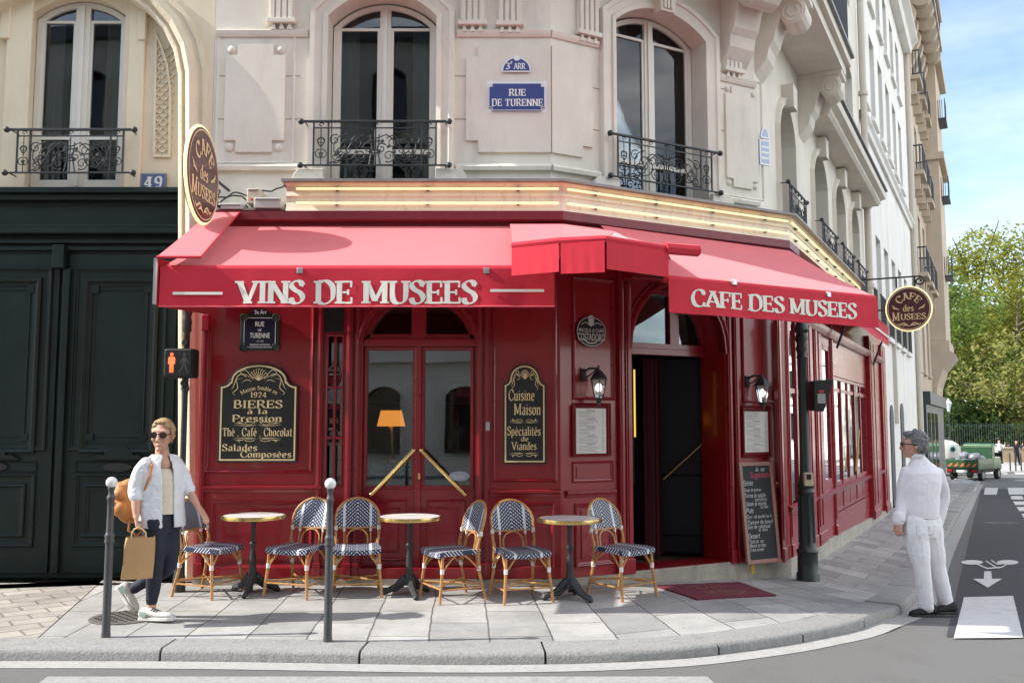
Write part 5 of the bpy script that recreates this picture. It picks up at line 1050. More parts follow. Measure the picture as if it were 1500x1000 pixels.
q = MB(); q.tube([TB((bl[0] + (br_[0] - bl[0]) * k / 30, BO + .03 + .009 * (math.sin(k / 30 * 23 + 3) + .6 * math.sin(k / 30 * 51 + 6)), zb_ - hB)) for k in range(31)], .008, 5); q.build('hem', FABRIC, vb, world=True)
vo = BO + .046; t0, t1 = FB.px(1014, 435, vo), FB.px(1257, 458, vo)
q = MB(); put_text(q, 'CAFE DES MUSEES', t0[0], t1[0], zb_ - hB * .80, zb_ - hB * .24, 0, mapf=lambda s, z, o: (s, BO + .0345 + o + rip((s - bl[0]) / (br_[0] - bl[0]), 3) * (zb_ - z) / hB, z), thick=.235, thin=.08, serif=.14, gap=.03); q.build('lettering', LETTER, vb, FB)
for u, v in ((1074, 413), (1212, 431)): s, z = FB.px(u, v, BO + .02); q = MB(); q.box(s - .025, s + .025, BO - .02, BO + .045, z - .03, z + .02); q.build('bar_clip', MATS['steel'], awB, FB, bevel=.005)
q = MB(); [q.tube([TB((s, BO - .05, zb_ - .02)), TB((s - .5, .95, zb_ + .22)), TB((s - .1, .08, zt2 - .12))], .02, 6) for s in (bl[0] + .6, br_[0] - .7)]; q.build('folding_arm', IRON, awB, world=True)
q = MB(); q.box(FB.px(912, 402, .06)[0], FB.px(978, 405, .06)[0], 0, .25, FB.px(940, 413, .06)[1], FB.px(940, 401, .06)[1]); q.build('lamp_box', RED, awB, FB, bevel=.01)
# awning along the side street
awC = thing('awning', 'red awning with a white stripe along the side street, seen end on', 'awning', FC.T((4, 0, 3.4)), group='red cafe awnings')
CO = .36; TC = FC.T; zC = FB.px(1281, 472, BO)[1] + .08
sce = SCe - .2; sc0 = 1.2
zC = FC.px(1300, 481, CO)[1]; sce = FC.px(1300, 490, CO)[0]; hC = zC - FC.px(1300, 507, CO)[1]
q = MB(); fabric_quad(q, [TC((.6, .14, 3.66)), TC((sce, .14, 3.62)), TC((sce, CO, zC + .01)), TC((.6, CO, zC + .01))], (14, 6)); q.build('canopy', SUNLITC, awC, world=True, smooth='all')
q = MB(); valance(q, TC((.6, CO + .02, zC)), TC((sce, CO + .02, zC)), hC, 20, .005, 2, nrm=FC.n); vc = q.build('valance', FABRIC, awC, world=True, smooth='all')
q = MB(); q.tube([TC((.6, CO, zC)), TC((sce, CO, zC))], .03, 8); q.build('front_bar', FABRIC, awC, world=True)
q = MB(); q.box(.6, sce, CO + .035, CO + .037, zC - hC * .6, zC - hC * .48); q.build('painted_rule', LETTER, vc, FC)
for s in (3.5, sce - .2): q = MB(); q.tube([TC((s, CO - .02, zC - .1)), TC((s, .1, 2.75))], .02, 6); q.build('support_arm', IRON, awC, world=True)
# ---------------------------------------------------- hanging oval signs
def oval_sign(fr, cs_, cz, rw, rh, label, arm):
    t = thing('hanging_sign', label, 'sign', fr.T((cs_, 0, cz)), fr.ang, 'oval cafe signs')
    q = MB(); q.prism(arc(cs_, cz, rw, rh, 0, 352, 44), -.05, .0); q.build('sign_board', MAROON, t, fr)
    q = MB(); q.tube([(cs_ + (rw + .012) * math.cos(2 * math.pi * k / 48), -.02, cz + (rh + .012) * math.sin(2 * math.pi * k / 48)) for k in range(48)], .016, 6, True); q.build('neon_rim', NEON, t, fr)
    q = MB(); q.sweep(arc(cs_, cz, rw * .93, rh * .93, 0, 354, 60), [(0, .003), (-.012, .003)], True)
    def arcmap(r, a0, a1, hh):
        def f(s, z, o): a = R(a0 + (a1 - a0) * s); rr = 1 + (z) * hh; return (cs_ + rw * r * rr * math.sin(a), o, cz + rh * (r * rr * math.cos(a)))
        return f
    put_text(q, 'CAFE', 0, 1, 0, 1, .003, mapf=arcmap(.42, -58, 58, .85), thick=.2, thin=.09, serif=.1, gap=.12)
    put_text(q, 'des', cs_ - rw * .26, cs_ + rw * .24, cz - rh * .13, cz + rh * .18, .003, thick=.17, thin=.08, serif=.08)
    put_text(q, 'M', cs_ - rw * .76, cs_ - rw * .42, cz - rh * .54, cz - rh * .16, .003, thick=.2, thin=.08); put_text(q, 'USEES', cs_ - rw * .38, cs_ + rw * .76, cz - rh * .52, cz - rh * .22, .003, thick=.2, thin=.09, serif=.1)
    for sg in (-1, 1):
        stroke_line(q, [(cs_ + sg * rw * .08, cz - rh * .72), (cs_ + sg * rw * .25, cz - rh * .66), (cs_ + sg * rw * .42, cz - rh * .74), (cs_ + sg * rw * .55, cz - rh * .66)], .026, .003, True, 1); stroke_line(q, [(cs_, cz - rh * .82), (cs_ + sg * rw * .15, cz - rh * .74), (cs_ + sg * rw * .32, cz - rh * .8)], .03, .003, True, 2)
        for k in range(3): stroke_line(q, [(cs_ + sg * rw * .42, cz - rh * .06), (cs_ + sg * rw * (.55 + .04 * k), cz + rh * (.02 + .02 * k)), (cs_ + sg * rw * (.72 + .02 * k), cz + rh * (.02 + .09 * k))], .022, .003, True, 3 + k)
    q.build('lettering', GOLD, t, fr)
    q = MB(); [q.tube(a, .016, 6) for a in arm]; q.build('bracket', IRON, t, fr)
    return t
XS = -438 * (DA - .28) / F_PX; cL = .75
FS = Frame((XS, DA - 1.17), 90); zL = at_y(289, 257, DA - .72).z; rL = .5 * (at_y(289, 190, DA - .72).z - at_y(289, 325, DA - .72).z)
oval_sign(FS, .445, zL, .445, rL, 'maroon oval CAFE des MUSEES sign projecting over the left end of the awning', [[(.80, -.06, zL + .1), (1.42, -.06, zL + .1)], [(.80, -.06, zL - .15), (1.42, -.06, zL - .15)]])
pR = FC.T((7.5, .98, 0)); FR_ = Frame((pR.x, pR.y), -27.8); zR = FR_.px(1331, 452, 0)[1]; sR_ = FR_.px(1331, 452, 0)[0]; rwR = (FR_.px(1364, 452)[0] - FR_.px(1299, 452)[0]) / 2; rhR = (FR_.px(1331, 421)[1] - FR_.px(1331, 484)[1]) / 2
arm = [[(sR_ - 1.3, -.025, zR + rhR + .2), (sR_ + .2, -.025, zR + rhR + .2)], [(sR_ - .2, -.025, zR + rhR), (sR_ - .2, -.025, zR + rhR + .2)], [(sR_ + .12, -.025, zR + rhR), (sR_ + .12, -.025, zR + rhR + .2)], [(sR_ + .2 + .09 * math.sin(a) * (1 - a / 12), -.025, zR + rhR + .11 + .09 * math.cos(a) * (1 - a / 12)) for a in [k * .5 for k in range(18)]], [(sR_ - 1.2, -.025, zR), (sR_ - rwR, -.025, zR)]]
oval_sign(FR_, sR_, zR, rwR, rhR, 'maroon oval CAFE des MUSEES sign hanging over the side street', arm)
# ---------------------------------------------------- street plates, boards, menus
def plate(name, label, cat, fr, px, off, m, rim=None, shape=None, group=None, bev=.0):
    s0, s1, z0, z1 = fr.box(*px, off); t = fthing(name, label, cat, fr, (s0 + s1) / 2, off, (z0 + z1) / 2, group)
    pts = shape(s0, s1, z0, z1) if shape else [(s0, z0), (s1, z0), (s1, z1), (s0, z1)]; q = MB(); q.prism(pts, off - .02, off); q.build('plate', m, t, fr, bevel=bev)
    if rim: q = MB(); q.sweep(pts, [(rim[1], off + .0015), (rim[1] + rim[2], off + .0015)], True); q.build('painted_border', rim[0], t, fr)
    return t
W3 = WO + .052
t = plate('street_plate', 'blue enamel street plate reading RUE DE TURENNE on the stone panel', 'street sign', FA, (716, 122, 798, 162), W3, BLUE, shape=lambda a, b, c, d: notched(a, b, c, d, .035), rim=(ENWHITE, 0, .006))
q = MB(); s0, s1, z0, z1 = FA.box(713, 119, 801, 165, W3 - .012); q.box(s0, s1, W3 - .03, W3 - .021, z0, z1); q.build('backing', ENWHITE, t, FA)
q = MB(); text_px(q, FA, W3 + .002, 'RUE', 745, 130, 770, 141, thick=.22, thin=.08); text_px(q, FA, W3 + .002, 'DE TURENNE', 720, 144.5, 795, 156, thick=.22, thin=.08, gap=.09); q.build('lettering', ENWHITE, t, FA)
def dome(a, b, c, d): return [(a, c), (b, c)] + arc((a + b) / 2, c, (b - a) / 2, (d - c) * .85, 8, 172, 12)
t = plate('district_plate', 'small blue domed district plate reading 3e Arr above the RUE DE TURENNE plate', 'street sign', FA, (737, 82, 776, 104), W3, BLUE, shape=dome, rim=(ENWHITE, -.012, .012))
q = MB(); text_px(q, FA, W3 + .002, '3', 741, 92, 747, 102, thick=.2, thin=.09); text_px(q, FA, W3 + .002, 'ARR', 752, 92.5, 770, 101.5, thick=.2, thin=.09); text_px(q, FA, W3 + .003, 'e', 747.5, 90, 750.5, 94, thick=.2, thin=.1, serif=0); q.build('lettering', ENWHITE, t, FA)
q = MB(); q.prism(arc(FA.px(757, 86, W3)[0], FA.px(757, 85.5, W3)[1], .035, .03, 0, 340, 10), W3 - .01, W3 + .006); q.build('crest', ENWHITE, t, FA)
t = plate('house_number', 'blue number plate 49 at the foot of the cream arch', 'number plate', FA, (206, 254, 243, 279), RD + .03, mat('faded_blue_enamel', (.10, .14, .26), .4), rim=(mat('faded_blue_rim', (.2, .25, .36), .5), 0, .012))
q = MB(); text_px(q, FA, RD + .033, '49', 211, 258, 238, 276, thick=.2, thin=.1, gap=.12); q.build('numerals', ENWHITE, t, FA)
t = plate('street_plate', 'dark blue RUE DE TURENNE plate with a green rim on the red panel', 'street sign', FA, (352, 461, 409, 513), .03, mat('deep_green_rim', (.02, .04, .028), .4), bev=.004)
q = MB(); s0, s1, z0, z1 = FA.box(357, 465, 404, 509, .034); q.box(s0, s1, .03, .034, z0, z1); s2 = FA.box(363, 453, 400, 461, .03); q.prism([(s2[0], s2[2]), (s2[1], s2[2]), (s2[1] - .07, s2[3]), (s2[0] + .07, s2[3])], .012, .034); q.build('enamel_face', mat('navy_enamel', (.006, .008, .03), .3), t, FA)
q = MB(); q.sweep([(s0, z0), (s1, z0), (s1, z1), (s0, z1)], [(.002, .036), (.007, .036)], True); q.build('painted_border', ENWHITE, t, FA)
q = MB()
for a, b in ((s0, z0), (s1, z0), (s1, z1), (s0, z1)): q.tube([(a + .035 * math.cos(2 * math.pi * k / 12), .036, b + .035 * math.sin(2 * math.pi * k / 12)) for k in range(12)], .007, 5, True); q.prism(arc(a, b, .022, .022, 0, 330, 10), .03, .042)
q.build('corner_boss', MATS['deep_green_rim'], t, FA)
q = MB()
for tx, p in (('3e Arr', (373, 454, 391, 460)), ('RUE', (374, 471, 387, 478)), ('DE', (378, 481.5, 383, 485)), ('TURENNE', (366, 487.5, 395, 495)), ('1611-1675', (376, 498.5, 386, 500.5)), ('MARECHAL DE FRANCE', (366, 503.5, 395, 506))): sans_px(q, FA, .037, tx, *p, bold=.012)
q.build('lettering', ENWHITE, t, FA)
# corner plates seen edge-on on the far arris
t = plate('street_plate', 'faded blue enamel plate with white letters high on the corner by the balcony', 'street sign', FB, (1113, 205, 1128, 242), WO + .03, mat('pale_blue_enamel', (.38, .50, .66), .4), rim=(ENWHITE, 0, .02))
q = MB(); [q.box(*[FB.px(u, v, WO + .033)[0] for u in (1115.5, 1126)], WO + .03, WO + .033, FB.px(1120, v + 3, WO + .033)[1], FB.px(1120, v, WO + .033)[1]) for v in (214, 222, 230)]; q.build('lettering', ENWHITE, t, FB)
t = plate('district_plate', 'faded blue domed plate above the corner plate by the balcony', 'street sign', FB, (1114, 184, 1127, 203), WO + .03, MATS['pale_blue_enamel'], shape=dome, rim=(ENWHITE, 0, .02))
def board_shape(crown, sh):
    def f(a, b, c, d):
        m = (a + b) / 2; w = b - a; z = d - crown
        return [(a, c), (b, c), (b, z)] + arc(b - w * .02, z + crown * .22, w * .10, crown * .22, 270, 180, 5)[1:] + arc(m, z + crown * .22, w * .37, crown * .78, 0, 180, 14) + arc(a + w * .02, z + crown * .22, w * .10, crown * .22, 0, -90, 5)[:-1] + [(a, z)]
    return f
def swash(q, fr, off, uc, vc, w, h, k0=0, flip=1):
    for sg in (-1, 1):
        c = lambda du, dv: fr.px(uc + sg * du * w, vc + flip * dv * h, off)
        stroke_line(q, [c(.02, .5), c(.4, .75), c(1, .45)], .006, off, True, k0); stroke_line(q, [c(.1, .1), c(.25, -.5), c(.5, -.3), c(.42, .35), c(.2, .3)], .005, off, False, k0 + 1)
        for j in range(3): stroke_line(q, [c(.5, .2), c(.65 + .05 * j, .0 - .15 * j), c(.95 - .12 * j, -.1 - .45 * j)], .007, off, True, k0 + 2 + j)
def shell(q, fr, off, uc, vc, w, h):
    for j in range(9):
        a = R(-64 + 16 * j); c = fr.px(uc, vc + h, off); e = fr.px(uc + w * math.sin(a), vc + h - 1.9 * h * math.cos(a) * .95, off); e2 = fr.px(uc + w * 1.1 * math.sin(a + .14), vc + h - 1.9 * h * math.cos(a + .14), off)
        stroke_line(q, [c, ((c[0] + e[0]) / 2, (c[1] + e[1]) / 2), e, e2], .006, off, False, j)
    for sg in (-1, 1):
        p = lambda du, dv: fr.px(uc + sg * du, vc + dv, off)
        stroke_line(q, [p(6, h), p(w * 1.5, 0), p(w * 2.2, h * .3), p(w * 2.6, h * 1.8), p(w * 2.9, h * 2.6)], .008, off, True, 1); stroke_line(q, [p(8, h * .7), p(w * 1.4, -h * .7), p(w * 1.9, -h * .2), p(w * 1.3, h * .4)], .006, off, False, 2)
        stroke_line(q, [p(w * 1.6, h * .6), p(w * 2.3, h * .9), p(w * 2.2, h * 2.2), p(w * 2.7, h * 3.0), p(w * 2.4, h * 3.4)], .007, off, True, 3); stroke_line(q, [p(10, h * 1.2), p(w * 1.2, h * .9), p(w * 1.8, h * 1.3)], .007, off, True, 4)
b1 = plate('menu_board', 'black board with gold lettering for beers, coffee and salads left of the doors', 'sign board', FA, (320, 532, 436, 677), .045, BLACKB, shape=board_shape(.22, 0), rim=(GOLD, .018, .016), bev=.004)
q = MB(); K = dict(thick=.17, thin=.07, serif=.1)
mc = FA.px(378, 640, .048)
put_text(q, 'Maison fondée en', 0, 1, 0, 1, .048, mapf=lambda s, z, o: (lambda a, r: (mc[0] + r * math.sin(a), o, FA.px(378, 600, .048)[1] - .135 + r * math.cos(a)))(R(-48 + 96 * s) * .65, .335 + z * .045), thick=.14, thin=.08, serif=.06)
for tx, p in (('1924', (367, 574, 390, 582)), ('BIERES', (342, 585.5, 414, 598)), ('à la', (362, 598.5, 392, 606)), ('Pression', (340, 607, 413, 618)), ('Thé , Café , Chocolat', (326, 626, 428, 640)), ('Salades', (325, 650, 377, 660.5)), ('Composées', (352, 660, 427, 672))): text_px(q, FA, .048, tx, *p, **K)
swash(q, FA, .048, 377, 620, 36, 4.5); swash(q, FA, .048, 377, 644, 36, 4, flip=-1); shell(q, FA, .048, 379, 548, 14, 9); q.build('lettering', GOLD, b1, FA)
b2_ = plate('menu_board', 'slim black board with gold Cuisine Maison lettering right of the doors', 'sign board', FA, (737, 533, 800, 679), .045, BLACKB, shape=board_shape(.20, 0), rim=(GOLD, .016, .015), bev=.004)
q = MB()
for tx, p in (('Cuisine', (745, 570, 783, 587)), ('Maison', (753, 591, 792, 608)), ('Spécialités', (743, 624, 792, 641)), ('de', (763, 639, 774, 646)), ('Viandes', (749, 647, 786, 659))): text_px(q, FA, .048, tx, *p, **K)
swash(q, FA, .048, 768, 616, 22, 4); swash(q, FA, .048, 768, 666, 22, 4, flip=-1); shell(q, FA, .048, 769, 548, 7, 7); q.build('lettering', GOLD, b2_, FA)
# round coffee sign
t = plate('round_sign', 'round black coffee sign lettered COSTADORO on the red panel by the entrance', 'sign', FB, (844.5, 463.5, 887.5, 508), .03, BLACKB, shape=lambda a, b, c, d: arc((a + b) / 2, (c + d) / 2, (b - a) / 2, (d - c) / 2, 0, 351, 40), rim=(mat('silver_paint', (.6, .6, .58), .5), .004, .007))
q = MB(); sans_px(q, FB, .033, 'MISCELA di CAFFE', 848, 481, 885, 486.5, bold=.01); sans_px(q, FB, .033, 'COSTADORO', 846.5, 488, 886, 499, bold=.012); stroke_line(q, [FB.px(u, v, .033) for u, v in ((852, 475), (858, 472), (866, 477), (874, 473), (881, 476))], .008, .033, False, 1); s, z = FB.px(866, 472, .033); q.prism([(s - .035, z + .045), (s + .035, z + .045), (s + .03, z - .02), (s, z - .045), (s - .03, z - .02)], .03, .034); q.prism(arc(s, z + .055, .03, .018, 0, 180, 6), .03, .034)
mcz = FB.px(866, 486, .033); q.sweep(arc(mcz[0], mcz[1], .125, .125, 215, 325, 14), [(0, .0335), (.012, .0335)]); q.build('lettering', MATS['silver_paint'], t, FB)
PAPER = mat('menu_paper', (.72, .71, .66), .7, var=.03, vscale=9)
INK = mat('pale_ink', (.30, .29, .27), .8)
for fr, p, lab in ((FB, (844, 598, 888, 664), 'white framed menu sheet under the lantern left of the entrance'), (FB, (1091, 602.5, 1125.5, 662), 'white framed menu sheet above the chalkboard')):
    t = plate('menu_sheet', lab, 'menu', fr, p, .045, PAPER, group='menus in glazed frames', bev=.004)
    q = MB(); s0, s1, z0, z1 = fr.box(*p, .047); rn = random.Random(int(p[0]))
    for k in range(30):
        z = z1 - (z1 - z0) * (k + 1.5) / 32; w = rn.uniform(.35, .8) if k % 6 else .3; c = (s0 + s1) / 2
        x = s0 + .03
        if k % 6 == 0: q.box(c - .05, c + .05, .045, .0465, z - .004, z + .004)
        else:
            while x < s0 + (s1 - s0) * w: l = rn.uniform(.008, .03); q.box(x, x + l, .045, .0462, z - .0022, z + .0022); x += l + .006
            q.box(s1 - .05, s1 - .03, .045, .0462, z - .002, z + .002)
    q.build('printed_lines', INK, t, fr)
    s0, s1, z0, z1 = fr.box(p[0] - 1.5, p[1] - 1.5, p[2] + 1.5, p[3] + 1.5, .04); q = MB(); q.rectm(s0 - .02, s1 + .02, z0 - .02, z1 + .02, .022, .04, .012); q.build('frame', REDTRIM, t, fr)
# wall lanterns
def lantern(fr, u, v, lab):
    s, z = fr.px(u, v, .17); t = fthing('wall_lantern', lab, 'lantern', fr, s, 0, z, 'black wall lanterns')
    q = MB(); sc = 1.0
    q.prism(arc(-.0, .10, .05, .075, 0, 340, 14), -.0, -.0) if False else None
    q.box(-.11, -.05, -.02, 0, .06, .19); q.tube([(-.08, -.02, .16), (-.06, -.10, .19), (-.02, -.16, .185), (0, -.17, .15)], .013, 6); q.tube([(-.08, -.02, .09), (-.05, -.08, .12), (-.02, -.15, .17)], .009, 5); q.build('bracket', IRON, t, smooth=True)
    q = MB(); c = (0, -.17, 0); q.lathe([(.012, .20), (.014, .175), (.04, .155), (.075, .115), (.095, .085), (.098, .07), (.088, .066)], c, 6); q.lathe([(.046, -.13), (.05, -.115), (.035, -.14), (.018, -.17), (.02, -.19), (.008, -.215)][::-1], c, 6)
    for k in range(6): a = 2 * math.pi * k / 6; q.tube([(c[0] + .086 * math.cos(a), c[1] + .086 * math.sin(a), .07), (c[0] + .048 * math.cos(a), c[1] + .048 * math.sin(a), -.12)], .006, 4)
    q.ball((c[0], c[1], .205), .014, 4); q.build('cage', IRON, t)
    q = MB(); q.lathe([(.08, .066), (.044, -.118)], c, 6); q.f = q.f[:6]; q.build('glass', GLASS, t)
    q = MB(); q.ball((c[0], c[1], -.01), .034, 6, (1, 1, 1.35)); q.build('bulb', mat('lit_bulb', (1, .95, .85), .3, emit=(1, .93, .8), estr=1.1), t, smooth='all'); return t
lantern(FB, 877, 566, 'lit black wall lantern beside the round coffee sign'); lantern(FB, 1117, 574, 'lit black wall lantern right of the open entrance')
# chalkboard leaning against the front
cb0, cb1, ct0, ct1 = FB.px(1094, 825, .17), FB.px(1143, 820, .17), FB.px(1087.5, 677, .06), FB.px(1136, 675, .06)
zb0 = .05
bt = fthing('chalkboard', 'tall chalkboard of suggestions in a pale wood frame leaning by the entrance', 'chalkboard', FB, (cb0[0] + cb1[0]) / 2, .16, zb0)
Lc = math.hypot(ct0[1] - zb0, .11); th = math.atan2(.11, ct0[1] - zb0); wc = (cb1[0] - cb0[0]) / 2
def cbp(a, h, o): return (a, -(o * math.cos(th)) + h * math.sin(th), h * math.cos(th) + o * math.sin(th))   # local: along, lean
def cbox(q, a0, a1, h0, h1, o0, o1):
    vs = [cbp(a, h, o) for o in (o0, o1) for a, h in ((a0, h0), (a1, h0), (a1, h1), (a0, h1))]; q.add(vs, [(0, 1, 2, 3), (7, 6, 5, 4), (0, 4, 5, 1), (1, 5, 6, 2), (2, 6, 7, 3), (3, 7, 4, 0)])
q = MB(); cbox(q, -wc + .03, wc - .03, .03, Lc - .03, 0, .012); q.build('slate', mat('chalk_slate', (.022, .026, .026), .75, var=.35, vscale=5), bt)
FRM = mat('pinkish_wood', (.30, .15, .12), .55, var=.2, vscale=10, stretch=(1, 1, .1)); q = MB()
for a in ((-wc, -wc + .045, 0, Lc), (wc - .045, wc, 0, Lc), (-wc + .045, wc - .045, 0, .045), (-wc + .045, wc - .045, Lc - .045, Lc)): cbox(q, *a, -.005, .03)
q.build('frame', FRM, bt, bevel=.004)
def chalk(text, a0, a1, h, hh, m, par=bt, **kw):
    q = MB(); put_text(q, text, a0, a1, h, h + hh, .014, mapf=lambda s, z, o: cbp(s + (z - h) * .15, z, o), thick=.11, thin=.09, serif=0, **kw); q.build('chalk_writing', m, par)
CH, PK = mat('white_chalk', (.62, .63, .62), .9), mat('pink_chalk', (.62, .10, .16), .9)
H_ = Lc; chalk('Suggestions', -wc * .35, wc * .8, H_ * .825, .085, PK); chalk('du jour', -wc * .0, wc * .55, H_ * .905, .05, CH)
for tx, a, b, h, hh in (('Entrée', -.8, -.25, .765, .06), ('Soupe de poireau', -.78, .2, .70, .048), ('Terrine de volaille', -.8, .45, .645, .05), ('sauce balsamique', -.2, .5, .61, .04), ('Salade de marché', -.75, .45, .565, .048), ('au comté', .1, .55, .535, .036), ('Plats', -.78, -.35, .495, .06), ('Curry de poulet au riz', -.78, .7, .435, .048), ('Tartare de boeuf', -.75, .75, .385, .045), ('Dos de cabillaud', -.75, .55, .34, .045), ('aux olives', -.15, .4, .31, .036), ('Dessert', -.78, -.1, .245, .06), ('Tarte du jour', -.75, .1, .20, .042), ('Mousse au choco', -.75, .2, .16, .042), ('Creme caramel', -.75, .05, .12, .04)): chalk(tx, wc * a, wc * b, H_ * h, hh, CH)
# yellow sticker on the plinth
q = MB(); s, z = FB.px(1103, 833, .04); q.box(s - .025, s + .025, .036, .04, z - .05, z + .05); tag(q.build('plinth_sticker', mat('yellow_sticker', (.7, .45, .02), .5, var=.3, vscale=30), None, FB), 'small yellow sticker on the stone plinth below the chalkboard', 'sticker')
# stickers in the slim side light and cards behind the door glass
def sticker(label, px, parts, fr=FA, off=-.066, cat='sticker', group=None):
    s0, s1, z0, z1 = fr.box(*px, off); t = fthing('window_sticker', label, cat, fr, (s0 + s1) / 2, off, (z0 + z1) / 2, group)
    for k, (nm, m, a, b, c, d) in enumerate(parts):
        q = MB(); A0, A1, C0, C1 = s0 + (s1 - s0) * a, s0 + (s1 - s0) * b, z0 + (z1 - z0) * c, z0 + (z1 - z0) * d
        if nm == 'disc': q.prism(arc((A0 + A1) / 2, (C0 + C1) / 2, (A1 - A0) / 2, (C1 - C0) / 2, 0, 345, 24), off + .001 * k, off + .001 * k + .002)
        elif nm == 'ring': q.sweep(arc((A0 + A1) / 2, (C0 + C1) / 2, (A1 - A0) / 2, (C1 - C0) / 2, 0, 345, 24), [(0, off + .001 * k + .002), (.008, off + .001 * k + .002)], True)
        elif nm == 'letters': put_text(q, m[1], A0, A1, C0, C1, off + .001 * k + .003, thick=.2, thin=.1, serif=0); m = m[0]
        else: q.box(A0, A1, off + .001 * k, off + .001 * k + .002, C0, C1)
        q.build({'disc': 'disc', 'ring': 'ring', 'letters': 'lettering'}.get(nm, 'panel'), m, t, fr)
    return t
SRED, SBLK, STEAL, SPINK = mat('sticker_red', (.35, .02, .03), .4), MATS['matt_black'], mat('sticker_teal', (.12, .42, .42), .5), mat('sticker_magenta', (.45, .05, .28), .5)
q_ = MB()
t = sticker('round black and red VILLE PARIS sticker in the slim side window', (477.5, 533, 500.5, 566), [('disc', SBLK, 0, 1, 0, 1), ('ring', ENWHITE, .06, .94, .06, .94), ('p', SRED, .1, .9, .12, .45), ('letters', (ENWHITE, 'VILLE'), .16, .5, .68, .80), ('letters', (ENWHITE, 'PARIS'), .54, .88, .68, .80), ('p', ENWHITE, .2, .8, .5, .58)])
sticker('square teal and grey sticker under the round one in the slim side window', (478, 571, 500, 591), [('p', mat('sticker_grey', (.5, .52, .5), .5), 0, 1, 0, 1), ('disc', STEAL, .2, .8, .1, .9), ('disc', MATS['sticker_grey'], .35, .65, .3, .7), ('disc', mat('sticker_navy', (.05, .08, .2), .5), .42, .58, .4, .6)])
sticker('dark red and black notice in the slim side window', (480, 593, 498, 632), [('p', SBLK, 0, 1, 0, 1), ('p', SRED, .05, .95, .85, .97), ('p', mat('sticker_tan', (.4, .28, .2), .6), .15, .85, .3, .5), ('p', ENWHITE, .1, .6, .1, .14), ('p', ENWHITE, .1, .8, .04, .07)])
sticker('small tan label at the bottom of the slim side window', (480, 637, 498, 652), [('p', MATS['sticker_tan'], 0, 1, 0, 1), ('p', SBLK, .1, .9, .3, .6)])
for k, (u, m, lab) in enumerate(((547, STEAL, 'pale teal PARIS guide card leftmost behind the door glass'), (565, SPINK, 'magenta PARIS guide card in the middle behind the door glass'), (585, mat('sticker_cyan', (.03, .42, .50), .5), 'bright cyan PARIS guide card rightmost behind the door glass'))):
    sticker(lab, (u, 680, u + 15, 709), [('p', SBLK, 0, 1, 0, 1), ('p', m, 0, 1, .68, 1), ('letters', (ENWHITE, 'PARIS'), .1, .9, .44, .60), ('p', m, .2, .6, .15, .35), ('p', ENWHITE, .1, .5, .06, .1)], off=-.17, cat='card', group='guide cards in the door window')
t = sticker('oval pale blue sticker low on the right door pane', (658, 690, 688, 704), [('disc', mat('sticker_paleblue', (.45, .55, .68), .5), 0, 1, 0, 1), ('p', ENWHITE, .2, .8, .5, .56), ('p', ENWHITE, .25, .75, .34, .4)], off=-.10)
# menu sheets in the pale pilaster window of the side street
t = thing('menu_sheet', 'tall menu sheet in the narrow window on the side street', 'menu', FC.T(((c_g2[0] + c_g2[1]) / 2, -.06, 1.5)), FC.ang, 'menus in glazed frames'); q = MB(); q.box(c_g2[0] + .06, c_g2[1] - .06, -.068, -.064, 1.0, 2.3); q.build('plate', PAPER, t, FC); q = MB(); [q.box(c_g2[0] + .1, c_g2[1] - .1, -.064, -.0635, 1.05 + .08 * k, 1.075 + .08 * k) for k in range(15)]; q.build('printed_lines', INK, t, FC)
# cables and boxes on the ledge
for nm, lab, p, m in (('junction_box', 'beige junction box with a red lamp on the ledge left of the neon trough', (362, 276, 381, 299), mat('beige_plastic', (.55, .50, .40), .5)), ('transformer_box', 'long white transformer box on the ledge beside the neon trough', (374, 291, 414, 307), mat('grey_plastic', (.5, .5, .48), .5)), ('transformer_box', 'low grey transformer box on the ledge behind the oval sign', (322, 299, 357, 308.5), MATS['grey_plastic'])):
    s0, s1, z0, z1 = FA.box(*p, .0); t = fthing(nm, lab, 'electrical box', FA, (s0 + s1) / 2, 0, z0); q = MB(); q.box(s0, s1, WO, .02 if nm[0] == 'j' else .06, z0, z1); q.build('casing', m, t, FA, bevel=.012)
    q = MB(); q.box(s0 + .02, s1 - .02, .02 if nm[0] == 'j' else .06, .03 if nm[0] == 'j' else .068, z1 - .03, z1 - .015); q.build('lid_edge', ZINC, t, FA)
    if nm[0] == 'j': q = MB(); q.prism(arc((s0 + s1) / 2 - .01, (z0 + z1) / 2 - .04, .012, .012, 0, 330, 8), .02, .03); q.build('pilot_lamp', mat('red_lamp', (.5, .01, .01), .4), t, FA)
cable = MB()
for pts in ([(314, 272), (322, 281), (318, 292), (324, 304)], [(316, 290), (335, 288), (352, 287), (364, 296)], [(318, 303), (340, 283), (365, 287)], [(360, 300), (368, 308), (376, 300)], [(416, 270), (424, 282), (422, 298), (414, 305)], [(380, 280), (400, 279), (416, 272)]):
    P_ = [FA.px(u, v, -.1) for u, v in pts]; S_ = spline([Vector(p) for p in P_], False, 6); cable.tube([(a.x, -.1 + .02 * math.sin(k), a.y) for k, a in enumerate(S_)], .009, 5)
tag(cable.build('cable_bundle', mat('black_cable', (.03, .03, .03), .5), None, FA), 'loose black cables looping between the boxes on the ledge', 'cables')
q = MB(); a = psweep([(WO, za(309, -.02)), (.02, za(309, -.02)), (.02, za(305.5, -.02)), (WO, za(303, -.02))], FA.px(312, 300, 0)[0], .2, 'ledge', PLINTH, shop)
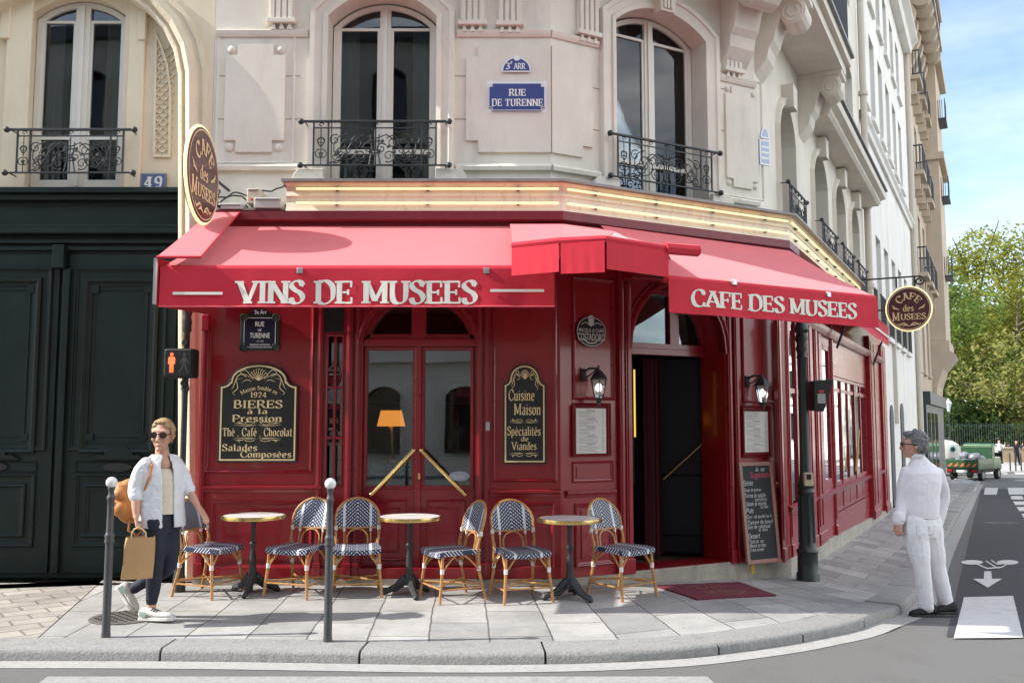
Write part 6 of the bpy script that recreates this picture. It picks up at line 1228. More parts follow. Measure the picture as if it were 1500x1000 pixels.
# ================================================================== STREET FURNITURE
def gpt(u, v, dz=0): return gnd(u, v, dz)
def bollard(u, v, label):
    p = gpt(u, v); t = thing('bollard', label, 'bollard', p, 0, 'grey bollards with white ball tops along the kerb')
    q = MB(); q.lathe([(.046, -.05), (.047, .02), (.043, .05), (.041, .62), (.041, .70), (.05, .705), (.052, .72), (.045, .735), (.05, .75), (.051, .765), (.041, .775), (.037, .79), (.034, .98), (.034, 1.02), (.042, 1.03), (.044, 1.045), (.036, 1.06), (.030, 1.07), (.030, 1.10), (.038, 1.11), (.038, 1.125)], n=18); q.v = [(a * .72, b * .72, c) for a, b, c in q.v]; q.build('post', GREY, t, smooth=True)
    q = MB(); q.ball((0, 0, 1.16), .043, 10); q.build('ball_top', mat('white_ball_enamel', (.75, .76, .75), .25, coat=.5, dirt=((.4, .4, .38), .4), dscale=9), t, smooth='all'); return t
bollard(155, 933, 'grey bollard with a white ball top left of the woman'); bollard(480, 940, 'grey bollard with a white ball top in front of the second and third chairs')
# pedestrian signal at the left
p = gpt(262, 866); t = thing('pedestrian_signal', 'black pedestrian signal with a lit red man left of the cafe front', 'traffic signal', p)
q = MB(); q.lathe([(.075, -.05), (.078, .12), (.065, .16), (.06, .42), (.068, .45), (.045, .5), (.037, .55), (.035, 1.9), (.05, 1.95), (.04, 2.0), (.038, 2.5), (.055, 2.52), (.05, 2.58), (.06, 2.6), (.045, 2.66), (.06, 2.7), (.052, 2.76), (.085, 2.8), (.07, 2.86), (.085, 2.9), (.03, 2.95), (.02, 3.0)], n=16); q.v = [(a * .78, b * .78, c) for a, b, c in q.v]; q.build('pole', IRON, t, smooth=True)
yS = p.y - .12
def spx(u, v): a = at_y(u, v, yS); return a.x - p.x, a.z - p.z
(xa, za_), (xb, zb2) = spx(239, 553), spx(284, 510)
q = MB(); q.box(xa, xb, -.13, .06, za_, zb2); bd = q.build('signal_head', MATS['matt_black'], t, bevel=.025)
q = MB(); q.box(xa + .02, xb - .02, -.136, -.131, za_ + .02, zb2 - .02); q.build('lens', mat('dark_lens', (.012, .012, .014), .12, coat=.5), bd)
def figure(q, cx, z0, h, walk=False):
    f = lambda *pts: [(cx + a * h, z0 + b * h) for a, b in pts]
    y0, y1 = -.140, -.137
    def pr(pts): q.add([(a, y0, b) for a, b in pts], [tuple(range(len(pts)))])
    pr(arc(cx, z0 + .9 * h, .085 * h, .085 * h, 0, 330, 12))
    if not walk:
        pr(f((-.13, .78), (.13, .78), (.17, .72), (.17, .42), (.10, .42), (.10, .66), (-.10, .66), (-.10, .42), (-.17, .42), (-.17, .72))); pr(f((-.095, .655), (.095, .655), (.1, .4), (.095, 0), (.015, 0), (.0, .36), (-.015, 0), (-.095, 0), (-.1, .4)))
    else:
        pr(f((-.06, .78), (.08, .78), (.08, .42), (-.06, .42))); pr(f((-.06, .76), (-.2, .55), (-.2, .42), (-.14, .42), (-.13, .52), (-.06, .6))); pr(f((.08, .74), (.2, .56), (.24, .42), (.18, .42), (.14, .52), (.08, .58))); pr(f((-.06, .415), (.02, .415), (-.06, .2), (-.2, 0), (-.28, .03), (-.13, .22))); pr(f((.0, .415), (.09, .415), (.14, .2), (.24, 0), (.15, 0), (.06, .18)))
w_ = xb - xa; zz0 = za_ + .05; hh = (zb2 - za_) * .68
q = MB(); figure(q, xa + w_ * .29, zz0, hh); q.build('red_man', mat('lit_red_signal', (.9, .15, .05), .5, emit=(1, .075, .02), estr=1.3), bd)
q = MB(); figure(q, xa + w_ * .71, zz0, hh, True); q.build('walking_man', mat('unlit_signal', (.06, .065, .065), .5), bd)
q = MB(); [q.tube([(0, 0, z), (0, -.06, z)], .03, 8) for z in (za_ - .05, zb2 + .06)]; q.build('clamp', IRON, t)
# lamp post at the right with the back of a signal and its push button
p = gpt(1184, 850); t = thing('lamp_post', 'dark cast-iron post with a signal box standing at the corner of the side street', 'post', p)
q = MB(); q.lathe([(.125, -.15), (.13, .08), (.115, .10), (.11, .3), (.125, .33), (.10, .36), (.085, .42), (.08, .95), (.10, .99), (.085, 1.03), (.10, 1.07), (.075, 1.12), (.06, 1.2), (.052, 1.9), (.052, 2.5), (.065, 2.52), (.05, 2.56), (.07, 2.62), (.055, 2.68), (.075, 2.74), (.06, 2.80), (.085, 2.84), (.07, 2.90), (.04, 2.94), (.03, 2.98)], n=20)
for k in range(8): a = 2 * math.pi * k / 8; q.tube([(.088 * math.cos(a), .088 * math.sin(a), .43), (.083 * math.cos(a), .083 * math.sin(a), .94)], .012, 5)
q.build('post', mat('green_black_iron', (.018, .025, .025), .42, var=.2, vscale=12), t, smooth=True)
f2 = lambda u, v: (at_y(u, v, p.y).x - p.x, at_y(u, v, p.y).z - p.z)
(xa, za_), (xb, zb2) = f2(1188, 603), f2(1216, 558)
q = MB(); q.add([(xa, -.12, za_ + .02), (xb - .12, -.12, za_), (xb, -.12, zb2 - .02), (xb, -.12, zb2 + .02), (xa, -.12, zb2), (xa, .1, za_ + .02), (xb - .12, .1, za_), (xb, .1, zb2 - .02), (xb, .1, zb2 + .02), (xa, .1, zb2)], [(0, 1, 2, 3, 4), (9, 8, 7, 6, 5), (0, 5, 6, 1), (1, 6, 7, 2), (2, 7, 8, 3), (3, 8, 9, 4), (4, 9, 5, 0)]); sh = q.build('signal_box', MATS['matt_black'], t, bevel=.012)
q = MB(); c = f2(1198, 582); q.box(c[0] - .045, c[0] + .045, -.126, -.121, c[1] - .07, c[1] + .04); q.build('shield_sticker', mat('pale_grey_print', (.35, .36, .36), .6), sh); q = MB(); q.prism([(c[0] - .04, c[1] + .08), (c[0] + .04, c[1] + .08), (c[0] + .02, c[1] + .045), (c[0] - .02, c[1] + .045)], -.126, -.121); q.v = [(a, b, cc) for a, b, cc in q.v]; q.build('crest_sticker', mat('print_red', (.4, .04, .04), .6), sh)
q = MB(); c = f2(1180, 701); q.box(c[0] - .05, c[0] + .05, -.12, -.05, c[1] - .075, c[1] + .075); bb = q.build('push_button_box', mat('beige_button_box', (.50, .42, .28), .5), t, bevel=.01)
q = MB(); q.box(c[0] - .025, c[0] + .025, -.126, -.121, c[1] - .0, c[1] + .06); q.build('pictogram', MATS['matt_black'], bb)
# two maroon posts by the end of the cafe front
for u, v, lab in ((1289, 752, 'maroon post with a pointed top against the end of the cafe front'), (1299, 750, 'maroon post with a pointed top standing clear on the pavement edge of the step')):
    p = gpt(u, v); t = thing('wall_post', lab, 'post', p, 0, 'maroon posts at the end of the cafe'); q = MB(); q.lathe([(.05, -.1), (.05, .05), (.04, .07), (.04, .85), (.055, .88), (.055, .9), (.03, .92), (.05, .97), (.045, 1.02), (.008, 1.08)], n=10); q.build('shaft', MAROON, t, smooth=True); q = MB(); q.box(-.09, .09, -.09, .09, -.2, .03); q.build('base', PLINTH, t)
# doormat
mp_ = [gnd(u, v, .012) for u, v in ((958, 857), (1083, 852), (1137, 871), (1022, 877))]
t = thing('doormat', 'burgundy doormat with a worn oval CAFE DES MUSEES mark in front of the entrance', 'doormat', (mp_[0] + mp_[2]) / 2)
q = MB(); c = [tuple(p_ + Vector((0, 0, .004))) for p_ in mp_] + [tuple(p_ - Vector((0, 0, .02))) for p_ in mp_]; q.add(c, [(0, 1, 2, 3), (7, 6, 5, 4), (0, 4, 5, 1), (1, 5, 6, 2), (2, 6, 7, 3), (3, 7, 4, 0)]); q.build('mat', mat('burgundy_carpet', (.13, .012, .03), .95, var=.12, vscale=60, bump=.4, bscale=200), t, world=True)
def mw(a, b, o=0): p_ = (mp_[3] * (1 - a) + mp_[2] * a) * (1 - b) + (mp_[0] * (1 - a) + mp_[1] * a) * b; return (p_.x, p_.y, p_.z + .0065 + o)
q = MB(); n = 40
for k in range(n):
    a0, a1 = 2 * math.pi * k / n, 2 * math.pi * (k + 1) / n; q.add([mw(.5 + .3 * math.cos(a), .5 + r * math.sin(a)) for a, r in ((a0, .38), (a1, .38), (a1, .35), (a0, .35))], [(0, 1, 2, 3)])
put_text(q, 'CAFE', .34, .66, .58, .74, 0, mapf=lambda s, z, o: mw(s, z, o), thick=.2, thin=.1); put_text(q, 'des', .46, .54, .46, .54, 0, mapf=lambda s, z, o: mw(s, z, o), thick=.2, thin=.1); put_text(q, 'MUSEES', .28, .72, .24, .42, 0, mapf=lambda s, z, o: mw(s, z, o), thick=.2, thin=.1)
q.build('woven_mark', mat('worn_tan_print', (.24, .10, .07), .95), t, world=True)
# drain cover near the bollard
c = gnd(183, 903, .008); t = thing('drain_cover', 'round cast-iron drain cover in the pavement beside the walking woman', 'drain cover', c); q = MB(); q.lathe([(.28, -.02), (.28, .0), (.26, .004)], n=28); q.build('plate', mat('rusty_iron', (.11, .10, .09), .7, var=.3, vscale=12), t)
q = MB()
for i in range(-6, 7):
    for j in range(-6, 7):
        if (i * .04) ** 2 + (j * .04) ** 2 < .055 and (i + j) % 2: q.box(i * .04 - .014, i * .04 + .014, j * .04 - .014, j * .04 + .014, .004, .012)
q.build('studs', MATS['rusty_iron'], t)
# fallen leaves and cigarette ends: a little litter along the kerb
# ---------------------------------------------------- bistro chairs
RATTAN = mat('rattan_cane', (.44, .22, .075), .4, var=.25, vscale=25, coat=.2)
BIND = mat('white_binding', (.74, .73, .70), .6)
def weave_mat():
    m = bpy.data.materials.new('navy_white_weave'); m.use_nodes = True; t = m.node_tree; b = t.nodes['Principled BSDF']; N = t.nodes.new; K = t.links.new
    b.inputs['Roughness'].default_value = .45; uv = N('ShaderNodeTexCoord'); sx = N('ShaderNodeSeparateXYZ'); K(uv.outputs['UV'], sx.inputs[0])
    def M(op, a, bb=None, c=None):
        n = N('ShaderNodeMath'); n.operation = op
        for i, x in enumerate((a, bb, c)):
            if x is None: continue
            if hasattr(x, 'links'): K(x, n.inputs[i])
            else: n.inputs[i].default_value = x
        return n.outputs[0]
    u, v = sx.outputs[0], sx.outputs[1]; au = M('ABSOLUTE', u)
    st = M('FRACT', M('MULTIPLY', M('ADD', M('MULTIPLY', au, .95), v), 30.0)); line = M('LESS_THAN', st, .33)
    du = M('FRACT', M('MULTIPLY', au, 48.0)); dots = M('LESS_THAN', du, .66); w = M('MULTIPLY', line, dots)
    band = M('LESS_THAN', M('ABSOLUTE', M('SUBTRACT', au, .128)), .0125); w2 = M('MAXIMUM', w, band)
    mx_ = N('ShaderNodeMix'); mx_.data_type = 'RGBA'; mx_.inputs[6].default_value = (.012, .022, .070, 1); mx_.inputs[7].default_value = (.66, .68, .70, 1); K(w2, mx_.inputs[0]); K(mx_.outputs[2], b.inputs['Base Color'])
    bp = N('ShaderNodeBump'); bp.inputs['Strength'].default_value = .4; bp.inputs['Distance'].default_value = .004; K(w, bp.inputs['Height']); K(bp.outputs[0], b.inputs['Normal']); return m
WEAVE = weave_mat()
def make_chair(label):
    """faces -y; seat 0.46 high, back to 0.88"""
    t = thing('bistro_chair', label, 'chair', (0, 0, 0), 0, 'rattan bistro chairs on the terrace')
    # seat: woven slab with rounded front, UV in metres
    q = MB(); n = 8; hw = lambda y: .205 + .02 * (-y / .2) * .5 - .0; ys_ = [.20 - .42 * k / n for k in range(n + 1)]; vs, uvs = [], []
    for y in ys_:
        w = .195 + .03 * (.20 - y) / .42; drop = -.012 * max(0, (-.12 - y) / .1) ** 2
        for k in range(9): x = -w + 2 * w * k / 8; vs.append((x, y, .46 + drop - .012 * (1 - (x / w) ** 2) * 1.0)); uvs.append((x, y))
    q.add(vs, [(j * 9 + i, j * 9 + i + 1, (j + 1) * 9 + i + 1, (j + 1) * 9 + i) for j in range(n) for i in range(8)], uvs)
    rim = [vs[i] for i in range(9)] + [vs[9 * j + 8] for j in range(1, n + 1)] + [vs[9 * n + i] for i in range(7, -1, -1)] + [vs[9 * j] for j in range(n - 1, 0, -1)]
    m = len(rim); lo = [(x, y, z - .042) for x, y, z in rim]; q.add(rim + lo, [(k, (k + 1) % m, m + (k + 1) % m, m + k) for k in range(m)], [(x + y * .0, y + .0) for x, y, z in rim] + [(x, y - .04) for x, y, z in rim]); q.add(lo, [tuple(range(m - 1, -1, -1))], [(0, 0)] * m); q.build('seat', WEAVE, t, recalc=True)
    # back: curved woven panel inside the hoop
    def bk(x, z): s = (z - .46) / .42; return Vector((x, .185 + .115 * s + .0 - .045 * (1 - (x / .22) ** 2) * -.6 - .03, z))
    hoop = [(-.195, .44)] + [(-.205 - .01 * k / 3, .5 + .09 * k) for k in range(3)] + arc(0, .68, .215, .20, 180, 0, 14) + [(.205 + .01 * k / 3, .5 + .09 * k) for k in (2, 1, 0)] + [(.195, .44)]
    q = MB(); q.tube([bk(x, z) for x, z in hoop], .0135, 8); fr_ = q.build('back_hoop', RATTAN, t, smooth=True)
    q = MB(); vs, uvs = [], []; zs = [.60 + .265 * k / 8 for k in range(9)]
    for z in zs:
        w = .207 if z < .68 else max(.03, .207 * math.sqrt(max(0, 1 - ((z - .68) / .195) ** 2)))
        for k in range(9): x = -w + 2 * w * k / 8; p_ = bk(x, z); vs.append((p_.x, p_.y - .006, p_.z)); uvs.append((x, z))
    q.add(vs, [(j * 9 + i, j * 9 + i + 1, (j + 1) * 9 + i + 1, (j + 1) * 9 + i) for j in range(8) for i in range(8)], uvs)
    vs2 = [(a, b + .010, c) for a, b, c in vs]; q.add(vs2, [(j * 9 + i, (j + 1) * 9 + i, (j + 1) * 9 + i + 1, j * 9 + i + 1) for j in range(8) for i in range(8)], uvs); q.build('back_panel', WEAVE, t, recalc=False)
    q = MB(); q.tube([bk(-.207, .60), bk(0, .60), bk(.207, .60)], .009, 6); q.tube([bk(x, z) for x, z in [(-.10, .45)] + arc(0, .50, .10, .09, 180, 0, 10) + [(.10, .45)]], .009, 6)
    for s in (-1, 1): q.tube([bk(s * .128, .60), Vector((s * .128, .18, .45))], .008, 6)
    q.build('back_stay', RATTAN, t, smooth=True)
    def leg(pts):
        q = MB(); q.tube(pts, .0145, 8); return q.build('leg', RATTAN, t, smooth=True)
    for s in (-1, 1):
        leg([(s * .205, -.185, .445), (s * .212, -.195, .25), (s * .235, -.225, 0)]); leg([(s * .195, .17, .50), (s * .195, .185, .25), (s * .215, .245, 0)])
        for (x, y, z) in ((s * .209, -.192, .285), (s * .195, .18, .29)):
            q = MB(); q.tube([(x, y, z - .022), (x, y, z + .022)], .019, 8); q.build('binding', BIND, t, smooth=True)
        q = MB(); p_ = bk(s * .207, .60); q.tube([p_ - Vector((0, 0, .022)), p_ + Vector((0, 0, .02))], .018, 8); p_ = bk(s * .128, .585); q.tube([p_ - Vector((0, 0, .018)), p_ + Vector((0, 0, .018))], .013, 6); q.build('binding', BIND, t, smooth=True)
        q = MB(); q.tube([(s * .205, -.19, .28), (s * .13, -.19, .38), (s * .09, -.19, .435)], .009, 6); q.tube([(s * .205, .18, .28), (s * .2, .08, .38), (s * .19, .0, .435)], .009, 6); q.tube([(s * .209, -.19, .28), (s * .2, -.1, .38), (s * .19, -.03, .435)], .009, 6); q.tube([(s * .195, .185, .28), (s * .13, .185, .38), (s * .09, .185, .43)], .009, 6); q.build('brace', RATTAN, t, smooth=True)
    q = MB(); q.tube([(-.226, -.212, .13), (.226, -.212, .13)], .0085, 6); q.tube([(-.205, .215, .13), (.205, .215, .13)], .0085, 6); q.tube([(-.224, -.212, .145), (.205, .215, .145)], .0085, 6); q.tube([(.224, -.212, .155), (-.205, .215, .155)], .0085, 6)
    for s in (-1, 1): q.tube([(s * .226, -.212, .12), (s * .205, .215, .12)], .0085, 6)
    q.build('stretcher', RATTAN, t, smooth=True); return t
chair0 = make_chair('')
spots = [(305, 870, 70, 'woven bistro chair leftmost, behind the walking woman and facing right'), (437, 870, -20, 'woven bistro chair right of the left table, turned towards it'), (522, 870, 9, 'woven bistro chair facing the street beside the bollard'), (662, 876, -62, 'woven bistro chair in profile facing left towards the middle table'), (762, 877, 20, 'woven bistro chair facing the street left of the right table'), (911, 872, 40, 'woven bistro chair by the entrance right of the right table')]
for i, (u, v, deg, lab) in enumerate(spots):
    c = chair0 if i == 0 else dup(chair0); p = gnd(u, v); c.location = p; c.rotation_euler = (0, 0, R(deg)); tag(c, lab)
def make_table(label):
    t = thing('bistro_table', label, 'table', (0, 0, 0), 0, 'round bistro tables on the terrace')
    q = MB(); q.lathe([(.001, .712), (.285, .712), (.285, .736), (.001, .737)], n=40); q.build('table_top', mat('marbled_white_top', (.70, .69, .67), .3, var=.06, vscale=7), t, smooth=True)
    q = MB(); q.lathe([(.286, .705), (.300, .705), (.302, .722), (.300, .739), (.286, .739)], n=40, caps=False); q.build('brass_rim', BRASS, t, smooth=True)
    q = MB(); q.lathe([(.055, .10), (.045, .16), (.033, .26), (.03, .36), (.022, .40), (.022, .44), (.034, .455), (.034, .475), (.02, .49), (.02, .64), (.03, .67), (.05, .70), (.08, .711)], n=14); q.build('column', IRON, t, smooth=True)
    for k in range(3):
        a = 2 * math.pi * k / 3 + .5; q = MB(); pts = [(.03, .17), (.07, .13), (.13, .075), (.19, .05), (.235, .035), (.25, .02)]
        q.tube([(r * math.cos(a), r * math.sin(a), z) for r, z in pts], [.04, .04, .032, .028, .03, .022], 8); q.ball((.245 * math.cos(a), .245 * math.sin(a), .022), .028, 6, (1, 1, .8)); q.tube([(.05 * math.cos(a + .3), .05 * math.sin(a + .3), .10), (.12 * math.cos(a + .25), .12 * math.sin(a + .25), .05), (.16 * math.cos(a + .1), .16 * math.sin(a + .1), .05)], .014, 5); q.build('leg', IRON, t, smooth=True)
    return t
tab0 = make_table('')
for i, (u, v, lab) in enumerate(((369, 869, 'round white table with brass rim leftmost on the terrace'), (599, 872, 'round white table with brass rim in the middle of the terrace'), (835, 877, 'round white table with brass rim nearest the entrance'))):
    c = tab0 if i == 0 else dup(tab0); c.location = gnd(u, v); c.rotation_euler = (0, 0, .4 * i); tag(c, lab)
# ================================================================== PEOPLE
SKIN = mat('warm_skin', (.55, .30, .21), .55, var=.08, vscale=14)
def loft(q, rings, n=18, a0=0, a1=360):
    """rings: (x,y,z,rx,ry,rot); full or open (front gap) loft"""
    full = a1 - a0 >= 359.9; vs = []; m = n if full else n + 1
    for x, y, z, rx, ry, rot in rings:
        c, s = math.cos(R(rot)), math.sin(R(rot))
        for k in range(m): a = R(a0 + (a1 - a0) * k / n); px_, py_ = rx * math.cos(a), ry * math.sin(a); vs.append((x + px_ * c - py_ * s, y + px_ * s + py_ * c, z))
    fs = [(i * m + k, i * m + (k + 1) % m, (i + 1) * m + (k + 1) % m, (i + 1) * m + k) for i in range(len(rings) - 1) for k in range(m if full else n)]
    if full: fs += [tuple(range(m - 1, -1, -1)), tuple(range((len(rings) - 1) * m, len(rings) * m))]
    return q.add(vs, fs)
def chain(q, pts, n=12, sub=4):
    """tapering limb through (point, radius) joints with rounded ends"""
    P = [Vector(p) for p, _ in pts]; rr = [r for _, r in pts]; S, Q = [], []
    for i in range(len(P) - 1):
        p0 = P[max(0, i - 1)]; p3 = P[min(len(P) - 1, i + 2)]
        for k in range(sub):
            t = k / sub; S.append(P[i].lerp(P[i + 1], t) + ((P[i + 1] - p0) * .5 - (p3 - P[i]) * .5) * .12 * math.sin(math.pi * t)); tt = t * t * (3 - 2 * t); Q.append(rr[i] * (1 - tt) + rr[i + 1] * tt)
    S.append(P[-1]); Q.append(rr[-1]); q.tube(S, Q, n); q.ball(P[0], rr[0], 7); q.ball(P[-1], rr[-1], 7); return q
def fuse(name, q, m, parent, voxel=.008, it=4, wrinkle=0, wscale=.06):
    o = q.build(name, m, None, recalc=True); md = o.modifiers.new('r', 'REMESH'); md.mode = 'VOXEL'; md.voxel_size = voxel; md.use_smooth_shade = True
    if it: s = o.modifiers.new('s', 'SMOOTH'); s.factor = .5; s.iterations = it
    if wrinkle:
        tx = bpy.data.textures.new(name + '_folds', 'CLOUDS'); tx.noise_scale = wscale; d = o.modifiers.new('d', 'DISPLACE'); d.texture = tx; d.strength = wrinkle; d.mid_level = .5
    bpy.context.view_layer.update(); dg = bpy.context.evaluated_depsgraph_get(); me = bpy.data.meshes.new_from_object(o.evaluated_get(dg)); o.modifiers.clear(); old = o.data; o.data = me; bpy.data.meshes.remove(old); me.name = name
    if not me.materials: me.materials.append(m)
    for p in me.polygons: p.use_smooth = True
    o.parent = parent; return o
def xf(q, start, M_):
    for i in range(start, len(q.v)): q.v[i] = tuple(M_ @ Vector(q.v[i]))
def headM(c, yaw, tilt=0): return Matrix.Translation(Vector(c)) @ Matrix.Rotation(R(yaw), 4, 'Z') @ Matrix.Rotation(R(tilt), 4, 'X')
def head(q, c, yaw, tilt=0, s=1.0):
    k = len(q.v)
    q.ball((0, .012, .03), .093, 12, (.84, 1.02, 1.02)); loft(q, [(0, -.018, .06, .070, .078, 0), (0, -.022, .02, .071, .080, 0), (0, -.024, -.02, .066, .076, 0), (0, -.026, -.055, .056, .066, 0), (0, -.030, -.085, .042, .050, 0), (0, -.034, -.108, .024, .030, 0)])
    q.tube([(0, -.098, .03), (0, -.110, .0), (0, -.122, -.022), (0, -.108, -.034)], [.008, .011, .015, .012], 8); q.ball((0, -.092, -.062), .016, 6, (1.5, .9, .62)); q.ball((0, -.088, -.096), .02, 6, (1.1, .8, .9))
    for sx in (-1, 1):
        q.ball((sx * .036, -.074, -.015), .03, 6, (.9, .7, .8)); q.ball((sx * .03, -.088, .046), .02, 6, (1.2, .5, .5)); q.ball((sx * .079, .012, -.005), .026, 6, (.3, .75, 1.2))
    xf(q, k, headM(c, yaw, tilt) @ Matrix.Scale(s, 4))
def hand(q, w, d, up, curl=.35, side=1, L=.175):
    """palm, four fingers and a thumb from wrist w along d; up = back-of-hand normal"""
    d = Vector(d).normalized(); up = Vector(up); up = (up - d * up.dot(d)).normalized(); x = d.cross(up) * side; w = Vector(w)
    for k in range(4):
        b = w + x * (.027 - .018 * k); q.tube([w + x * (.014 - .010 * k) * 1.0, b * .5 + (w + d * .05) * .5 + x * (.0), b + d * .085], [.017, .0165, .0115], 8)
    for k, l in enumerate((.070, .080, .075, .058)):
        b = w + x * (.029 - .0195 * k) + d * .082; a = curl * (1 + .15 * k); p = [b]; an = a * .5
        for f in (.45, .32, .23): p.append(p[-1] + (d * math.cos(an) - up * math.sin(an)) * l * f); an += a
        q.tube(p, [.0098, .0092, .0085, .0068], 8); q.ball(p[-1], .007, 4)
    t0 = w + d * .025 + x * .022; t1 = t0 + (d * .55 + x * .75 - up * .25).normalized() * .035; t2 = t1 + (d * .85 + x * .3 - up * .35).normalized() * .03; t3 = t2 + (d * .95 - up * .3).normalized() * .022
    q.tube([t0, t1, t2, t3], [.014, .0115, .0098, .0078], 8); q.ball(t3, .008, 4)
# ---------------------------------------------------- the woman
wr = gnd(226, 908); wy = wr.y
woman = thing('person', 'woman in white jacket, sunglasses and navy trousers walking right with a paper bag', 'person', wr)
def W(u, v, dy=0): p = at_y(u, v, wy + dy); return p - wr
wm = thing  # (kept short)
body = MB()
wh = W(237.5, 639, -.02); head(body, wh, 4, 4, 1.04)
chain(body, [(W(237, 655, .03), .054), (W(238, 668, .03), .060), (W(238, 680, .03), .085)])
loft(body, [(*W(238, 690, .02), .135, .085, 40), (*W(238, 720, .02), .12, .085, 40), (*W(237, 750, .02), .13, .09, 40)])
RS, RE, RW = W(209, 680, -.09), W(199, 716, -.10), W(199.5, 756, -.16)
LS, LE, LW_ = W(259, 675, .13), W(272, 708, .12), W(291, 744, .04)
chain(body, [(RS + Vector((.03, 0, -.02)), .034), (RE, .039), ((RE + RW) / 2, .038), (RW, .026)]); hand(body, RW, W(201, 775, -.17) - RW, (-1, -.3, .1), 1.1, 1)
chain(body, [(LS + Vector((-.03, 0, -.02)), .034), (LE, .038), ((LE + LW_) / 2, .036), (LW_, .025)]); hand(body, LW_, W(306, 764, .0) - LW_, (.75, -.2, .6), .3, -1)
HIPR, KNR, ANR = W(228, 762, -.04), W(227, 828, -.07), W(222, 890, -.02)
HIPL, KNL, ANL = W(244, 764, .06), W(246, 829, .08), W(189, 866, .12)
chain(body, [(ANR + Vector((0, 0, .12)), .042), (ANR, .036), (ANR - Vector((0, 0, .05)), .038)]); chain(body, [(KNL.lerp(ANL, .7), .042), (ANL, .036), (ANL + Vector((-.02, 0, -.04)), .036)])
fuse('body', body, SKIN, woman, .0065, 3)
q = MB(); chain(q, [(HIPR + Vector((0, 0, .03)), .098), (HIPR, .114), (HIPR.lerp(KNR, .5), .098), (KNR, .068), (KNR.lerp(ANR, .4), .062), (ANR + Vector((0, 0, .06)), .048)]); chain(q, [(HIPL + Vector((0, 0, .03)), .098), (HIPL, .112), (HIPL.lerp(KNL, .5), .100), (KNL, .070), (KNL.lerp(ANL, .4), .060), (KNL.lerp(ANL, .86), .047)])
loft(q, [(*W(236, 778, .02), .15, .115, 40), (*W(237, 758, .02), .155, .115, 40), (*W(237.5, 742, .02), .13, .10, 40)]); fuse('trousers', q, mat('navy_trousers', (.010, .013, .030), .75, var=.2, vscale=9), woman, .009, 4, .008, .05)
q = MB(); loft(q, [(*(W(240, 752, .01)), .138, .112, 40), (*W(240, 735, .01), .125, .108, 40), (*W(239, 710, .01), .132, .112, 40), (*W(238.5, 694, .012), .132, .104, 40), (*W(238.5, 686, .02), .09, .07, 40)]); fuse('top', q, mat('cream_top', (.66, .59, .47), .8, bump=.2, bscale=50), woman, .008, 3, .006, .05)
JK = mat('white_jacket', (.70, .71, .74), .85, var=.05, vscale=10, bump=.25, bscale=45)
q = MB(); jr = [(*W(237, 771, .02), .196, .148, 40), (*W(237, 752, .02), .190, .146, 40), (*W(237, 730, .02), .182, .142, 40), (*W(237, 708, .02), .188, .142, 40), (*W(237, 690, .02), .192, .132, 40), (*W(237, 678, .03), .172, .108, 40), (*W(238, 669, .035), .110, .086, 40), (*W(238, 664.5, .04), .082, .074, 40)]
jr2 = []
for (a, b) in zip(jr, jr[1:]): jr2 += [a, tuple((x + y) / 2 for x, y in zip(a, b))]
jr2.append(jr[-1]); loft(q, jr2, 40, -90 + 17, 270 - 14); js = [tuple(v) for v in q.v]; n0 = len(js)
cxr = {i: jr2[i] for i in range(len(jr2))}; m_ = 41
inner_ = [(r[0] + (v[0] - r[0]) * .90, r[1] + (v[1] - r[1]) * .90, v[2]) for i, r in enumerate(jr2) for v in js[i * m_:(i + 1) * m_]]
q.v += inner_; nr = len(jr2)
q.f += [[n0 + i * m_ + k + 1, n0 + i * m_ + k, n0 + (i + 1) * m_ + k, n0 + (i + 1) * m_ + k + 1] for i in range(nr - 1) for k in range(40)]
q.f += [[i * m_ + e, (i + 1) * m_ + e, n0 + (i + 1) * m_ + e, n0 + i * m_ + e] for i in range(nr - 1) for e in (0, 40)] + [[i * m_ + k, i * m_ + k + 1, n0 + i * m_ + k + 1, n0 + i * m_ + k] for i in (0, nr - 1) for k in range(40)]
chain(q, [(RS + Vector((.025, .01, -.002)), .062), (RS.lerp(RE, .4), .066), (RE, .063), (RE.lerp(RW, .25), .058)]); chain(q, [(LS + Vector((-.025, 0, -.004)), .060), (LS.lerp(LE, .5), .062), (LE, .060), (LE.lerp(LW_, .25), .055)])
fuse('jacket', q, JK, woman, .0065, 2, .012, .045)
HAIR = mat('blonde_hair', (.40, .26, .125), .5, var=.55, vscale=70, stretch=(1, 1, .18), bump=.7, bscale=90)
q = MB(); k = len(q.v); q.ball((0, .034, .050), .099, 12, (.91, .98, .99)); q.ball((0, .080, .0), .062, 8, (1.1, .8, 1.15)); q.ball((.070, .02, .035), .034, 7, (.5, 1.2, 1.3)); q.ball((-.068, .02, .035), .032, 7, (.5, 1.2, 1.3)); q.ball((.05, -.035, .085), .03, 7, (.8, 1.1, .9)); q.ball((-.045, -.03, .09), .028, 7, (.9, 1.1, .8)); q.ball((.0, -.020, .118), .04, 8, (1.5, 1.1, .5)); q.ball((.02, .125, .045), .052, 8); q.ball((.03, .12, .0), .04, 7); q.tube([(.078, -.03, .07), (.088, -.03, .02), (.088, -.022, -.03), (.082, -.015, -.06)], [.008, .008, .006, .004], 6)
xf(q, k, headM(wh, 4, 4) @ Matrix.Scale(1.04, 4)); fuse('hair', q, HAIR, woman, .005, 1, .009, .014)
q = MB(); k = len(q.v)
for sx in (-1, 1):
    q.prism(arc(sx * .036, .018, .032, .024, 0, 345, 18), .098, .106); q.tube([(sx * .068, -.098, .024), (sx * .082, -.04, .022), (sx * .083, .015, .014)], .004, 5)
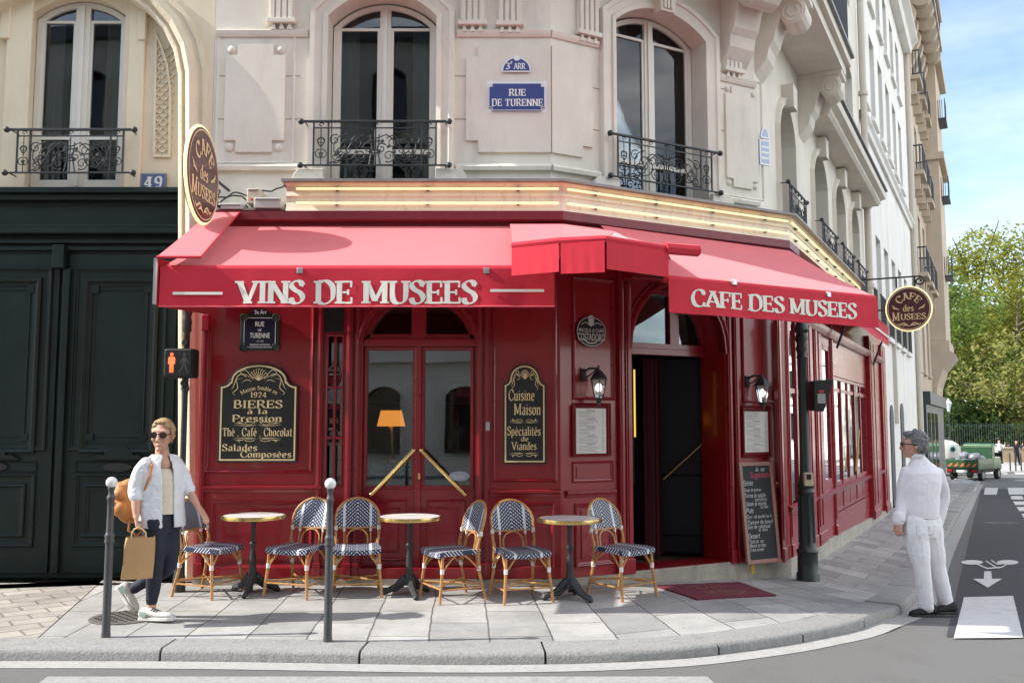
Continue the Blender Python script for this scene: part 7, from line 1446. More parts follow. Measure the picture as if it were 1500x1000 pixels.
q.v = [(a, -b if i < 72 * 9 and abs(b) > .09 and b > 0 else b, c) for i, (a, b, c) in enumerate(q.v)]; q.tube([(-.008, -.104, .026), (0, -.108, .028), (.008, -.104, .026)], .004, 5)
xf(q, k, headM(wh, 4, 4) @ Matrix.Scale(1.04, 4)); q.build('sunglasses', mat('tortoise_sunglasses', (.03, .010, .008), .12, coat=.6), woman, smooth=True)
q = MB(); k = 0; q.ball((0, -.1005, -.062), .013, 6, (1.5, .5, .45)); xf(q, k, headM(wh, 4, 4) @ Matrix.Scale(1.04, 4)); q.build('lips', mat('lips', (.42, .14, .12), .5), woman, smooth='all')
SHOE, SOLE = mat('white_sneaker', (.58, .56, .52), .7, var=.1, vscale=20), mat('pale_sole', (.62, .60, .55), .6)
def shoe(parent, heel, toe, m, msole, wdt=.045, hgt=.085, name='shoe'):
    h, t = Vector(heel), Vector(toe); d = (t - h); Lg = d.length; d.normalize(); sd = d.cross(Vector((0, 0, 1))).normalized(); up = sd.cross(d).normalized(); Mx = Matrix(((d.x, sd.x, up.x, h.x), (d.y, sd.y, up.y, h.y), (d.z, sd.z, up.z, h.z), (0, 0, 0, 1)))
    q = MB(); sec = [(0, .7, .75), (.06, .85, 1), (.2, .85, 1.0), (.34, .85, .95), (.5, .92, .68), (.7, 1.05, .55), (.88, .95, .45), (1, .55, .32)]; vs = []; n = 14
    for a, w, hh in sec:
        for j in range(n): an = 2 * math.pi * j / n; vs.append((a * Lg, w * wdt * math.cos(an), .02 + hh * hgt * .5 * (1 + math.sin(an)) * (1 if math.sin(an) > -.5 else 1)))
    q.add(vs, [(i * n + j, i * n + (j + 1) % n, (i + 1) * n + (j + 1) % n, (i + 1) * n + j) for i in range(len(sec) - 1) for j in range(n)] + [tuple(range(n)), tuple(range((len(sec) - 1) * n, len(sec) * n))]); xf(q, 0, Mx)
    s = q.build(name, m, parent, smooth='all'); q = MB(); pts = [(a * Lg * 1.03 - .004, w * wdt * 1.08) for a, w, _ in sec]; ol = [(x, -y) for x, y in pts] + [(x, y) for x, y in pts[::-1]]; q.hprism(ol, 0, .028); xf(q, 0, Mx); q.build('sole', msole, s, bevel=.006); return s, Mx, Lg
s1_, M1, Lg = shoe(woman, W(206, 908, -.02), W(254, 908, -.10), SHOE, SOLE)
q = MB(); q.add([(.02, -.049, .04), (.08, -.049, .035), (.09, -.048, .07), (.02, -.044, .08), (.02, .049, .04), (.08, .049, .035), (.09, .048, .07), (.02, .044, .08)], [(0, 1, 2, 3), (4, 5, 6, 7)]); xf(q, 0, M1); q.build('heel_patch', mat('sage_green', (.22, .32, .27), .7), s1_)
q = MB(); [q.tube([(.12 + .022 * k, -.03, .085 - .008 * k), (.125 + .022 * k, 0, .095 - .008 * k), (.12 + .022 * k, .03, .085 - .008 * k)], .005, 4) for k in range(4)]; xf(q, 0, M1); q.build('laces', mat('dark_laces', (.05, .05, .05), .8), s1_)
s2_, M2, Lg = shoe(woman, W(172, 861, .13), W(197, 896, .10), SHOE, SOLE); q = MB(); q.add([(.02, -.049, .04), (.08, -.049, .035), (.09, -.048, .07), (.02, -.044, .08), (.02, .049, .04), (.08, .049, .035), (.09, .048, .07), (.02, .044, .08)], [(0, 1, 2, 3), (4, 5, 6, 7)]); xf(q, 0, M2); q.build('heel_patch', MATS['sage_green'], s2_)
# paper bag in her hand
bc = W(200, 846, -.22) + wr; bag = thing('paper_bag', 'brown paper carrier bag hanging from the walking woman\'s hand', 'bag', bc, R(22))
KR_ = mat('brown_kraft_paper', (.46, .28, .13), .75, var=.08, vscale=6, bump=.25, bscale=12)
q = MB(); w2, d2, hb = .118, .06, .325; lv = []
for z, tw, e in ((0, 0, 1), (.12, .01, 1.02), (.24, .0, .99), (hb, .012, .93)):
    lv.append([(-w2 * e + .06 * (z / hb) * .35 + tw, -d2, z), (0 + .03 * z, -d2 - .006, z), (w2 * e + .02 * (z / hb), -d2, z), (w2 * e - .012 + .02 * z / hb, 0, z), (w2 * e + .02 * (z / hb), d2, z), (0, d2, z), (-w2 * e + .06 * (z / hb) * .35 + tw, d2, z), (-w2 * e + .02, 0, z)])
vs = [v for r in lv for v in r]; q.add(vs, [(i * 8 + k, i * 8 + (k + 1) % 8, (i + 1) * 8 + (k + 1) % 8, (i + 1) * 8 + k) for i in range(3) for k in range(8)] + [tuple(range(8))]); q.build('sack', KR_, bag)
q = MB(); zt_b = (W(200, 772, -.2).z + wr.z) - bc.z
for y in (-d2, d2): q.tube([(-.05, y, hb - .02), (-.048, y * .8, hb + .03), (-.03, y * .4, zt_b - .01), (0, y * .15, zt_b), (.03, y * .4, zt_b - .01), (.06, y * .8, hb + .03), (.062, y, hb - .02)], .005, 5)
q.build('handle', mat('paper_cord', (.50, .32, .16), .8), bag, smooth=True)
# backpack
bp0 = W(191, 733, .10) + wr; pk = thing('backpack', 'tan leather backpack on the walking woman\'s back', 'backpack', bp0, R(40))
q_ = None
LEA = mat('tan_leather', (.46, .18, .045), .5, var=.18, vscale=12, bump=.15, bscale=40)
q = MB(); q.ball((0, .0, -.02), .15, 10, (.85, .62, 1.15)); q.ball((0, 0, .1), .11, 9, (.95, .6, .8)); fuse('bag_body', q, LEA, pk, .01, 3, .008, .05)
q = MB(); q.ball((-.02, .03, .12), .115, 9, (1.0, .75, .42)); q.ball((-.09, -.02, .06), .07, 8, (.9, .9, .8)); fuse('flap', q, LEA, pk, .008, 3)
q = MB(); q.ball((-.085, -.03, -.06), .085, 9, (.8, .9, .85)); q.box(-.16, -.1, -.05, .0, -.03, -.0); fuse('pocket', q, LEA, pk, .008, 3)
q = MB(); q.tube([(.05, -.06, .14), (.0, -.16, .18), (.02, -.2, .25)], .012, 5); q.tube([(-.02, -.06, -.15), (-.03, -.08, -.24), (.03, -.1, -.28), (.08, -.12, -.24)], .011, 5); q.build('strap', LEA, pk, smooth=True)
q = MB(); q.tube([W(219, 671, -.06), W(222, 682, -.125), W(219, 698, -.145), W(212, 718, -.13)], .013, 6); q.build('shoulder_strap', LEA, pk, world=False); st_ = COL.objects[-1] if False else None
for ch in pk.children:
    if ch.name.startswith('shoulder_strap'): ch.matrix_parent_inverse = WORLD[pk.name].inverted() @ Matrix.Translation(wr)
# ---------------------------------------------------- the man in white
mr = gnd(1366, 902, -.081); my = mr.y
man = thing('person', 'grey-haired man in white shirt and white trousers standing with his back turned', 'person', mr)
def Mn(u, v, dy=0): p = at_y(u, v, my + dy); return p - mr
YH = 62 + 180 - 0
mh = Mn(1339, 653, .02); FY = -62                 # he looks to the left
body = MB(); head(body, mh, -105, 0, 1.0); chain(body, [(Mn(1342, 668, .03), .056), (Mn(1348, 684, .03), .065)])
TR = 20
loft(body, [(*Mn(1351, 695, .02), .15, .09, TR), (*Mn(1350, 730, .02), .13, .09, TR), (*Mn(1350, 765, .02), .14, .1, TR)])
ls, le, lw2 = Mn(1325, 690, .0), Mn(1322, 731, .02), Mn(1318, 764, -.06); rs, re, rw = Mn(1377, 692, .08), Mn(1382, 730, .12), Mn(1375, 765, .1)
chain(body, [(ls + Vector((.03, 0, -.02)), .034), (le, .038), (le.lerp(lw2, .4), .037), (lw2, .028)]); hand(body, lw2, Mn(1315, 783, -.07) - lw2, (-.8, -.5, .1), .75, 1); chain(body, [(rs + Vector((-.03, 0, -.02)), .034), (re, .038), (rw, .028)]); hand(body, rw, Mn(1374, 783, .1) - rw, (.8, -.5, .1), .6, -1)
h1, k1, a1_ = Mn(1341, 778, -.02), Mn(1351, 834, -.05), Mn(1357, 888, -.02); h2, k2, a2_ = Mn(1362, 778, .06), Mn(1374, 834, .05), Mn(1386, 884, .06)
fuse('body', body, SKIN, man, .007, 3)
WT = mat('white_trousers', (.78, .78, .79), .85, var=.05, vscale=8, bump=.2, bscale=40); WS = mat('white_shirt', (.80, .78, .81), .8, var=.04, vscale=8, bump=.2, bscale=30)
q = MB(); chain(q, [(h1 + Vector((0, 0, .08)), .11), (h1, .118), (h1.lerp(k1, .5), .098), (k1, .074), (k1.lerp(a1_, .5), .07), (a1_, .066)]); chain(q, [(h2 + Vector((0, 0, .08)), .11), (h2, .118), (h2.lerp(k2, .5), .098), (k2, .074), (k2.lerp(a2_, .5), .07), (a2_, .064)]); loft(q, [(*Mn(1351, 786, .02), .14, .12, TR), (*Mn(1351, 770, .02), .165, .135, TR), (*Mn(1350, 752, .02), .165, .115, TR), (*Mn(1350, 742, .02), .16, .11, TR)]); fuse('trousers', q, WT, man, .008, 3, .010, .07)
q = MB(); loft(q, [(*Mn(1350, 758, .02), .172, .124, TR), (*Mn(1350, 748, .02), .176, .13, TR), (*Mn(1350.5, 728, .02), .178, .128, TR), (*Mn(1351, 706, .02), .196, .128, TR), (*Mn(1351, 692, .02), .192, .115, TR), (*Mn(1350, 682, .03), .15, .088, TR), (*Mn(1347, 674, .03), .085, .072, TR), (*Mn(1344, 668, .03), .066, .066, TR)], 24)
chain(q, [(ls + Vector((.02, 0, -.005)), .057), (ls.lerp(le, .5), .059), (le, .058), (le.lerp(lw2, .6), .052), (le.lerp(lw2, .84), .05)]); chain(q, [(rs + Vector((-.02, 0, -.005)), .057), (rs.lerp(re, .5), .059), (re, .058), (re.lerp(rw, .7), .05), (rw, .045)]); c_ = le.lerp(lw2, .86); chain(q, [(c_ + Vector((-.012, 0, .02)), .056), (c_ + Vector((-.014, 0, -.012)), .056)]); fuse('shirt', q, WS, man, .0075, 3, .010, .08)
q = MB(); loft(q, [(*Mn(1343.5, 671, .03), .072, .070, TR), (*Mn(1342, 664, .03), .066, .064, TR)], 20); q.f = q.f[:-2]; o = q.build('collar', WS, man, smooth='all'); md = o.modifiers.new('t', 'SOLIDIFY'); md.thickness = .012
STI = mat('stitching_grey', (.50, .50, .53), .9); q = MB()
by = lambda u, v: Mn(u, v, -.02) + Vector((0, -.135, 0))
for pu in (1340, 1361): P4 = [by(pu - 6, 768), by(pu + 6.5, 769), by(pu + 6, 781), by(pu, 785), by(pu - 6, 780)]; q.tube(P4, .0035, 4, True)
o = q.build('pocket_seams', STI, man); sw = o.modifiers.new('w', 'SHRINKWRAP'); sw.target = [c for c in man.children if c.name.startswith('trousers')][0]; sw.offset = .002
q = MB(); loft(q, [(*Mn(1350, 757, .02), .178, .130, TR), (*Mn(1350, 753, .02), .178, .130, TR)], 24); q.f = q.f[:-2]; q.build('waistband', WT, man, smooth='all')
q = MB(); q.tube([lw2 + Vector((.034 * math.cos(a), .034 * math.sin(a), .012)) for a in [2 * math.pi * k / 14 for k in range(14)]], .010, 6, True); q.build('watch_strap', MATS['matt_black'], man, smooth=True)
GH = mat('grey_hair', (.17, .17, .175), .6, var=.45, vscale=45, stretch=(1, 1, .3), bump=.5, bscale=90)
q = MB(); q.ball((0, .030, .045), .101, 12, (.92, 1.0, 1.0)); q.ball((0, .085, -.01), .062, 8, (1.1, .75, 1.1)); q.ball((0, -.045, .112), .05, 8, (1.3, 1.0, .6)); q.ball((.068, .03, .0), .04, 7, (.5, 1.0, 1.3)); q.ball((-.068, .03, .0), .04, 7, (.5, 1.0, 1.3))
rn = random.Random(5)
for k in range(40): a = rn.uniform(0, 6.28); b = rn.uniform(.2, 1.5); q.ball((.09 * math.cos(a) * math.sin(b), .03 + .095 * math.sin(a) * math.sin(b), .05 + .095 * math.cos(b)), rn.uniform(.012, .022), 5)
xf(q, 0, headM(mh, -105, 0)); fuse('hair', q, GH, man, .006, 1, .012, .018)
q = MB()
for sx in (-1, 1): q.tube([(sx * .035 + .028 * math.cos(t), -.108, .012 + .02 * math.sin(t)) for t in [2 * math.pi * k / 14 for k in range(14)]], .0045, 5, True); q.tube([(sx * .064, -.104, .02), (sx * .083, -.04, .018), (sx * .085, .012, .008)], .0045, 5)
xf(q, 0, headM(mh, -105, 0)); q.build('eyeglasses', MATS['matt_black'], man, smooth=True)
BS, BSO = mat('black_suede', (.015, .015, .016), .85), mat('black_sole', (.02, .02, .02), .7)
shoe(man, Mn(1370, 903, -.0), Mn(1334, 904, -.06), BS, BSO, .048, .10); shoe(man, Mn(1400, 899, .04), Mn(1368, 899, .0), BS, BSO, .048, .10)
# ================================================================== THE FAR END OF THE SIDE STREET
def tagged(q, name, m, label, cat, **k): return tag(q.build(name, m, **k), label, cat)
LEAFS = {}
def leafmat(name, c):
    m = bpy.data.materials.new(name); m.use_nodes = True; t = m.node_tree; b = t.nodes['Principled BSDF']; N = t.nodes.new; K = t.links.new
    b.inputs['Roughness'].default_value = .55; b.inputs['Specular IOR Level'].default_value = .12
    g = N('ShaderNodeNewGeometry'); n = N('ShaderNodeTexNoise'); n.inputs['Scale'].default_value = .9; n.inputs['Detail'].default_value = 5; tcn = N('ShaderNodeTexCoord'); K(tcn.outputs['Object'], n.inputs['Vector'])
    x = N('ShaderNodeMix'); x.data_type = 'RGBA'; x.inputs[6].default_value = (*[k * .8 for k in c], 1); x.inputs[7].default_value = (c[0] * 1.3, c[1] * 1.2, c[2] * 1.1, 1); r = N('ShaderNodeMapRange'); r.inputs[1].default_value = .35; r.inputs[2].default_value = .65; K(n.outputs['Fac'], r.inputs[0]); K(r.outputs[0], x.inputs[0])
    tr = N('ShaderNodeBsdfTranslucent'); ms = N('ShaderNodeMixShader'); ms.inputs[0].default_value = .45; K(x.outputs[2], b.inputs['Base Color']); K(x.outputs[2], tr.inputs['Color']); K(b.outputs[0], ms.inputs[1]); K(tr.outputs[0], ms.inputs[2]); K(ms.outputs[0], t.nodes['Material Output'].inputs['Surface']); return m
LM = [leafmat('plane_leaf_yellow', (.25, .275, .055)), leafmat('plane_leaf_green', (.13, .20, .045)), leafmat('shrub_leaf', (.04, .075, .022)), leafmat('ash_leaf', (.25, .265, .085))]
BARK = mat('bark', (.13, .10, .07), .9, var=.3, vscale=6, bump=.5, bscale=12)
def tree(base, h, crown, m, label, cat='tree', n=5200, leaf=.26, seed=1, name='tree', group=None, trunk=.3, low=.3):
    rn = random.Random(seed); t = thing(name, label, cat, base, 0, group)
    limbs = []; q = MB(); q.tube([(0, 0, -.3), (.1, 0, h * .2), (-.1, .1, h * .45), (.1, 0, h * .7)], [trunk, trunk * .8, trunk * .6, trunk * .25], 9)
    for k in range(11):
        a = rn.uniform(0, 6.28); z0 = h * rn.uniform(low * .7, .62); l = crown * rn.uniform(.6, 1.05); e = (l * math.cos(a), l * math.sin(a), z0 + h * rn.uniform(.08, .30)); md_ = (e[0] * .5, e[1] * .5, z0 + (e[2] - z0) * .65); q.tube([(0, 0, z0), md_, e], [trunk * .4, trunk * .25, .04], 6); limbs.append(e); limbs.append(md_)
    q.build('trunk', BARK, t, smooth=True)
    cl = [(rn.gauss(0, crown * .48), rn.gauss(0, crown * .48), h * rn.uniform(low, 1.0)) for _ in range(34)] + limbs
    cl = [c for c in cl if math.hypot(c[0], c[1]) < crown * (1.15 - .75 * max(0, (c[2] / h - .6) / .4))]
    q = MB(); per = n // len(cl)
    for c in cl:
        r = crown * rn.uniform(.20, .36)
        for _ in range(per):
            d = Vector((rn.gauss(0, 1), rn.gauss(0, 1), rn.gauss(0, .8))).normalized() * r * rn.uniform(.45, 1.0) ** .5; p = Vector(c) + d; a = Vector((rn.gauss(0, 1), rn.gauss(0, 1), rn.gauss(0, .5))).normalized(); b = a.cross(Vector((rn.gauss(0, 1), rn.gauss(0, 1), rn.gauss(0, 1)))).normalized(); s = leaf * rn.uniform(.6, 1.25)
            q.add([p - a * s, p + b * s * .6, p + a * s, p - b * s * .55], [(0, 1, 2, 3)])
    q.build('crown', m, t, recalc=False); return t
def far(u, y): x = (u - 750) / F_PX * y; return (x, y, gz(x, y))
for i, (u, y, h, cr, m, n, lf, lab) in enumerate((
    (1436, 96, 26.5, 9, LM[0], 14000, .23, 'tall yellow-green plane tree in the middle of the park'), (1495, 88, 22, 8.5, LM[0], 13000, .22, 'yellow-green plane tree at the right edge of the picture'), (1398, 84, 15.5, 6.0, LM[1], 9000, .21, 'deep green tree leaning out beside the stone pier'),
    (1560, 100, 22, 9, LM[0], 5000, .32, 'broad plane tree just beyond the right edge'), (1405, 118, 22, 8, LM[3], 5000, .34, 'pale olive tree behind the plane trees by the pier'), (1470, 78, 9.5, 5, LM[3], 5000, .2, 'low pale olive tree over the park railing'), (1520, 120, 20, 9, LM[1], 4500, .34, 'dark green tree at the back of the park on the right'))):
    tree(far(u, y), h, cr, m, lab, n=n, leaf=lf, seed=i + 3, name='plane_tree' if m is LM[0] else 'park_tree', group='trees of the park', low=.25)
for i, (u, y, h, cr, m, lab) in enumerate(((1398, 76, 4.6, 3.2, LM[2], 'dark green shrub beside the recycling container'), (1425, 78, 4.8, 3.4, LM[2], 'dark rounded shrub behind the green truck'), (1450, 80, 3.6, 2.8, LM[2], 'small dark shrub behind the park railing'), (1502, 82, 4.4, 3.4, leafmat('lawn_green_leaf', (.12, .22, .03)), 'bright green shrub at the right edge of the picture'))):
    tree(far(u, y), h, cr, m, lab, 'shrub', n=3600, leaf=.17, seed=40 + i, name='shrub', group='shrubs of the park', trunk=.09, low=.1)
# park wall and railing
pw = [far(1384, 72), far(1440, 71), far(1560, 70)]
t = thing('park_wall', 'low ochre stone wall along the park pavement', 'wall', pw[1]); q = MB()
for a, b in zip(pw, pw[1:]): q.add([(a[0], a[1], a[2] - .3), (b[0], b[1], b[2] - .3), (b[0], b[1], b[2] + 1.05), (a[0], a[1], a[2] + 1.05), (a[0], a[1] + .4, a[2] - .3), (b[0], b[1] + .4, b[2] - .3), (b[0], b[1] + .4, b[2] + 1.05), (a[0], a[1] + .4, a[2] + 1.05)], [(0, 1, 2, 3), (3, 2, 6, 7), (4, 5, 6, 7)])
q.build('wall', mat('ochre_stone', (.30, .23, .15), .9, var=.25, vscale=2.5, bump=.3), t, world=True); q = MB()
for a, b in zip(pw, pw[1:]): q.add([(a[0], a[1] - .06, a[2] + 1.05), (b[0], b[1] - .06, b[2] + 1.05), (b[0], b[1] + .46, b[2] + 1.05), (a[0], a[1] + .46, a[2] + 1.05), (a[0], a[1] - .06, a[2] + 1.17), (b[0], b[1] - .06, b[2] + 1.17), (b[0], b[1] + .46, b[2] + 1.17), (a[0], a[1] + .46, a[2] + 1.17)], [(0, 1, 5, 4), (4, 5, 6, 7), (0, 1, 2, 3)])
q.build('coping', PLINTH, t, world=True)
t = thing('park_railing', 'dark green iron railing on top of the low park wall', 'railing', pw[1]); q = MB()
for a, b in zip(pw, pw[1:]):
    A_, B_ = Vector(a) + Vector((0, .2, 1.17)), Vector(b) + Vector((0, .2, 1.17)); n = int((B_ - A_).length / .16)
    for k in range(n + 1): p = A_.lerp(B_, k / n); q.tube([p, p + Vector((0, 0, 1.75))], .016, 4)
    for z in (.12, 1.6): q.tube([A_ + Vector((0, 0, z)), B_ + Vector((0, 0, z))], .022, 4)
q.build('bars', mat('park_green_iron', (.02, .05, .04), .5), t, world=True)
# lit pavement in front of the park
q = MB(); pp = [far(1380, 71.8), far(1600, 69.6), far(1640, 58), far(1475, 57), far(1440, 54), far(1380, 54)]; q.add([(a, b, gz(a, b) - .0) for a, b, c in pp] + [(a, b, gz(a, b) - .2) for a, b, c in pp], [tuple(range(6))] + [(i, (i + 1) % 6, 6 + (i + 1) % 6, 6 + i) for i in range(6)]); tag(q.build('far_pavement', mat('pale_pavement', (.36, .35, .33), .85, var=.12, vscale=1.5)), kind='structure')
# green refuse truck, seen from behind and to its right
ty = 50.0; tp = far(1421, ty); tk = thing('refuse_truck', 'small green open-backed refuse truck loaded with grey sacks', 'truck', (tp[0], tp[1], gz(tp[0], tp[1]) - .085), R(-45))
TG = mat('truck_green', (.015, .065, .025), .4, coat=.3, var=.08); TGL = mat('truck_light_green', (.045, .12, .045), .4, coat=.3); TY = mat('tyre_rubber', (.015, .015, .015), .85)
q = MB(); q.box(-.78, .78, -1.75, .75, .42, .58); q.build('chassis', MATS['matt_black'], tk)
bedp = MB(); bedp.box(-.80, .80, -1.70, .55, .60, .68); bd_ = bedp.build('load_bed', TG, tk, bevel=.02)
for nm, b in (('side_board', (-.82, -.77, -1.70, .55, .685, 1.15)), ('side_board', (.77, .82, -1.70, .55, .685, 1.15)), ('tailboard', (-.82, .82, -1.76, -1.705, .685, 1.12)), ('headboard', (-.80, .80, .50, .56, .69, 1.75))):
    q = MB(); q.box(*b); [q.box(b[0] - .01, b[1] + .01, b[2] - .012, b[3] + .012, z, z + .03) for z in (b[4] + .1, b[5] - .05)]; q.build(nm, TG, bd_, bevel=.01)
q = MB()
for k in range(5): a = -.7 + .3 * k; q.add([(a, -1.775, .74), (a + .12, -1.775, .74), (a + .26, -1.775, .92), (a + .14, -1.775, .92)], [(0, 1, 2, 3)])
q.build('warning_stripes', mat('warning_orange', (.5, .12, .03), .5), bd_)
q = MB(); cab = [(.62, .55), (.62, 1.0), (.66, 1.85), (.95, 1.92), (1.45, 1.86), (1.85, 1.15), (2.05, 1.0), (2.08, .5)]; n = len(cab); q.add([(x, a, b) for x in (-.76, .76) for a, b in cab], [tuple(range(n)), tuple(range(2 * n - 1, n - 1, -1))] + [(i, (i + 1) % n, n + (i + 1) % n, n + i) for i in range(n)]); q.build('cab', TGL, tk, bevel=.05)
q = MB(); q.box(-.6, .6, .60, .612, 1.25, 1.72); q.build('rear_window', PANE, tk)
q = MB(); q.add([(.765, .98, 1.15), (.765, 1.72, 1.15), (.765, 1.42, 1.76), (.765, 1.0, 1.78)], [(0, 1, 2, 3)]); q.add([(-.765, .98, 1.15), (-.765, 1.72, 1.15), (-.765, 1.42, 1.76), (-.765, 1.0, 1.78)], [(0, 1, 2, 3)]); q.build('side_window', PANE, tk)
q = MB(); q.box(-.90, .90, .2, .62, .66, 1.2) if False else q.box(.45, .83, .57, .61, .70, 1.15); q.build('tool_locker', TGL, tk, bevel=.02)
for sx in (-1, 1):
    q = MB(); q.box(sx * .80 - .04, sx * .80 + .12 * sx + .04, 1.55, 1.62, 1.2, 1.42); q.build('mirror', MATS['matt_black'], tk, bevel=.01)
    q = MB(); q.box(sx * .62 - .12, sx * .62 + .12, -1.80, -1.765, .48, .60); q.build('tail_light', mat('tail_red', (.3, .01, .01), .3), tk)
    for yy in (-1.0, 1.45):
        q = MB(); q.tube([(sx * .60, yy, .30), (sx * .80, yy, .30)], .30, 18); wl2 = q.build('wheel', TY, tk, smooth=True); q = MB(); q.tube([(sx * .79, yy, .30), (sx * .81, yy, .30)], .17, 14); q.build('hub', mat('grey_hub', (.25, .25, .25), .5), wl2, smooth=True)
q = MB(); q.box(-.26, .26, -1.80, -1.768, .46, .57); q.build('number_plate', ENWHITE, tk)
SACK = mat('grey_refuse_sack', (.16, .17, .19), .35, var=.2, vscale=4, bump=.6, bscale=7); rn = random.Random(8); Mt = WORLD[tk.name]
for k, (x, y, z) in enumerate(((-.45, -1.35, .88), (.1, -1.4, .92), (.5, -1.3, .88), (-.4, -.8, 1.0), (.2, -.75, 1.12), (.5, -.4, 1.05), (-.3, -.2, 1.12), (.1, .1, 1.02), (-.1, -1.05, 1.28), (.35, -1.0, 1.22))):
    p = Mt @ Vector((x, y, z)); o = fuse('refuse_sack', MB().ball((0, 0, 0), .30, 8, (1.1, .95, .75)).ball((.16, .1, .08), .16, 6).ball((-.15, -.1, .05), .17, 6), SACK, None, .03, 2, .09, .18); o.location = p; o.rotation_euler = (0, 0, k * 1.3); WORLD[o.name] = Matrix(); tag(o, 'grey plastic refuse sack piled on the green truck', 'sack', 'sacks on the truck')
# white recycling container
rp_ = far(1383, 52); t = thing('recycling_container', 'large white domed recycling container beside the green truck', 'container', (rp_[0] + .6, rp_[1] + 2, rp_[2])); WHT = mat('white_plastic', (.62, .61, .57), .5, var=.05)
q = MB(); q.lathe([(.95, 0), (1.0, .1), (1.0, 1.5), (.93, 1.72), (.6, 1.92), (.15, 1.97), (.14, 2.08), (.02, 2.09)], n=24); q.build('shell', WHT, t, smooth=True); q = MB(); q.tube([(.2, -.94, 1.45), (.2, -1.02, 1.45)], .16, 14); q.build('porthole', mat('teal_ring', (.05, .25, .25), .5), t); q = MB(); q.tube([(.2, -1.021, 1.45), (.2, -1.03, 1.45)], .10, 12); q.build('opening', MATS['matt_black'], t)
# slender posts on the far pavement and two passers-by
for k, u in enumerate((1474, 1482, 1490, 1498)):
    p = far(u, 57.5 + .1 * k); t = thing('pavement_post', 'thin dark post in the row on the far sunlit pavement', 'post', p, 0, 'thin posts on the far pavement'); q = MB(); q.lathe([(.045, 0), (.04, 1.0), (.05, 1.02), (.02, 1.1)], n=8); q.build('shaft', IRON, t)
DK = mat('dark_suit', (.012, .013, .016), .8)
def walker(u, y, label, suit, arm_up, z=0, seat=False):
    p = far(u, y); t = thing('person', label, 'person', (p[0], p[1], p[2] + z)); q = MB(); chain(q, [((0, 0, 1.45), .06), ((0, 0, 1.5), .055)]); head(q, (0, 0, 1.62), 10)
    arm = [((-.2, 0, 1.40), .05), ((-.42, -.1, 1.42), .045), ((-.62, -.15, 1.40), .035)] if arm_up else [((-.2, 0, 1.38), .05), ((-.26, 0, 1.1), .045), ((-.22, -.15, .9), .035)]
    chain(q, arm); hand(q, arm[-1][0], Vector(arm[-1][0]) - Vector(arm[-2][0]), (0, 0, 1), .4); a2 = [((.2, 0, 1.38), .05), ((.3, -.1, 1.2), .045), ((.32, -.25, 1.45), .035)]; chain(q, a2); hand(q, a2[-1][0], (0, -.2, 1), (1, 0, 0), .4, -1); fuse('body', q, SKIN, t, .016, 2)
    q = MB(); loft(q, [(0, 0, .92, .17, .12, 0), (0, 0, 1.1, .16, .12, 0), (0, 0, 1.3, .2, .13, 0), (0, 0, 1.42, .17, .1, 0), (0, 0, 1.48, .08, .07, 0)]); chain(q, [(arm[0][0], .065), (arm[1][0], .058), (tuple(Vector(arm[1][0]).lerp(Vector(arm[2][0]), .7)), .05)]); chain(q, [(a2[0][0], .065), (a2[1][0], .058), (tuple(Vector(a2[1][0]).lerp(Vector(a2[2][0]), .7)), .05)]); fuse('jacket', q, suit, t, .016, 2)
    q = MB(); chain(q, [((-.09, 0, .92), .11), ((-.1, -.05, .5), .08), ((-.12, 0, .08), .06)]); chain(q, [((.09, 0, .92), .11), ((.14, .0, .5), .08), ((.2, .06, .08), .06)]); fuse('trousers', q, DK, t, .016, 2)
    q = MB(); q.ball((0, .02, 1.67), .1, 8, (.9, 1, .9)); fuse('hair', q, BS, t, .016, 1)
    for x, y_ in ((-.12, 0), (.2, .06)): shoe(t, (x, y_ + .06, 0), (x, y_ - .2, 0), BS, BSO)
walker(1484, 66, 'distant person in a dark suit with one arm raised on the far pavement', DK, True)
walker(1459, 68.5, 'distant person in dark clothes and white top by the park railing', mat('white_top', (.6, .6, .6), .8), False)
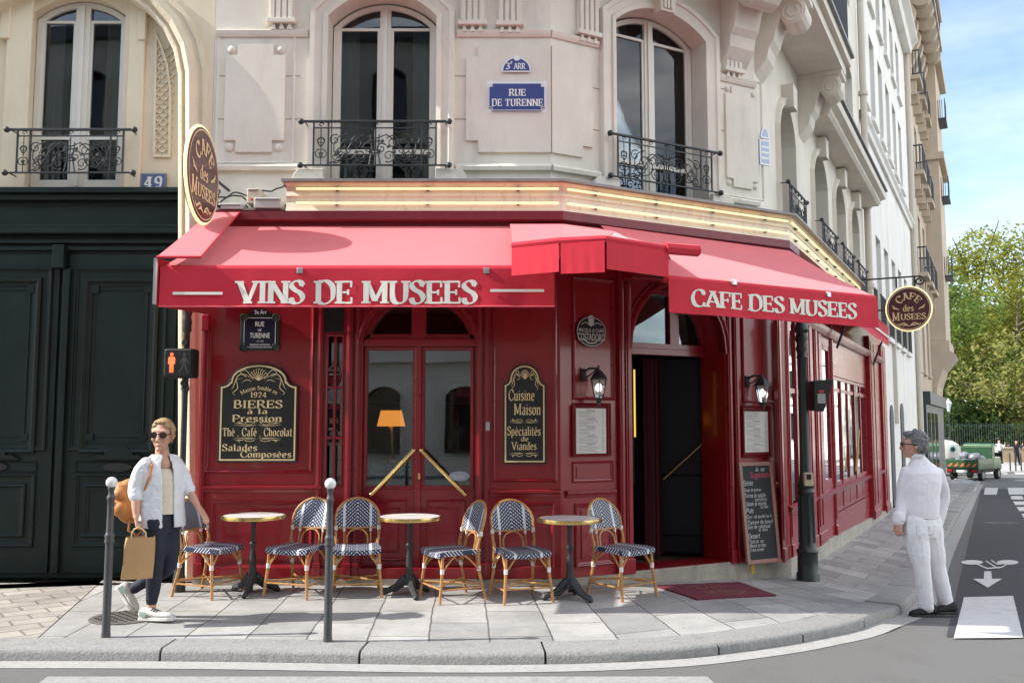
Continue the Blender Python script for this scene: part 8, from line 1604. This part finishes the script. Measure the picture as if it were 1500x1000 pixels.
# street lamp in the park
p = far(1388, 74); t = thing('street_lamp', 'park lamp with a pale square lantern above the dark shrubs', 'street lamp', p); q = MB(); q.lathe([(.12, 0), (.1, .4), (.05, .6), (.045, 3.9)], n=10); q.build('post', IRON, t); q = MB(); q.lathe([(.1, 3.9), (.25, 4.5), (.3, 4.55), (.08, 4.8), (.03, 4.95)], n=6); q.build('lantern', mat('frosted_lantern', (.6, .65, .7), .4), t)
# sunlit terrace across the side street (outside the picture, mirrored in the shop windows)
tr_ = thing('sunlit_terrace', 'pale terrace across the side street mirrored in the cafe windows', 'building', (47, 40, -1)); m = MB()
hl = [[(y, z), (y + 1.2, z), (y + 1.2, z + 2.2), (y, z + 2.2)] for y in range(17, 70, 3) for z in (.3, 3.8, 7.3)]; m.wall([(15, -2), (72, -2), (72, 11), (15, 11)], hl, 0, -.2); m.v = [(47 - b, a, c) for a, b, c in m.v]; m.build('wall', WHITEWALL, tr_, world=True); m = MB(); m.hprism([(47, 72.01), (86, 140), (92, 136), (55, 72.01)], -2, 14); m.build('end_wing', WHITEWALL, tr_, world=True)
m = MB(); m.box(47.25, 47.3, 15, 72, -1.5, 10.9); m.build('pane', PANE, tr_, world=True); m = MB(); m.box(46.6, 55, 15, 72, 11.01, 11.4); m.build('roof', SLATE, tr_, world=True); m = MB(); [m.box(46.75, 47, 15, 72, z, z + .25) for z in (3.2, 6.7)]; m.build('string_course', WHITEWALL, tr_, world=True)
# potted bush on the top balcony
p = FC.T((S2b + 1.0, WO + .55, 18.26)); t = thing('balcony_plant', 'green bush in a pot on the top balcony of the beige stone house', 'plant', p); q = MB(); q.lathe([(.2, 0), (.28, .45), (.25, .45)], n=12); q.build('pot', mat('terracotta', (.3, .13, .07), .8), t); q = MB(); rn = random.Random(2)
for _ in range(500): a = Vector((rn.gauss(0, 1), rn.gauss(0, 1), rn.gauss(0, 1))).normalized(); b = a.cross(Vector((rn.gauss(0, 1), rn.gauss(0, 1), rn.gauss(0, 1)))).normalized(); c = Vector((rn.gauss(0, .5), rn.gauss(0, .5), 1.15 + rn.gauss(0, .4))); s = .12; q.add([c - a * s, c + b * s * .5, c + a * s, c - b * s * .5], [(0, 1, 2, 3)])
q.build('foliage', LM[1], t, recalc=False)
